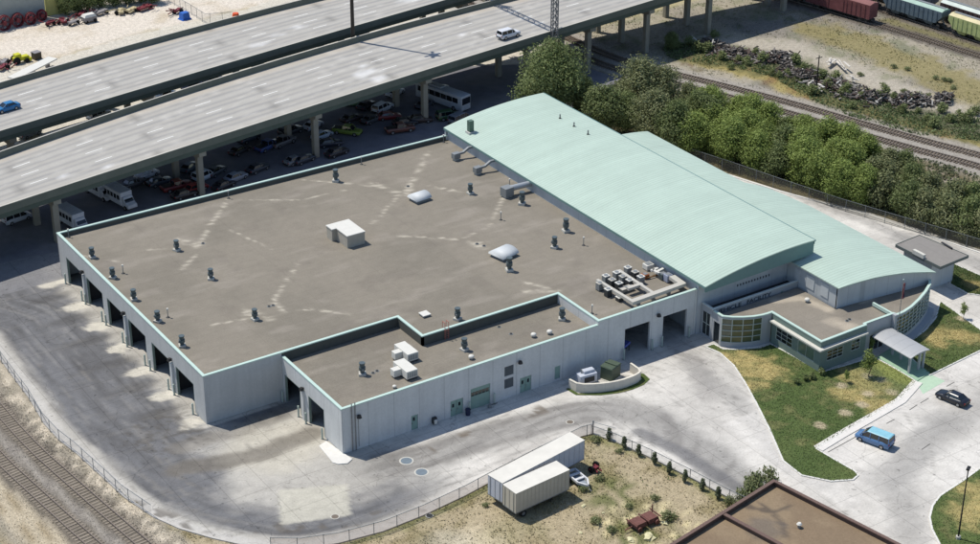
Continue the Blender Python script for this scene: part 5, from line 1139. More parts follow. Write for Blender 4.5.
# shuttle buses and the coach
def shuttle(label, px, py, rz):
    t = thing('shuttle_bus', label, 'bus', (0, 0, 0), group='white shuttle buses'); w_ = 1.15
    M_BW = mat('bus_white', sc(222, 226, 230), rough=.5, var=.06)
    MB().box(-3.6, 1.75, -w_, w_, .55, 2.85).build('passenger_box', M_BW, t, bevel=.1); MB().add([(1.7, -.95, .4), (3.5, -.9, .45), (3.5, .9, .45), (1.7, .95, .4), (1.7, -.95, 2.1), (2.1, -.9, 2.1), (2.1, .9, 2.1), (1.7, .95, 2.1), (2.75, -.9, 1.25), (2.75, .9, 1.25), (3.5, -.85, 1.05), (3.5, .85, 1.05)],
        [(0, 1, 10, 8, 5, 4), (3, 7, 6, 9, 11, 2), (4, 5, 6, 7), (5, 8, 9, 6), (8, 10, 11, 9), (1, 2, 11, 10), (0, 3, 2, 1), (0, 4, 7, 3)]).build('cab', M_BW, t)
    for s in (-1, 1):
        for k in range(5): MB().box(-3.2 + k * .95, -2.45 + k * .95, s * (w_ + .004), s * (w_ - .02), 1.5, 2.3).build('window', M_CGLASS, t)
        for x in (-2.3, 2.65):
            wh = MB().cyl((x, s * .95 - .13, .4), (x, s * .95 + .13, .4), .4, n=16).build('wheel', M_TYRE, t); MB().cyl((x, s * 1.085, .4), (x, s * 1.1, .4), .24, n=12).build('rim', M_RIM, wh)
        MB().box(3.46, 3.53, s * .8, s * .55, .72, .92).build('headlight', M_HEAD, t)
    MB().add([(2.13, -.82, 2.0), (2.74, -.82, 1.3), (2.74, .82, 1.3), (2.13, .82, 2.0)], [(0, 1, 2, 3)]).build('windscreen', M_CGLASS, t).location.z = .03
    mb = MB()
    for k in range(7): mb.box(-3.3 + k * .7, -3.2 + k * .7, -1.0, 1.0, 2.851, 2.88)
    mb.build('roof_ribs', M_BW, t); MB().box(-3.68, -3.6, -1.1, 1.1, .5, .7).build('bumper', M_TRIM, t)
    p = at(px, py, 0); t.location = (p[0], p[1], 0); t.rotation_euler.z = rz; return t
a_ = dirn((112, 196), (130, 206)); shuttle('white shuttle bus with dark side windows parked in the shade, middle one of three', 121.5, 204, a_)
shuttle('white shuttle bus half behind the pier at the flat roof corner', 74, 226, a_); shuttle('white shuttle bus behind the middle one, mostly under the deck edge', 100, 195.5, a_)
t = thing('coach', 'long white coach parked in the shade behind the tall pier', 'bus', (0, 0, 0)); M_CO = mat('coach_white', sc(200, 206, 212), rough=.4, var=.05)
MB().box(-6, 6, -1.28, 1.28, .4, 3.3).build('body', M_CO, t, bevel=.15)
for s in (-1, 1):
    for k in range(7): MB().box(-5.4 + k * 1.5, -4.0 + k * 1.5, s * 1.284, s * 1.26, 1.75, 2.75).build('window', M_CGLASS, t)
    for x in (-3.6, 3.9): wh = MB().cyl((x, s * 1.15 - .14, .5), (x, s * 1.15 + .14, .5), .5, n=16).build('wheel', M_TYRE, t); MB().cyl((x, s * 1.3, .5), (x, s * 1.31, .5), .3, n=12).build('rim', M_RIM, wh)
    MB().box(5.98, 6.02, s * 1.05, s * .7, .8, 1.0).build('headlight', M_HEAD, t)
MB().box(5.97, 6.012, -1.1, 1.1, 1.6, 2.9).build('windscreen', M_CGLASS, t); MB().box(-3, 0, -.6, .6, 3.3, 3.5).build('roof_unit', M_CO, t)
p = at(443, 104, 0); t.location = (p[0], p[1], 0); t.rotation_euler.z = dirn((418, 98), (458, 112))
# trailers on the dry lot
def trailer(label, A, B, wd, z0, z1, col, ribs, group):
    """A, B: the two top corners of the long camera side"""
    A = Vector(A); B = Vector(B); d = (B - A); L = d.length; an = math.atan2(d.y, d.x); t = thing('box_trailer', label, 'trailer', (0, 0, 0), 0, group)
    ms = mat('trailer_%d' % int(col[0] * 999), col, rough=.5, var=.08, scale=.8); mt = mat('trailer_roof', sc(236, 232, 220), rough=.6, var=.08, scale=.6)
    MB().box(0, L, 0, wd, z0, z1).build('box', ms, t); MB().box(-.03, L + .03, -.03, wd + .03, z1 + .004, z1 + .06).build('roof', mt, t)
    mb = MB(); n = int(L / ribs)
    for k in range(n + 1): mb.box(L * k / n - .025, L * k / n + .025, -.025, -.002, z0, z1)
    for k in range(3): mb.box(-.025, -.002, wd * (k + .5) / 3 - .03, wd * (k + .5) / 3 + .03, z0 + .05, z1 - .05)
    mb.build('ribs', mat('trailer_rib_%d' % int(col[0] * 999), tuple(v * .86 for v in col), rough=.5), t)
    mb = MB(); mb.box(0, L, -.012, -.001, z0, z0 + .12); mb.box(-.02, -.001, 0, wd, z0, z0 + .14); mb.build('rail', M_GRY, t)
    fr = MB().box(.3, L - .3, .9, 1.1, z0 - .25, z0 - .004).build('chassis_rail', M_DK, t); MB().box(.3, L - .3, wd - 1.1, wd - .9, z0 - .25, z0 - .004).build('chassis_rail', M_DK, t)
    for x in ((1.3, 2.6) if L > 10 else (1.3,)):
        for y in (.25, wd - .25):
            wh = MB().cyl((x, y - .2, .48), (x, y + .2, .48), .48, n=16).build('wheel', M_TYRE, t); s = -1 if y < 1 else 1; MB().cyl((x, y + s * .201, .48), (x, y + s * .21, .48), .26, n=12).build('rim', M_RIM, wh)
    for y in (.5, wd - .5): MB().box(L - 2.6, L - 2.45, y - .08, y + .08, 0, z0 - .005).build('landing_leg', M_DK, t)
    mb = MB(); mb.box(-.035, -.022, wd / 2 - .02, wd / 2 + .02, z0, z1); mb.box(-.06, -.03, .4, .46, z0 + .1, z1 - .1); mb.box(-.06, -.03, wd - .46, wd - .4, z0 + .1, z1 - .1); mb.build('door_bars', M_GRY, t)
    t.location = (A.x, A.y, 0); t.rotation_euler.z = an; return t
pa, pb = at(502.3, 483, 4.1), at(584.5, 440, 4.1); trailer('long white box trailer, the farther of the two beside the yard fence', (pa[0], pa[1]), (pb[0], pb[1]), 2.6, 1.15, 4.05, sc(212, 216, 224), .9, 'box trailers on the dry lot')
pa, pb = at(516, 493.5, 4.0), at(569.5, 469.5, 4.0); trailer('short beige box trailer, the nearer of the two', (pa[0], pa[1]), (pb[0], pb[1]), 2.55, 1.0, 3.95, sc(206, 200, 184), .6, 'box trailers on the dry lot')
# boat trailer, engine block, rusty machine
z4 = zoomed(480, 400, 3.776); p = at(*z4(372, 312), 0)
t = thing('boat_trailer', 'small white boat-shaped trailer frame beside the short box trailer', 'trailer', (p[0], p[1], 0), 0); an = dirn(z4(345, 285), z4(398, 330)); M_BT = mat('boat_white', sc(232, 234, 236), rough=.4)
def loc(x, y): c, s = math.cos(an), math.sin(an); return (p[0] + x * c - y * s, p[1] + x * s + y * c)
hull = [(-1.9, -.75), (.9, -.75), (2.0, -.1), (2.0, .1), (.9, .75), (-1.9, .75)]
mb = MB()
for a, b in zip(hull, hull[1:] + hull[:1]): mb.bar((*loc(*a), .75), (*loc(*b), .75), .2, .3)
mb.build('rim_frame', M_BT, t); mb = MB(); mb.prism([loc(x * .9, y * .85) for x, y in hull], .35, .5); mb.build('floor', mat('boat_floor', sc(150, 160, 170)), t)
for x in (-.9, .2): MB().bar((*loc(x, -.7), .78), (*loc(x, .7), .78), .35, .1).build('bench', M_BT, t)
for s in (-1, 1): q0, q1 = loc(-.5, s * .8), loc(-.5, s * .98); MB().cyl((*q0, .3), (*q1, .3), .3, n=12).build('wheel', M_TYRE, t)
MB().bar((*loc(1.9, 0), .5), (*loc(2.9, 0), .4), .08).build('drawbar', M_GRY, t)
p = at(*z4(430, 268), 0); t = thing('junk_axle', 'red axle frame with two dark tyres in the weeds beside the long trailer', 'scrap', (p[0], p[1], 0)); M_MRN = mat('maroon_paint', sc(128, 52, 58), rough=.6, var=.2)
for dx, dy in ((-.6, -.1), (.6, .5)): MB().cyl((p[0] + dx, p[1] + dy, .45), (p[0] + dx + .25, p[1] + dy + .1, .45), .45, n=14).build('tyre', M_TYRE, t)
mb = MB(); mb.bar((p[0] - .7, p[1], .5), (p[0] + .9, p[1] + .6, .5), .2); mb.bar((p[0] - .2, p[1] - 1, .4), (p[0] + .3, p[1] + .3, .6), .15); mb.bar((p[0] + .5, p[1] - 1, .4), (p[0] + .2, p[1] + .3, .6), .15); mb.obox(p[0] + .1, p[1] - .2, .55, .8, .7, .6, .3); mb.build('frame', M_MRN, t)
p = at(*z4(617, 470), 0); an = dirn(z4(565, 490), z4(675, 440)); t = thing('rusty_machine', 'rusty brown hopper machine lying on the dry lot beside pale rubble', 'scrap machine', (p[0], p[1], 0), an); M_RU = mat('rust', sc(122, 82, 74), rough=.8, var=.3, scale=2)
c, s = math.cos(an), math.sin(an); L2 = lambda x, y, z: (p[0] + x * c - y * s, p[1] + x * s + y * c, z)
for u in (-1, 1): mb = MB(); q = L2(u * .95, 0, 0); mb.obox(q[0], q[1], .45, 1.0, 1.7, 1.8, an, .85); mb.build('hopper', M_RU, t)
for u in (-1.9, 0, 1.9): MB().bar(L2(u, -1, 1.02), L2(u, 1, 1.02), .14).build('cross_bar', M_RU, t)
for u in (-1.4, 1.4):
    for v in (-.9, .9): MB().cyl(L2(u, v, .35), L2(u, v * 1.2, .35), .35, n=12).build('wheel', M_RU, t)
MB().bar(L2(1.9, .6, .5), L2(1.9, .6, 1.9), .12).build('lever', M_RU, t); MB().bar(L2(-1.8, 0, .5), L2(-3, 0, .4), .12).build('drawbar', M_RU, t)
# lumps of pale rubble
M_RUB = mat('pale_rubble', sc(226, 220, 176), rough=.9, var=.2, scale=3)
def rock(name, label, x, y, r, m, seed, flat=.5, group=None, cat='rock'):
    rr = random.Random(seed); bm = bmesh.new(); bmesh.ops.create_icosphere(bm, subdivisions=2, radius=1)
    for v in bm.verts:
        k = .7 + .55 * noise.noise(v.co * 1.4 + Vector((seed, 0, 0))); v.co = Vector((v.co.x * r * k * 1.3, v.co.y * r * k, v.co.z * r * k * flat))
    me = bpy.data.meshes.new(name); bm.to_mesh(me); bm.free(); me.materials.append(m); o = bpy.data.objects.new(name, me); COL.objects.link(o); o.location = (x, y, r * .15); o.rotation_euler.z = rr.random() * 6; return tag(o, label, cat, group)
for i, (a, b, r, l) in enumerate(((640, 520, .85, 'largest pale rubble slab beside the rusty machine'), (570, 530, .55, 'pale rubble lump left of the rusty machine'), (695, 465, .5, 'pale rubble lump right of the rusty machine'), (390, 400, .35, 'small pale rubble lump in front of the beige trailer'), (380, 500, .3, 'small brown-white lump near the lot edge'), (465, 425, .22, 'tiny pale lump in the middle of the dry lot'))):
    q = at(*z4(a, b), 0); rock('rubble_lump', l, q[0], q[1], r, M_RUB, i * 3 + 1, group='pale rubble lumps on the dry lot')

# ------------------------------------------------------------------ service enclosure in front of the wing
EW = [(46.2, -18.9), (46.5, -20.7), (48.9, -22.1), (51.0, -22.8), (53.0, -23.05), (54.9, -22.9), (56.0, -22.4), (56.0, -20.0)]
t = thing('enclosure_wall', 'low curved white screen wall around the generator and the green box', 'wall', (51, -21, 0)); M_SCW = mat('white_wall', sc(228, 222, 208), rough=.8, var=.08, joints=(1.3, 0, .03, .85, 0))
MB().sweep([(a, b, 0) for a, b in smooth_path(EW, 1)], [(-.12, 0), (.12, 0), (.12, 1.35), (-.12, 1.35)]).build('wall', M_SCW, t); MB().sweep([(a, b, 1.353) for a, b in smooth_path(EW, 1)], [(-.15, 0), (.15, 0), (.15, .08), (-.15, .08)]).build('coping', mat('cream_coping', sc(236, 230, 214)), t)
G = [(45.6, -18.9), (45.8, -21.0), (48.6, -22.9), (51, -23.8), (53.2, -24.1), (55.4, -23.9), (57.0, -23.2), (57.2, -21.6), (56.2, -20.2), (56.15, -22.5), (54.9, -23.05), (53, -23.2), (51, -22.95), (48.85, -22.25), (46.35, -20.8), (46.05, -18.9)]
sheet('planting_strip', G, .05, .3, lambda x, y: mixc(np.zeros(x.shape + (3,)) + np.array(sc(88, 104, 58)), np.array(sc(140, 130, 90)), sstep(.5, .7, fbm(x, y, .9, 5)) * .5), M_LAWN)
t = thing('generator', 'white diesel generator cabinet inside the curved screen wall', 'generator', (48.9, -19.2, 0), -.1); M_GEN = mat('generator_white', sc(206, 212, 222), rough=.45)
mb = MB(); mb.obox(48.9, -19.2, .3, 1.75, 2.7, 1.4, -.1); mb.build('cabinet', M_GEN, t, bevel=.08); mb = MB(); mb.obox(48.9, -19.2, 0, .3, 2.6, 1.2, -.1); mb.build('skid', M_DK, t)
mb = MB(); mb.obox(49.2, -19.1, 1.75, 2.15, 1.7, .8, -.1); mb.build('air_hood', M_GEN, t, bevel=.05); mb = MB(); mb.cyl((48.2, -18.9, 1.75), (48.2, -18.9, 2.3), .1, n=10); mb.build('exhaust_pipe', M_GRY, t); mb = MB(); mb.obox(48.9, -19.93, .6, 1.4, 1.6, .04, -.1); mb.build('grille', M_DK, t)
t = thing('transformer', 'dark green transformer box inside the curved screen wall', 'transformer', (52.7, -19.7, 0), .35); M_TG = mat('transformer_green', sc(84, 98, 82), rough=.5, var=.08); c, s = math.cos(.35), math.sin(.35)
mb = MB(); mb.obox(52.7, -19.7, .1, 2.0, 2.3, 1.9, .35); mb.build('cabinet', M_TG, t, bevel=.04); mb = MB(); mb.obox(52.7, -19.7, 2.0, 2.14, 2.45, 2.05, .35, .92); mb.build('lid', M_TG, t)
mb = MB(); mb.obox(52.7, -19.7, 2.14, 2.3, .25, 1.9, .35); mb.build('lid_ridge', M_TG, t); mb = MB(); mb.obox(52.7, -19.7, 0, .1, 2.6, 2.2, .35); mb.build('pad', M_LEDGE, t)
# bins and small things along the shaded wall
z7 = zoomed(380, 370, 6.8); M_BLU = mat('dark_blue', sc(48, 54, 84), rough=.6)
p = at(*z7(376, 372), 0); t = thing('handcart', 'small black handcart with a white bag beside the single mint door', 'cart', (p[0], p[1], 0)); MB().obox(p[0], p[1] + .2, .15, 1.05, .6, .4).build('frame', M_DK, t); MB().obox(p[0], p[1] - .12, .2, .85, .42, .22).build('bag', M_WHT, t, bevel=.06)
p = at(*z7(598, 305), 0); t = thing('waste_bin', 'dark blue round bin between the double door and the roll-up door', 'bin', (p[0], p[1], 0)); MB().cyl((p[0], p[1], 0), (p[0], p[1], .85), .32, .36, n=14).build('drum', M_BLU, t); MB().cyl((p[0], p[1], .85), (p[0], p[1], .93), .4, n=14).build('lid', M_BLU, t)
p = at(*z7(745, 255), 0); t = thing('gas_meter', 'small dark grey pipe assembly at the foot of the roll-up door', 'meter', (p[0], p[1], 0)); MB().obox(p[0], p[1], 0, .5, .4, .3).build('meter_box', M_GRY, t); MB().bar((p[0], p[1], .4), (p[0] + 1.2, p[1] - .1, .4), .08).build('pipe', M_DK, t)
p = at(*zoomed(480, 260, 3.884)(578, 345), 0); t = thing('work_cart', 'blue cart standing inside the left large opening beside the teal hall', 'cart', (58.8, -14.8, 0)); MB().obox(58.8, -14.8, .9, 1.25, 1.9, 1.0, .4).build('tray', mat('violet_blue', sc(110, 120, 200)), t); 
for a, b in ((-.7, -.3), (.7, -.3), (.7, .3), (-.7, .3)): MB().box(58.8 + a - .04, 58.8 + a + .04, -14.8 + b - .04, -14.8 + b + .04, 0, .9).build('leg', M_DK, t)
# manholes
for (a, b, r, l, m) in ((406.4, 460.8, .75, 'blue-grey round manhole cover, the one nearer the building', mat('blue_cover', sc(122, 136, 146), rough=.6)), (421.5, 472, .75, 'blue-grey round manhole cover, the one farther from the building', mat('blue_cover', (0, 0, 0))), (335, 516.5, .45, 'small brown manhole cover in the pale slab', mat('brown_cover', sc(126, 116, 104))), (429.5, 515.5, .4, 'dark round manhole cover in a white square at the lot edge', M_DK), (570, 422, .45, 'brown manhole cover on the driving lane above the trailers', mat('brown_cover', (0, 0, 0)))):
    p = at(a, b, 0); t = thing('manhole_cover', l, 'manhole cover', (p[0], p[1], 0), group='manhole covers in the yard'); MB().cyl((p[0], p[1], .004), (p[0], p[1], .03), r, n=22).build('cover', m, t); MB().cyl((p[0], p[1], .002), (p[0], p[1], .02), r * 1.28, n=22).build('collar', M_CURB, t)

# ------------------------------------------------------------------ fences
M_LINK = mat('chain_link', sc(150, 150, 146), rough=.6, alpha=.16); M_POST = mat('fence_post', sc(140, 146, 148), rough=.5, metal=.2)
def fence(label, path, h, sp, z0=0.0, alpha_m=None, rail=True):
    t = thing('chain_link_fence', label, 'fence', (path[0][0], path[0][1], z0), group='chain-link fences')
    mb = MB(); vs = [(a, b, z0 + .05) for a, b in path] + [(a, b, z0 + h) for a, b in path]; n = len(path); mb.add(vs, [(i, i + 1, n + i + 1, n + i) for i in range(n - 1)]); mb.build('mesh_panel', alpha_m or M_LINK, t)
    if rail: MB().sweep([(a, b, z0 + h) for a, b in path], [(-.03, -.03), (.03, -.03), (.03, .03), (-.03, .03)]).build('top_rail', M_POST, t)
    d = 0; nxt = 0; N_ = 0
    for a, b in zip(path[:-1], path[1:]):
        L = math.hypot(b[0] - a[0], b[1] - a[1])
        while nxt <= d + L and N_ < 99:
            u = (nxt - d) / L; x, y = a[0] + (b[0] - a[0]) * u, a[1] + (b[1] - a[1]) * u; MB().cyl((x, y, z0 - .03), (x, y, z0 + h + .08), .045, n=7).build('post', M_POST, t); nxt += sp; N_ += 1
        d += L
    return t
fence('chain-link fence along the kerb between the old tracks and the yard', [(a - .25, b - .1) for a, b in CURB_L[1:12]], 1.9, 3.0)
fence('chain-link fence on the kerb at the front of the yard beside the dry lot', [(a, b - .25) for a, b in CURB_L[15:]], 1.7, 3.2, alpha_m=mat('chain_link_pink', sc(206, 168, 148), rough=.7, alpha=.35))
fence('chain-link fence behind the little column shrubs, sloping to the brown roof', [(a - .35, b - .2) for a, b in CURB_M], 1.5, 3.2)
FR = W([(560, 108), (585, 118), (611, 129.5), (659, 148), (700, 163), (731, 173), (780, 190), (840, 210), (900, 228), (945, 241), (985, 253), (1040, 272)])
fence('long chain-link fence between the back road and the tree belt', FR, 2.1, 3.6, alpha_m=mat('chain_link_dark', sc(110, 108, 96), rough=.7, alpha=.42))
# top-left lot fence
fence('wire fence on the far side of the dusty lot at the top left', W([(158, -4), (190, 14), (206, 24), (232, 22)]), 2.2, 2.6)
# light pole at the lower right, bare pole in the yard
t = thing('lamp_pole', 'slim black lamp pole with a small head standing on the lower right lawn', 'light pole', (64.9, -73.7, 0)); MB().cyl((64.9, -73.7, .05), (64.9, -73.7, 10.2), .11, .07, n=10).build('pole', M_TRIM, t); MB().obox(64.9, -73.7, 10.1, 10.35, .8, .4, .5).build('lamp_head', M_TRIM, t, bevel=.04); MB().cyl((64.9, -73.7, 0), (64.9, -73.7, .45), .3, n=12).build('footing', M_CURB, t)
p = at(592.8, 434, 0); t = thing('corner_post', 'tall grey corner post of the dry lot fence beside the yard', 'post', (p[0], p[1], 0)); MB().cyl((p[0], p[1], 0), (p[0], p[1], 2.1), .09, n=10).build('post', M_POST, t); MB().bar((p[0], p[1], 1.9), (p[0] + 2.6, p[1] - 1.6, .9), .07).build('brace', M_WHT, t)
t = thing('utility_pole', 'thin dark pole standing among the woodpiles by the tracks', 'pole', tuple(at(816, 92, 0))); p = at(816, 92, 0); MB().cyl((p[0], p[1], 0), (p[0], p[1], 7.5), .14, .1, n=8).build('pole', M_TRIM, t); MB().bar((p[0] - .8, p[1], 7), (p[0] + .8, p[1], 7), .12).build('crossarm', M_TRIM, t)
# orange cone barrels on the far viaduct
q, z = on_deck(236, 20.5); t = thing('traffic_barrel', 'bright orange traffic barrels shape by the far barrier of the far viaduct', 'traffic barrel', (q[0], q[1], z)); t['label'] = 'bright orange traffic barrel by the outer barrier of the far viaduct'
MO = mat('safety_orange', sc(236, 96, 48), rough=.5); MB().cyl((q[0], q[1], z), (q[0], q[1], z + 1.5), .85, .6, n=12).build('drum', MO, t); MB().cyl((q[0], q[1], z), (q[0], q[1], z + .08), .7, n=12).build('base', M_TRIM, t)
# ------------------------------------------------------------------ brown-roofed building at the lower right
bb = thing('brown_roofed_building', 'brown flat-roofed building with a rusty red parapet edge at the lower right', 'building', (45, -66, 0))
BZ = 5.0
q = lambda a, b: at2(a, b, BZ)
c0, cl_, cr_ = q(773.9, 479.1), q(669.8, 544), q(899.5, 543)
dl = Vector((cl_[0] - c0[0], cl_[1] - c0[1])).normalized(); dr = Vector((cr_[0] - c0[0], cr_[1] - c0[1])).normalized()
BL, BR = 34.0, 30.0
def bp(u, v): return (c0[0] + dl.x * u + dr.x * v, c0[1] + dl.y * u + dr.y * v)
di = q(722.5, 512); ui = (Vector((di[0] - c0[0], di[1] - c0[1]))).length
M_BRF = mat('brown_roof', (0, 0, 0), attr=True, rough=.95, var=.06, fine=.12, fscale=5, spec=.1); M_BRW = mat('brown_wall', sc(128, 108, 94), var=.1); M_BCP = mat('rust_coping', sc(118, 96, 86), rough=.6, var=.2, scale=3); M_BPI = mat('parapet_brick', sc(96, 80, 72), var=.15, scale=3)
OUTB = [bp(0, 0), bp(BL, 0), bp(BL, BR), bp(0, BR)]
def brc(x, y):
    n = fbm(x, y, 4, 91); n2 = fbm(x, y, 1.2, 92); c = np.zeros(x.shape + (3,)) + np.array(sc(142, 124, 102)); c = mixc(c, np.array(sc(160, 142, 116)), sstep(.45, .7, n) * .6)
    s1 = [at2(a, b, 4.3) for a, b in ((760, 503), (772, 512), (778, 520), (786, 535))]; s2 = [at2(a, b, 4.3) for a, b in ((745, 505), (772, 513), (790, 506))]
    c = mixc(c, np.array(sc(92, 84, 78)), sstep(1.0, .2, np.minimum(pdist(x, y, s1), pdist(x, y, s2)) / .7 + (n2 - .5) * 2) * .75)
    w_ = at2(770, 525, 4.3); c = mixc(c, np.array(sc(120, 112, 104)), sstep(3.2, 1.2, np.hypot(x - w_[0] + 1, y - w_[1]) + (n2 - .5) * 2) * .7); return c
sheet('roof', [bp(.3, .3), bp(BL - .3, .3), bp(BL - .3, BR - .3), bp(.3, BR - .3)], 4.3, .45, brc, M_BRF, bb)
for a, b in ((0, 1), (1, 2), (2, 3), (3, 0)):
    u, v = OUTB[a], OUTB[b]; d = Vector((v[0] - u[0], v[1] - u[1])); n_ = Vector((-d.y, d.x)).normalized(); ctr = Vector(bp(BL / 2, BR / 2)) - Vector(u)
    if n_.dot(ctr) < 0: n_ = -n_
    d.normalize(); e = d * (.3 if a in (1, 3) else 0)
    P = [(u[0] + e.x, u[1] + e.y), (v[0] - e.x, v[1] - e.y)]; Q = [(x + n_.x * .3, y + n_.y * .3) for x, y in P]
    MB().prism([P[0], P[1], Q[1], Q[0]], 0, BZ - .12).build('wall', M_BPI, bb)
    mb = MB(); P2 = [(x - n_.x * .06, y - n_.y * .06) for x, y in P]; Q2 = [(x + n_.x * .1, y + n_.y * .1) for x, y in Q]; zz_ = .003 if a in (1, 3) else 0; mb.prism([P2[0], P2[1], Q2[1], Q2[0]], BZ - .12, BZ + zz_); mb.build('coping', M_BCP, bb)
P = [bp(ui - .15, .31), bp(ui + .15, .31), bp(ui + .15, BR - .4), bp(ui - .15, BR - .4)]
MB().prism(P, 4.3, BZ - .18).build('divider_wall', M_BPI, bb); P = [bp(ui - .25, .41), bp(ui + .25, .41), bp(ui + .25, BR - .45), bp(ui - .25, BR - .45)]; MB().prism(P, BZ - .18, BZ - .06).build('coping', M_BCP, bb)
p = at(799, 527.5, 4.3); t = thing('roof_vent', 'small grey and white mushroom vent on the brown roof', 'roof vent', (p[0], p[1], 4.3)); MB().cyl((p[0], p[1], 4.3), (p[0], p[1], 4.8), .2, n=12).build('neck', M_GRY, t); MB().cyl((p[0], p[1], 4.8), (p[0], p[1], 5.0), .34, .2, n=12).build('hood', M_WHT, t)

# ------------------------------------------------------------------ freight wagons
def along(path, s):
    d = 0
    for a, b in zip(path[:-1], path[1:]):
        L = math.hypot(b[0] - a[0], b[1] - a[1])
        if s <= d + L: u = (s - d) / L; return a[0] + (b[0] - a[0]) * u, a[1] + (b[1] - a[1]) * u, math.atan2(b[1] - a[1], b[0] - a[0])
        d += L
    return b[0], b[1], math.atan2(b[1] - a[1], b[0] - a[0])
def near_s(path, x, y):
    best = (1e9, 0); d = 0
    for a, b in zip(path[:-1], path[1:]):
        L = math.hypot(b[0] - a[0], b[1] - a[1]); t_ = max(0, min(1, ((x - a[0]) * (b[0] - a[0]) + (y - a[1]) * (b[1] - a[1])) / L / L)); e = math.hypot(a[0] + (b[0] - a[0]) * t_ - x, a[1] + (b[1] - a[1]) * t_ - y)
        if e < best[0]: best = (e, d + t_ * L)
        d += L
    return best[1]
def wagon(label, path, s, L, col, top, kind):
    x, y, an = along(path, s); t = thing('freight_wagon', label, 'freight wagon', (0, 0, 0), group='freight wagons on the sidings'); w_ = 1.5
    m = mat('wagon_%d_%d' % (int(col[0] * 999), int(col[2] * 999)), col, rough=.7, var=.25, scale=.8); mt = mat('wagon_top_%d' % int(top[0] * 999), top, rough=.6, var=.15, scale=.6)
    if kind == 'box':
        MB().box(-L / 2, L / 2, -w_, w_, 1.2, 4.3).build('body', m, t); MB().add([(-L / 2, -w_, 4.303), (L / 2, -w_, 4.303), (L / 2, w_, 4.303), (-L / 2, w_, 4.303), (-L / 2, 0, 4.65), (L / 2, 0, 4.65)], [(0, 1, 5, 4), (2, 3, 4, 5), (0, 4, 3), (1, 2, 5), (0, 3, 2, 1)]).build('roof', mt, t)
        for s_ in (-1, 1): MB().box(-1.6, 1.6, s_ * (w_ + .004), s_ * (w_ + .09), 1.3, 4.15).build('sliding_door', m, t)
    else:
        h = L / 2; MB().add([(-h + 1.6, -w_, 1.5), (h - 1.6, -w_, 1.5), (h, -w_, 3.1), (h, -w_, 4.2), (-h, -w_, 4.2), (-h, -w_, 3.1), (-h + 1.6, w_, 1.5), (h - 1.6, w_, 1.5), (h, w_, 3.1), (h, w_, 4.2), (-h, w_, 4.2), (-h, w_, 3.1)],
            [(0, 1, 2, 3, 4, 5), (11, 10, 9, 8, 7, 6), (0, 6, 7, 1), (1, 7, 8, 2), (2, 8, 9, 3), (3, 9, 10, 4), (4, 10, 11, 5), (5, 11, 6, 0)]).build('body', m, t)
        MB().add([(-h, -w_, 4.203), (h, -w_, 4.203), (h, w_, 4.203), (-h, w_, 4.203), (-h, -.6, 4.6), (h, -.6, 4.6), (h, .6, 4.6), (-h, .6, 4.6)], [(0, 1, 5, 4), (1, 2, 6, 5), (2, 3, 7, 6), (3, 0, 4, 7), (4, 5, 6, 7)]).build('roof', mt, t)
        MB().box(-h + .4, h - .4, -.35, .35, 4.61, 4.75).build('roof_walkway', M_GRY, t)
        for x_ in (-h + 3.4, 0, h - 3.4): MB().obox(x_, 0, .7, 1.5, 1.6, 2.0, 0, 1.5).build('discharge_chute', m, t)
        for s_ in (-1, 1): MB().bar((-h * s_, 0, 1.0), (-h * s_ + s_ * 1.2, 0, 2.7), .2).build('end_brace', m, t)
    mb = MB(); n = int(L / 1.15)
    for k in range(1, n):
        u = -L / 2 + L * k / n
        for s_ in (-1, 1): mb.box(u - .06, u + .06, s_ * (w_ + .003), s_ * (w_ + .1), 1.6 if kind != 'box' else 1.25, 4.15) if not (kind == 'box' and abs(u) < 1.7) else None
    mb.build('side_ribs', m, t); MB().box(-L / 2 - .4, L / 2 + .4, -.25, .25, .85, 1.18).build('centre_sill', M_DK, t)
    for u in (-L / 2 + 2, L / 2 - 2):
        tr = MB().box(u - 1.2, u + 1.2, -.9, .9, .45, .8).build('truck', M_DK, t); mb = MB()
        for v in (-.8, .8):
            mb = MB(); mb.cyl((u + v, -.85, .7), (u + v, -.7, .7), .42, n=14); mb.cyl((u + v, .7, .7), (u + v, .85, .7), .42, n=14); mb.cyl((u + v, -.7, .7), (u + v, .7, .7), .08, n=8); mb.build('wheelset', M_RAIL, tr)
    t.location = (x, y, .0); t.rotation_euler.z = an; return t
s1 = near_s(RC_1, 190.0, 68.5); wagon('maroon covered freight wagon, half under the viaduct shadow', RC_1, s1 - 8.3, 16.6, sc(134, 84, 84), sc(150, 104, 100), 'box')
wagon('second maroon freight wagon, mostly beyond the upper edge', RC_1, s1 - 26, 16.6, sc(126, 78, 78), sc(150, 104, 100), 'box')
s2 = near_s(RC_2, 198.3, 56.5); wagon('blue-grey hopper wagon with a pale green top', RC_2, s2 - 8.2, 15.6, sc(108, 124, 134), sc(178, 206, 190), 'hop')
wagon('pale yellow hopper wagon at the right edge', RC_2, s2 + 9.2, 15.6, sc(196, 206, 140), sc(226, 214, 170), 'hop'); wagon('dark hopper wagon behind the maroon one', RC_2, s2 - 25.6, 15.6, sc(98, 104, 112), sc(120, 120, 120), 'hop')
s3 = near_s(RC_3, 204.3, 55); wagon('dark brown wagon with a long white top on the farthest siding', RC_3, s3 + 2.0, 18, sc(92, 74, 70), sc(214, 224, 214), 'hop'); wagon('grey wagon on the farthest siding, beyond the white-topped one', RC_3, s3 - 17.5, 16, sc(100, 104, 108), sc(110, 112, 112), 'hop')

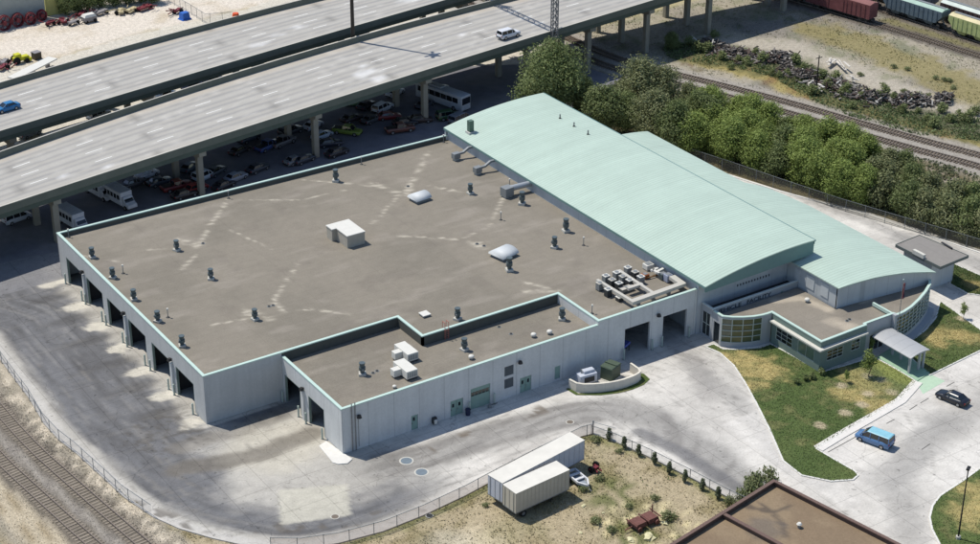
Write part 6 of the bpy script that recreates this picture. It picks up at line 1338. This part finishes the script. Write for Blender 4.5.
# ------------------------------------------------------------------ trees
def leaf_mat(name, cols, rnd=.08):
    m = bpy.data.materials.new(name); m.use_nodes = True; t = m.node_tree; N = t.nodes; L = t.links; bs = N['Principled BSDF']
    a = N.new('ShaderNodeAttribute'); a.attribute_name = 'Col'; oi = N.new('ShaderNodeObjectInfo'); r = N.new('ShaderNodeMapRange'); r.inputs[3].default_value = 1 - rnd; r.inputs[4].default_value = 1 + rnd
    L.new(oi.outputs['Random'], r.inputs[0]); x = N.new('ShaderNodeVectorMath'); x.operation = 'SCALE'; L.new(a.outputs['Color'], x.inputs[0]); L.new(r.outputs[0], x.inputs['Scale'])
    L.new(x.outputs[0], bs.inputs['Base Color']); bs.inputs['Roughness'].default_value = .65; bs.inputs['Specular IOR Level'].default_value = .25
    tr = N.new('ShaderNodeBsdfTranslucent'); L.new(x.outputs[0], tr.inputs['Color']); mx = N.new('ShaderNodeMixShader'); mx.inputs[0].default_value = .3
    L.new(bs.outputs[0], mx.inputs[1]); L.new(tr.outputs[0], mx.inputs[2]); L.new(mx.outputs[0], N['Material Output'].inputs['Surface']); return m
M_LEAF = leaf_mat('leaves', None)
M_BARK = mat('bark', sc(112, 96, 80), var=.3, scale=3)
def leaf_mesh(name, blobs, n, size, cols, seed, shell=.55):
    rg = np.random.default_rng(seed); B = np.array(blobs, float); vol = B[:, 3] * B[:, 4] * B[:, 5]; idx = rg.choice(len(B), n, p=vol ** .75 / (vol ** .75).sum())
    d = rg.normal(size=(n, 3)); d /= np.linalg.norm(d, axis=1)[:, None]; r = shell + (1.12 - shell) * rg.random(n) ** .7; r *= 1 + .2 * np.sin(d[:, 0] * 5 + idx) * np.sin(d[:, 1] * 6 + 2 * idx)
    c = B[idx, :3] + d * r[:, None] * B[idx, 3:6]; c[:, 2] = np.maximum(c[:, 2], .15)
    nrm = d * .9 + rg.normal(size=(n, 3)) * .55 + np.array([0, 0, .35]); nrm /= np.linalg.norm(nrm, axis=1)[:, None]
    u = np.cross(nrm, rg.normal(size=(n, 3))); u /= np.linalg.norm(u, axis=1)[:, None]; v = np.cross(nrm, u); s = size * (.6 + .8 * rg.random(n))[:, None]
    P = np.stack([c - u * s * .5, c + v * s * .32, c + u * s * .5, c - v * s * .32], 1).reshape(-1, 3)
    me = bpy.data.meshes.new(name); me.vertices.add(4 * n); me.vertices.foreach_set('co', P.ravel()); me.loops.add(4 * n); me.loops.foreach_set('vertex_index', np.arange(4 * n)); me.polygons.add(n)
    me.polygons.foreach_set('loop_start', np.arange(0, 4 * n, 4)); me.polygons.foreach_set('loop_total', np.full(n, 4)); me.update()
    cc = np.array(cols); tone = rg.random(len(B)); k = rg.random(n) * .55 + tone[idx] * .45; j = np.clip((k * (len(cc) - 1)), 0, len(cc) - 1.001); i0 = j.astype(int); f = (j - i0)[:, None]; cl = cc[i0] * (1 - f) + cc[i0 + 1] * f; cl = cl * (.92 + .36 * rg.random(n))[:, None]
    a = me.color_attributes.new('Col', 'FLOAT_COLOR', 'POINT'); a.data.foreach_set('color', np.concatenate([np.repeat(cl, 4, 0), np.ones((4 * n, 1))], 1).ravel()); me.materials.append(M_LEAF); return me
def crown_blobs(seed, R, Hc, z0, nb, sp=.62):
    rr = random.Random(seed); B = []
    for i in range(nb):
        z = z0 + Hc * (i + .5) / nb; k = math.sin(math.pi * min(1, .18 + .78 * (i + .5) / nb)) ; a = rr.random() * 6.28; d = R * sp * k * math.sqrt(rr.random()); q = R * (.34 + .22 * rr.random()) * (.6 + .5 * k) * (1.0 if nb < 40 else .7 + .25 * rr.random())
        B.append((d * math.cos(a), d * math.sin(a), z, q, q, q * (.75 + .2 * rr.random())))
    return B
C_OLIVE = [(.08, .11, .038), (.12, .155, .055), (.165, .20, .075), (.22, .245, .105)]; C_BRIGHT = [(.125, .165, .04), (.175, .225, .055), (.225, .285, .075), (.28, .33, .11)]; C_DRAB = [(.11, .13, .055), (.155, .175, .078), (.205, .22, .105), (.28, .28, .15)]
C_YG = [(.12, .17, .04), (.17, .22, .06), (.22, .27, .08)]
def tree_proto(name, seed, R, Ht, n, size, cols, nb=16, trunk=.35, z0=None, stems=1, cat='tree', shell=.5, sp=.62):
    rr = random.Random(seed); z0 = Ht * .16 if z0 is None else z0; t = thing(name, 'x', cat, (0, 0, 0)); B = crown_blobs(seed, R, Ht - z0 - R * .3, z0 + R * .18, nb, sp)
    mb = MB()
    for k in range(stems):
        a = 6.28 * k / stems; bx_ = .3 * math.cos(a) * (stems > 1); by_ = .3 * math.sin(a) * (stems > 1); top = (rr.uniform(-.5, .5) + bx_ * 3, rr.uniform(-.5, .5) + by_ * 3, Ht * .6)
        mb.cyl((bx_, by_, -.05), top, trunk, trunk * .4, n=8)
        for b in rr.sample(B, min(6, len(B))): f = rr.uniform(.35, .9); mb.cyl((bx_ + (top[0] - bx_) * f, by_ + (top[1] - by_) * f, Ht * .6 * f), b[:3], trunk * .35, trunk * .12, n=5)
    mb.build('trunk', M_BARK, t); me = leaf_mesh('crown', B, n, size, cols, seed, shell); o = bpy.data.objects.new('crown', me); COL.objects.link(o); o.parent = t; return t
PR = {'big': tree_proto('broadleaf_tree', 3, 5.6, 12.5, 26000, .30, C_OLIVE, 60, .42, sp=.72), 'mid': tree_proto('broadleaf_tree', 5, 4.2, 9, 11000, .32, C_OLIVE, 46, .3, sp=.7), 'drab': tree_proto('grey_green_tree', 8, 4.4, 9.5, 8500, .3, C_DRAB, 44, .26, shell=.3, sp=.75),
      'b1': tree_proto('bush_tree', 11, 3.7, 7.0, 12000, .28, C_BRIGHT, 46, .2, z0=.3, stems=3), 'b2': tree_proto('bush_tree', 14, 4.2, 7.6, 13500, .29, C_BRIGHT, 52, .2, z0=.3, stems=3), 'b3': tree_proto('bush_tree', 19, 3.4, 6.2, 9000, .28, C_OLIVE, 44, .18, z0=.3, stems=3), 'b4': tree_proto('bush_tree', 23, 3.4, 5.8, 4500, .34, C_DRAB, 16, .18, z0=.3, stems=3, shell=.3)}
used = set()
def put(kind, x, y, s, rz, label, group, z=0.0, name=None):
    o = PR[kind] if kind not in used else copy_tree(PR[kind]); used.add(kind); o.location = (x, y, z); o.rotation_euler.z = rz; o.scale = (s, s, s * random.uniform(.94, 1.06)); o['label'] = label; o['group'] = group; return o
def putpx(kind, px, py, s, label, group, zc=4.0):
    p = at(px, py, zc * s); return put(kind, p[0], p[1], s, random.random() * 6.28, label, group)
TG = 'trees behind the teal hall'
putpx('big', 553, 80, 1.32, 'tallest dark green tree, standing against the viaduct edge beyond the teal roof corner', TG, 6.5)
for (k, a, b, s, l, zc) in (('mid', 606, 106, 1.15, 'dark green tree just right of the tallest one', 5), ('mid', 584, 100, .95, 'small dark tree tucked under the right side of the tallest one', 4), ('drab', 638, 84, 1.3, 'grey-green thin-crowned tree right of the tallest one', 5.5), ('drab', 662, 90, 1.1, 'grey-green tree beside the track pair, upper one', 5), ('mid', 700, 110, 1.05, 'dark tree in the belt where the bright bushes begin', 5),
                           ('mid', 676, 124, 1.05, 'dark tree in the lower middle of the upper tree clump', 5), ('drab', 652, 114, 1.15, 'grey-green tree in the middle of the upper clump', 5), ('b4', 690, 92, .9, 'thin grey-green tree beside the tracks above the bright bushes', 4), ('mid', 628, 116, .95, 'small dark tree closest to the teal roof edge', 4), ('b3', 672, 40, .62, 'small green bush under the viaduct edge beside the woodpile', 3), ('b4', 712, 96, .7, 'small pale bush between the clump and the tracks', 3),
                           ('mid', 652, 132, .6, 'low dark tree squeezed against the fence behind the teal roof', 4), ('b4', 622, 92, .7, 'grey scrub tree between the tallest tree and the thin-crowned one', 3)):
    putpx(k, a, b, s, l, TG, zc)
BELT = []
rows = [((696, 134), (990, 222), 15, 'front', 1.04), ((706, 121), (975, 200), 14, 'middle', 1.06), ((716, 108), (905, 165), 11, 'back', 1.0)]
for (a0, b0), (a1, b1), n, rn, s in rows:
    for i in range(n):
        u = i / (n - 1); px, py = a0 + (a1 - a0) * u + random.uniform(-5, 5), b0 + (b1 - b0) * u + random.uniform(-3, 3); bright = px < 872
        k = (['b2', 'b1', 'b2', 'b1', 'b3'] if bright else ['b4', 'b3', 'b4'])[i % (5 if bright else 3)]
        BELT.append((k, px, py, s * random.uniform(.92, 1.1), rn, i))
for k, px, py, s, rn, i in BELT:
    col = 'bright green' if k in ('b1', 'b2') else 'dark green' if k == 'b3' else 'grey-green'
    putpx(k, px, py, s, '%s bushy tree, %s from the left in the %s row of the fenced belt' % (col, ORD[i], rn), 'bushy trees of the belt', 3.4)
for i, (a, b, s) in enumerate(((905, 178, .6), (930, 190, .55), (950, 205, .7), (965, 228, .8), (975, 200, .6), (885, 160, .5), (915, 215, .7), (940, 222, .75))):
    putpx('b4', a, b, s, 'thin grey scrub bush at the right end of the belt, %s from the left' % ORD[[1, 3, 5, 6, 7, 0, 2, 4][i]], 'scrub at the right end of the belt', 2.5)
# small planted trees and shrubs
PR['sap'] = tree_proto('young_tree', 31, 1.15, 3.6, 900, .2, C_YG, 9, .06, z0=1.0); PR['shr'] = tree_proto('round_shrub', 33, .62, .95, 650, .14, C_OLIVE, 7, .04, z0=.05, cat='shrub'); PR['colm'] = tree_proto('column_shrub', 37, .55, 1.9, 1100, .16, [(.10, .12, .07), (.14, .165, .095), (.18, .20, .12)], 10, .05, z0=.1, cat='shrub', sp=.35)
PR['weed'] = tree_proto('weed_clump', 41, 1.0, .7, 420, .2, [(.12, .15, .06), (.16, .19, .08), (.22, .24, .12), (.28, .27, .15)], 7, .03, z0=.02, cat='shrub', shell=.1, sp=.9)
def base(kind, px, py, s, label, group): p = at(px, py, .09); return put(kind, p[0], p[1], s, random.random() * 6, label, group, .05)
base('sap', 868, 376, 1.25, 'leafy yellow-green young tree beside the entrance walk', 'young trees on the lawns'); base('sap', 846, 382, .55, 'small bare-ish sapling in front of the office corner', 'young trees on the lawns')
base('sap', 963, 318, .72, 'young tree on the lawn by the right-hand pavement', 'young trees on the lawns'); base('sap', 871, 350, .6, 'sapling close to the office wall beside the canopy', 'young trees on the lawns')
for i, (a, b) in enumerate(((796, 384), (804.5, 380.5), (813, 378), (821, 374))): base('shr', a, b, 1.15, 'round clipped shrub in the edged bed at the office corner, %s from the left' % ORD[i], 'clipped shrubs at the office corner')
for i, (x, y) in enumerate(W([(548 - 548 + 609.8, 441), (625.1, 449.5), (640.2, 457), (656.2, 464.9), (670.7, 474.5), (686, 483), (703.2, 491), (719, 500)])): put('colm', x, y + .3, 1.0, i, 'dark columnar shrub along the lot fence, %s from the top' % ORD[i], 'columnar shrubs along the lot fence', 0.0)
kk = 0
for a, b, s, l in ((545, 490, .9, 'weed clump between the beige trailer and the boat-shaped trailer'), (585, 490, .8, 'weed clump right of the boat-shaped trailer'), (597, 442, 1.0, 'bright weed clump in the corner of the dry lot'), (620, 451, .7, 'low weed clump beside the first columnar shrub'), (598, 523, 1.0, 'weed clump left of the rusty machine'), (612, 532, .9, 'weed clump in front of the rusty machine'), (668, 520, 1.3, 'wide weed clump right of the rusty machine'),
                   (655, 500, .8, 'weed clump above the rusty machine'), (575, 482, .6, 'small weed clump touching the boat-shaped trailer'), (600, 478, .8, 'weed clump behind the junk axle'), (630, 508, .7, 'weed clump touching the left of the rusty machine'), (487, 505, .6, 'small weed at the rear of the long trailer')):
    base('weed', a, b, s, l, 'weed clumps on the dry lot')
for i, (a, b, s) in enumerate(((738, 500, 1.2), (745, 494, 1.5), (752, 489, 1.6), (759, 485, 1.6), (766, 480, 1.4), (732, 505, 1.0))):
    base('weed', a, b, s, 'tall green weed bush along the brown roof edge, %s from the lower left' % ORD[[1, 2, 3, 4, 5, 0][i]], 'tall weeds along the brown building').scale.z = s * 1.7
# ------------------------------------------------------------------ woodpiles and scrub beside the tracks
M_WOODA = leaf_mat('scrap_timber', None, .05)
def debris(label, pts, wd, n, seed):
    rg = random.Random(seed); path = W(pts); vs = []; fs = []; cs = []; Lt = sum(math.hypot(b[0] - a[0], b[1] - a[1]) for a, b in zip(path[:-1], path[1:]))
    mb = MB(); cols = [(.06, .055, .05), (.10, .09, .08), (.16, .14, .125), (.23, .21, .19), (.34, .32, .29), (.12, .08, .065)]
    for i in range(int(n * .7)):
        s = rg.random() * Lt; x, y, an = along(path, s); o = rg.gauss(0, wd * .5); h = max(.1, 1.7 * math.exp(-(o / wd) ** 2 * 1.6) * rg.random() * (.6 + .4 * math.sin(s * .7 + seed))); x += -math.sin(an) * o; y += math.cos(an) * o
        L = rg.uniform(.5, 2.3); d = Vector((rg.gauss(0, 1), rg.gauss(0, 1), rg.gauss(0, .35))).normalized() * L / 2; c = Vector((x, y, h + .15)); k = len(mb.v); mb.bar(c - d, c + d, rg.uniform(.14, .4), rg.uniform(.08, .25)); cl = rg.choice(cols) if rg.random() > .04 else (.6, .58, .54); cs += [cl] * (len(mb.v) - k)
    me = bpy.data.meshes.new('woodpile'); me.from_pydata(mb.v, [], mb.f); a = me.color_attributes.new('Col', 'FLOAT_COLOR', 'POINT'); a.data.foreach_set('color', [v for c in cs for v in (*c, 1)]); me.materials.append(M_WOODA); o = bpy.data.objects.new('woodpile', me); COL.objects.link(o); return tag(o, label, 'woodpile', 'heaps of scrap timber beside the tracks')
debris('dark scrap timber heap, the farthest one nearest the viaduct', [(704, 46), (722, 52), (740, 55)], 3.2, 420, 1); debris('long dark scrap timber heap in the left half of the row', [(738, 56), (765, 58), (795, 62)], 3.4, 520, 2)
debris('scrap timber heap with scattered boards below the long left heap', [(780, 70), (800, 75), (820, 82)], 3.0, 260, 3); debris('broad scrap timber heap right of the utility pole', [(822, 78), (838, 88), (862, 97), (884, 103)], 3.2, 620, 4)
debris('dark timber heap in the right half of the row', [(890, 103), (908, 102), (930, 102)], 3.0, 420, 5); debris('small timber heap near the right end of the row', [(936, 100), (950, 102)], 2.6, 200, 6)
M_WB = mat('white_boards', sc(222, 216, 204), rough=.8)
for i, (pts, l) in enumerate(((((824, 68), (834, 60)), 'pale bent sheet pile, upper arm, on the scrub among the woodpiles'), (((836, 60), (848, 72)), 'pale bent sheet pile, lower arm, on the scrub among the woodpiles'), (((816, 86), (822, 92)), 'short white board beside the utility pole'), (((846, 79), (857, 80.5)), 'white board lying on top of the broad timber heap'), (((808, 86), (814, 84)), 'white board left of the utility pole'), (((692, 40), (700, 46)), 'white board leaning at the far end of the woodpiles'))):
    a, b = at(*pts[0], .6), at(*pts[1], .6); mb = MB(); rq = random.Random(i)
    for k_ in range(5): f0, f1 = rq.uniform(0, .5), rq.uniform(.6, 1.0); e0, e1 = [Vector((a[0] + (b[0] - a[0]) * f + rq.uniform(-.7, .7), a[1] + (b[1] - a[1]) * f + rq.uniform(-.7, .7), .5 + .18 * k_ + rq.uniform(0, .2))) for f in (f0, f1)]; mb.bar(e0, e1, rq.uniform(.2, .5), .08)
    o = mb.build('board_stack', M_WB); tag(o, l, 'boards', 'pale boards among the woodpiles')
rr = random.Random(5); SCR = []
PR['scr'] = tree_proto('scrub_bush', 51, 1.3, 1.7, 700, .26, C_OLIVE[1:] + [(.17, .19, .09)], 8, .05, z0=.05, cat='shrub')
for i in range(36):
    u = i / 35; px = 690 + u * 285; py = [40, 57, 66, 80, 96, 100, 118][min(6, int(u * 7))] + rr.uniform(-8, 14) + (u * 7 % 1) * 8
    base('scr', px, py, rr.uniform(.6, 1.25), 'low scrub bush among the woodpiles by the tracks, %s from the left' % ORD[i], 'scrub bushes among the woodpiles')
for i, (a, b) in enumerate(((882, 86), (905, 92), (918, 95), (928, 96), (948, 101), (950, 82), (944, 81), (937, 79), (893, 68), (909, 70), (860, 76), (952, 88))):
    base('weed', a, b, .9, 'tiny weed tuft on the bare rail-yard dirt, number %s from the left' % ORD[i], 'weed tufts on the rail-yard dirt')
TF = [o for o in bpy.data.objects if o.get('group') == 'weed tufts on the rail-yard dirt']; TF.sort(key=lambda o: -(o.location.x * .83 - o.location.y * .55)); TF.reverse()
for i, o in enumerate(TF): o['label'] = 'tiny weed tuft on the bare rail-yard dirt, %s from the left' % ORD[i]

# ------------------------------------------------------------------ the machinery lot at the top left
zu = zoomed(0, 0, 6.8); zv = zoomed(80, 0, 6.8); M_FR = mat('farm_red', sc(126, 52, 60), rough=.6, var=.2, scale=2); M_FY = mat('farm_yellow', sc(216, 214, 50), rough=.5, var=.1); M_FG = mat('farm_grey', sc(150, 146, 146), rough=.6, var=.15)
wl = thing('boundary_wall', 'tall pale grey wall behind the red wheel-shaped reels at the top left', 'wall', (30, 166, 0))
A = W([(-60, 42), (46, 17)]); MB().sweep([(a, b, 0) for a, b in A], [(0, 0), (.4, 0), (.4, 6.5), (0, 6.5)]).build('wall_panel', mat('pale_lot_wall', sc(186, 192, 184), var=.08, joints=(3, 0, .04, .9, 0)), wl)
wl = thing('boundary_wall', 'shorter pale yellow wall beyond the grey one at the top left', 'wall', (44, 167, 0)); A = W([(46.5, 16.5), (65, 13)]); MB().sweep([(a, b, 0) for a, b in A], [(0, 0), (.4, 0), (.4, 6), (0, 6)]).build('wall_panel', mat('yellow_lot_wall', sc(214, 208, 130), var=.08), wl)
for i, (a, b, l) in enumerate(((35, 205, 'red wheel reel farthest left against the pale wall'), (125, 180, 'second red wheel reel against the pale wall'), (212, 165, 'third red wheel reel against the pale wall'), (288, 138, 'red wheel reel farthest right, at the end of the pale wall'))):
    p = at(*zu(a, b), 0); r = 1.55 - .15 * i; t = thing('wheel_reel', l, 'farm machine', (p[0], p[1], 0), group='red wheel reels by the wall')
    for dy in (-.35, .35):
        mb = MB(); n = 18; an = .25
        pr = [(p[0] + math.cos(an) * r * math.cos(6.283 * k / n), p[1] + dy + math.sin(an) * r * math.cos(6.283 * k / n), r + r * math.sin(6.283 * k / n)) for k in range(n)]
        for k in range(n): mb.bar(pr[k], pr[(k + 1) % n], .22)
        for k in range(0, n, 3): mb.bar((p[0], p[1] + dy, r), pr[k], .12)
        mb.build('wheel', M_FR, t)
    MB().cyl((p[0], p[1] - .6, r), (p[0], p[1] + .6, r), .45, n=12).build('hub', M_FR, t)
rk = random.Random(12)
def junk(label, px, py, m, sc_, seed, zz_=zu, name='farm_implement'):
    p = at(*zz_(px, py), 0); r = random.Random(seed); t = thing(name, label, 'farm machine', (p[0], p[1], 0), group='farm machines on the dusty lot'); mb = MB()
    mb.obox(p[0], p[1], .5, .9, 2.4 * sc_, .9 * sc_, r.random() * 1.5); mb.build('frame', m, t); mb = MB()
    for k in range(9): a = (p[0] + r.uniform(-1.8, 1.8) * sc_, p[1] + r.uniform(-1, 1) * sc_, r.uniform(.4, 1.2)); mb.bar(a, (a[0] + r.uniform(-1.5, 1.5), a[1] + r.uniform(-1.2, 1.2), r.uniform(.3, 1.3)), .16)
    mb.build('tines', m, t)
    for s in (-1, 1): MB().cyl((p[0] + s * .9 * sc_, p[1] - .3, .45), (p[0] + s * .9 * sc_, p[1] + .1, .45), .45, n=12).build('wheel', M_TYRE, t)
junk('small red farm implement in front of the reels', 345, 175, M_FR, .8, 1); junk('red and grey harrow beside the small red implement', 430, 160, M_FR, 1.2, 2); junk('grey frame implement left of the covered white one', 500, 170, M_FG, 1.0, 3); junk('dull grey implement under the pale roof sheet', 690, 100, M_FG, 1.3, 4)
junk('long red implement at the back of the lot beneath the trees', 560, 110, M_FR, 1.2, 5); junk('pale wood and iron rake, left one at the back of the lot', 280, 95, mat('pale_wood', sc(204, 190, 150)), 1.2, 6, zv); junk('pale wood and iron rake, right one at the back of the lot', 350, 85, mat('pale_wood', sc(204, 190, 150)), 1.2, 7, zv); junk('maroon and pink baler at the back of the lot', 440, 70, M_FR, 1.5, 8, zv)
junk('dark red implement beside the blue tarpaulin', 665, 90, M_FR, .9, 9, zv); junk('grey rubbish-like implement left of the yellow tractor', 30, 440, M_FG, 1.1, 10); junk('dark red implement at the left edge of the dusty lot', 20, 475, M_FR, 1.1, 11)
p = at(*zu(608, 150), 0); t = thing('covered_implement', 'white covered wagon beside the harrows at the top left', 'wagon', (p[0], p[1], 0)); MB().obox(p[0], p[1], .4, 1.3, 2.8, 1.8, .1).build('body', M_FG, t); MB().obox(p[0], p[1], 1.3, 1.8, 2.9, 1.9, .1, .75).build('cover', M_WHT, t)
for s in (-1, 1): MB().cyl((p[0] + s, p[1] - 1.0, .4), (p[0] + s, p[1] - .8, .4), .4, n=12).build('wheel', M_TYRE, t)
p = at(*zv(712, 130), 0); t = thing('blue_tarpaulin', 'bright blue tarpaulin-covered crate on the dusty lot', 'tarpaulin', (p[0], p[1], 0)); MB().obox(p[0], p[1], 0, 1.5, 1.9, 1.6, .2, .82).build('cover', mat('bright_blue', sc(52, 110, 200), rough=.5, var=.15, scale=2), t); MB().obox(p[0], p[1], 0, .2, 2.3, 2.0, .2, .9).build('hem', mat('bright_blue', (0, 0, 0)), t)
p = at(*zu(145, 425), 0); t = thing('yellow_tractor', 'bright yellow tractor beside the pale ramp near the far viaduct', 'tractor', (p[0], p[1], 0), .15)
MB().obox(p[0], p[1], .5, 1.3, 3.2, 1.2, .15).build('hood', M_FY, t, bevel=.08); MB().obox(p[0] - .7, p[1] - .1, 1.3, 2.0, 1.2, 1.3, .15).build('seat_deck', M_FY, t, bevel=.06); MB().obox(p[0] + 1.6, p[1] + .3, .3, .9, .5, 2.2, .15).build('bucket', M_FY, t)
for a, b, r in ((-1.1, -.8, .75), (-1.1, .8, .75), (1.0, -.7, .45), (1.0, .7, .45)): MB().cyl((p[0] + a, p[1] + b - .15, r), (p[0] + a, p[1] + b + .15, r), r, n=14).build('wheel', M_TYRE, t)
p = at(*zu(250, 400), 0); t = thing('rubbish_crate', 'dark open crate right of the yellow tractor', 'crate', (p[0], p[1], 0)); MB().obox(p[0], p[1], 0, 1.4, 1.5, 1.4, .2).build('box', mat('dark_crate', sc(96, 88, 72)), t); MB().obox(p[0], p[1], 1.4, 1.5, 1.6, 1.5, .2).build('rim', M_FG, t)
z2_ = 1.5; a, b = at(*zu(80, 525), 1.6), at(*zu(360, 395), 1.6); t = thing('loading_ramp', 'long pale flatbed ramp lying beside the far viaduct barrier', 'ramp', (a[0], a[1], 0)); MB().bar((a[0], a[1], 1.3), (b[0], b[1], 1.6), 2.3, .25).build('deck', M_WHT, t)
for f in (.15, .5, .85): x, y = a[0] + (b[0] - a[0]) * f, a[1] + (b[1] - a[1]) * f; MB().box(x - .2, x + .2, y - .9, y + .9, 0, 1.25).build('leg', M_FG, t)
PR['ulb'] = PR['b3']
for i, (a, b, s) in enumerate(((66, 6, .75), (76, 4, .8), (88, 0, .85), (100, -3, .9), (113, -4, .9), (126, -6, .9), (140, -8, .9), (152, -6, .8))): putpx('b3', a, b, s, 'dark bush at the back of the dusty lot, %s from the left' % ORD[i], 'dark bushes behind the dusty lot', 2.5)
# semi-trailers whose roofs show in the gap between the viaducts
for (a, b), (c, d), l in (((2, 152), (36, 139.5), 'grey-roofed semi-trailer in the gap between the viaducts at the left edge'),):
    u, v = at(a, b, 4.0), at(c, d, 4.0); trailer(l, (u[0], u[1] - 2.0), (v[0], v[1] - 2.0), 2.6, 1.2, 4.0, sc(150, 152, 160), 1.0, 'box trailers')

# ------------------------------------------------------------------ grass, weeds and rubble nobody could count
def scatter(name, poly, n, size, cfn, seed, up=.5, zz=0.0, mask=None):
    rg = np.random.default_rng(seed); P = np.array(poly); lo, hi = P.min(0), P.max(0); m = int(n * (hi[0] - lo[0]) * (hi[1] - lo[1]) / max(1, abs(sum(poly[i][0] * poly[(i + 1) % len(poly)][1] - poly[(i + 1) % len(poly)][0] * poly[i][1] for i in range(len(poly))) / 2)))
    x = lo[0] + rg.random(m) * (hi[0] - lo[0]); y = lo[1] + rg.random(m) * (hi[1] - lo[1]); k = pin(x, y, poly)
    if mask is not None: k &= mask(x, y, rg.random(m))
    x, y = x[k], y[k]; n = len(x); s = size * (.5 + rg.random(n)); d = rg.normal(size=(n, 3)); d[:, 2] = np.abs(d[:, 2]) * up + .12; nr = d / np.linalg.norm(d, axis=1)[:, None]
    u = np.cross(nr, rg.normal(size=(n, 3))); u /= np.linalg.norm(u, axis=1)[:, None]; v = np.cross(nr, u); c = np.stack([x, y, zz + s * .22], 1); s = s[:, None]
    Q = np.stack([c - u * s * .5, c + v * s * .35, c + u * s * .5, c - v * s * .35], 1).reshape(-1, 3); Q[:, 2] = np.maximum(Q[:, 2], zz + .004)
    me = bpy.data.meshes.new(name); me.vertices.add(4 * n); me.vertices.foreach_set('co', Q.ravel()); me.loops.add(4 * n); me.loops.foreach_set('vertex_index', np.arange(4 * n)); me.polygons.add(n); me.polygons.foreach_set('loop_start', np.arange(0, 4 * n, 4)); me.polygons.foreach_set('loop_total', np.full(n, 4)); me.update()
    cl = np.clip(cfn(x, y) * (.7 + .6 * rg.random(n))[:, None], 0, 1); a = me.color_attributes.new('Col', 'FLOAT_COLOR', 'POINT'); a.data.foreach_set('color', np.concatenate([np.repeat(cl, 4, 0), np.ones((4 * n, 1))], 1).ravel()); me.materials.append(M_LEAF); o = bpy.data.objects.new(name, me); COL.objects.link(o); o['kind'] = 'stuff'; return o
inlot = lambda x, y: ground_col(x, y)
scatter('dry_grass', DRYLOT, 26000, .22, lambda x, y: ground_col(x, y) * 1.05 + np.array([0, .004, -.006]), 1, mask=lambda x, y, r: r < .25 + .9 * sstep(.4, .6, fbm(x, y, 3, 2)), up=1.2)
scatter('green_weeds', DRYLOT, 3500, .34, lambda x, y: np.zeros(x.shape + (3,)) + np.array([.13, .17, .065]), 2, mask=lambda x, y, r: sstep(.56, .66, fbm(x, y, 2.2, 8)) * sstep(9, 3, np.minimum(np.hypot(x - 33, y + 50), np.minimum(np.hypot(x - 35, y + 42), pdist(x, y, CURB_M) * 3))) > r)
RYARD = [(124, 80), (142, 52), (152, 20), (160, -15), (215, -15), (215, 60), (190, 100), (160, 100), (130, 100)]
scatter('rail_yard_weeds', RYARD, 30000, .3, lambda x, y: ground_col(x, y) * np.array([1.0, 1.06, .9]), 3, up=1.4, mask=lambda x, y, r: (r < .15 + 1.0 * sstep(.45, .62, fbm(x, y, 3.5, 2))) & (pdist(x, y, P_RDIRT) > 3.5 + 2 * r) & (pdist(x, y, TR_A) > 2.2) & (pdist(x, y, RC_1) > 1.6) & (pdist(x, y, RC_2) > 1.4))
PB = [(x, y) for x, y in P_DEBRIS]
scatter('woodpile_weeds', RYARD, 120000, .42, lambda x, y: np.zeros(x.shape + (3,)) + np.array([.11, .145, .06]) * (.8 + .6 * fbm(x, y, 2, 7))[..., None], 4, mask=lambda x, y, r: (pdist(x, y, P_DEBRIS) < 5.5) & (r < .35 + .8 * sstep(.44, .54, fbm(x, y, 3, 6))), up=.7)
BFL = W([(590, 100), (640, 66), (700, 92), (800, 125), (900, 150), (1010, 185), (1010, 255), (900, 220), (780, 184), (700, 158), (640, 136)])
scatter('belt_undergrowth', BFL, 26000, .5, lambda x, y: np.zeros(x.shape + (3,)) + np.array([.15, .165, .085]) * (.6 + .9 * fbm(x, y, 3, 9))[..., None], 5, mask=lambda x, y, r: (pdist(x, y, TR_B) > 3) & (r < .3 + sstep(.4, .6, fbm(x, y, 4, 3))))
VERGE = [(-30, 60), (-17.8, 60), (-18.6, 19), (-18.5, 12), (-17.6, 3), (-17, -5), (-15.3, -15), (-12, -28), (-5, -60), (-60, -60), (-34, 0)]
scatter('track_side_rubble', VERGE, 60000, .15, lambda x, y: ground_col(x, y) * np.where(vnoise(x, y, .25, 88) > .72, 1.5, 1.0)[..., None], 6, up=3.0, mask=lambda x, y, r: (r < .3 + .7 * sstep(3.2, 1.5, pdist(x, y, offset_path(TR_L1, 2.6)))) & (pdist(x, y, TR_L1) > 1.2) & (pdist(x, y, TR_L2) > 1.2))
for nm, P in (('lawn_grass', LAWN_W), ('lawn_grass', LAWN_E), ('lawn_grass', LAWN_N), ('lawn_grass', LAWN_S)):
    scatter(nm, P, 16000 if P is LAWN_W else 9000, .15, lambda x, y: lawn_col(x, y) * 1.12, 7, zz=.09, up=1.8)
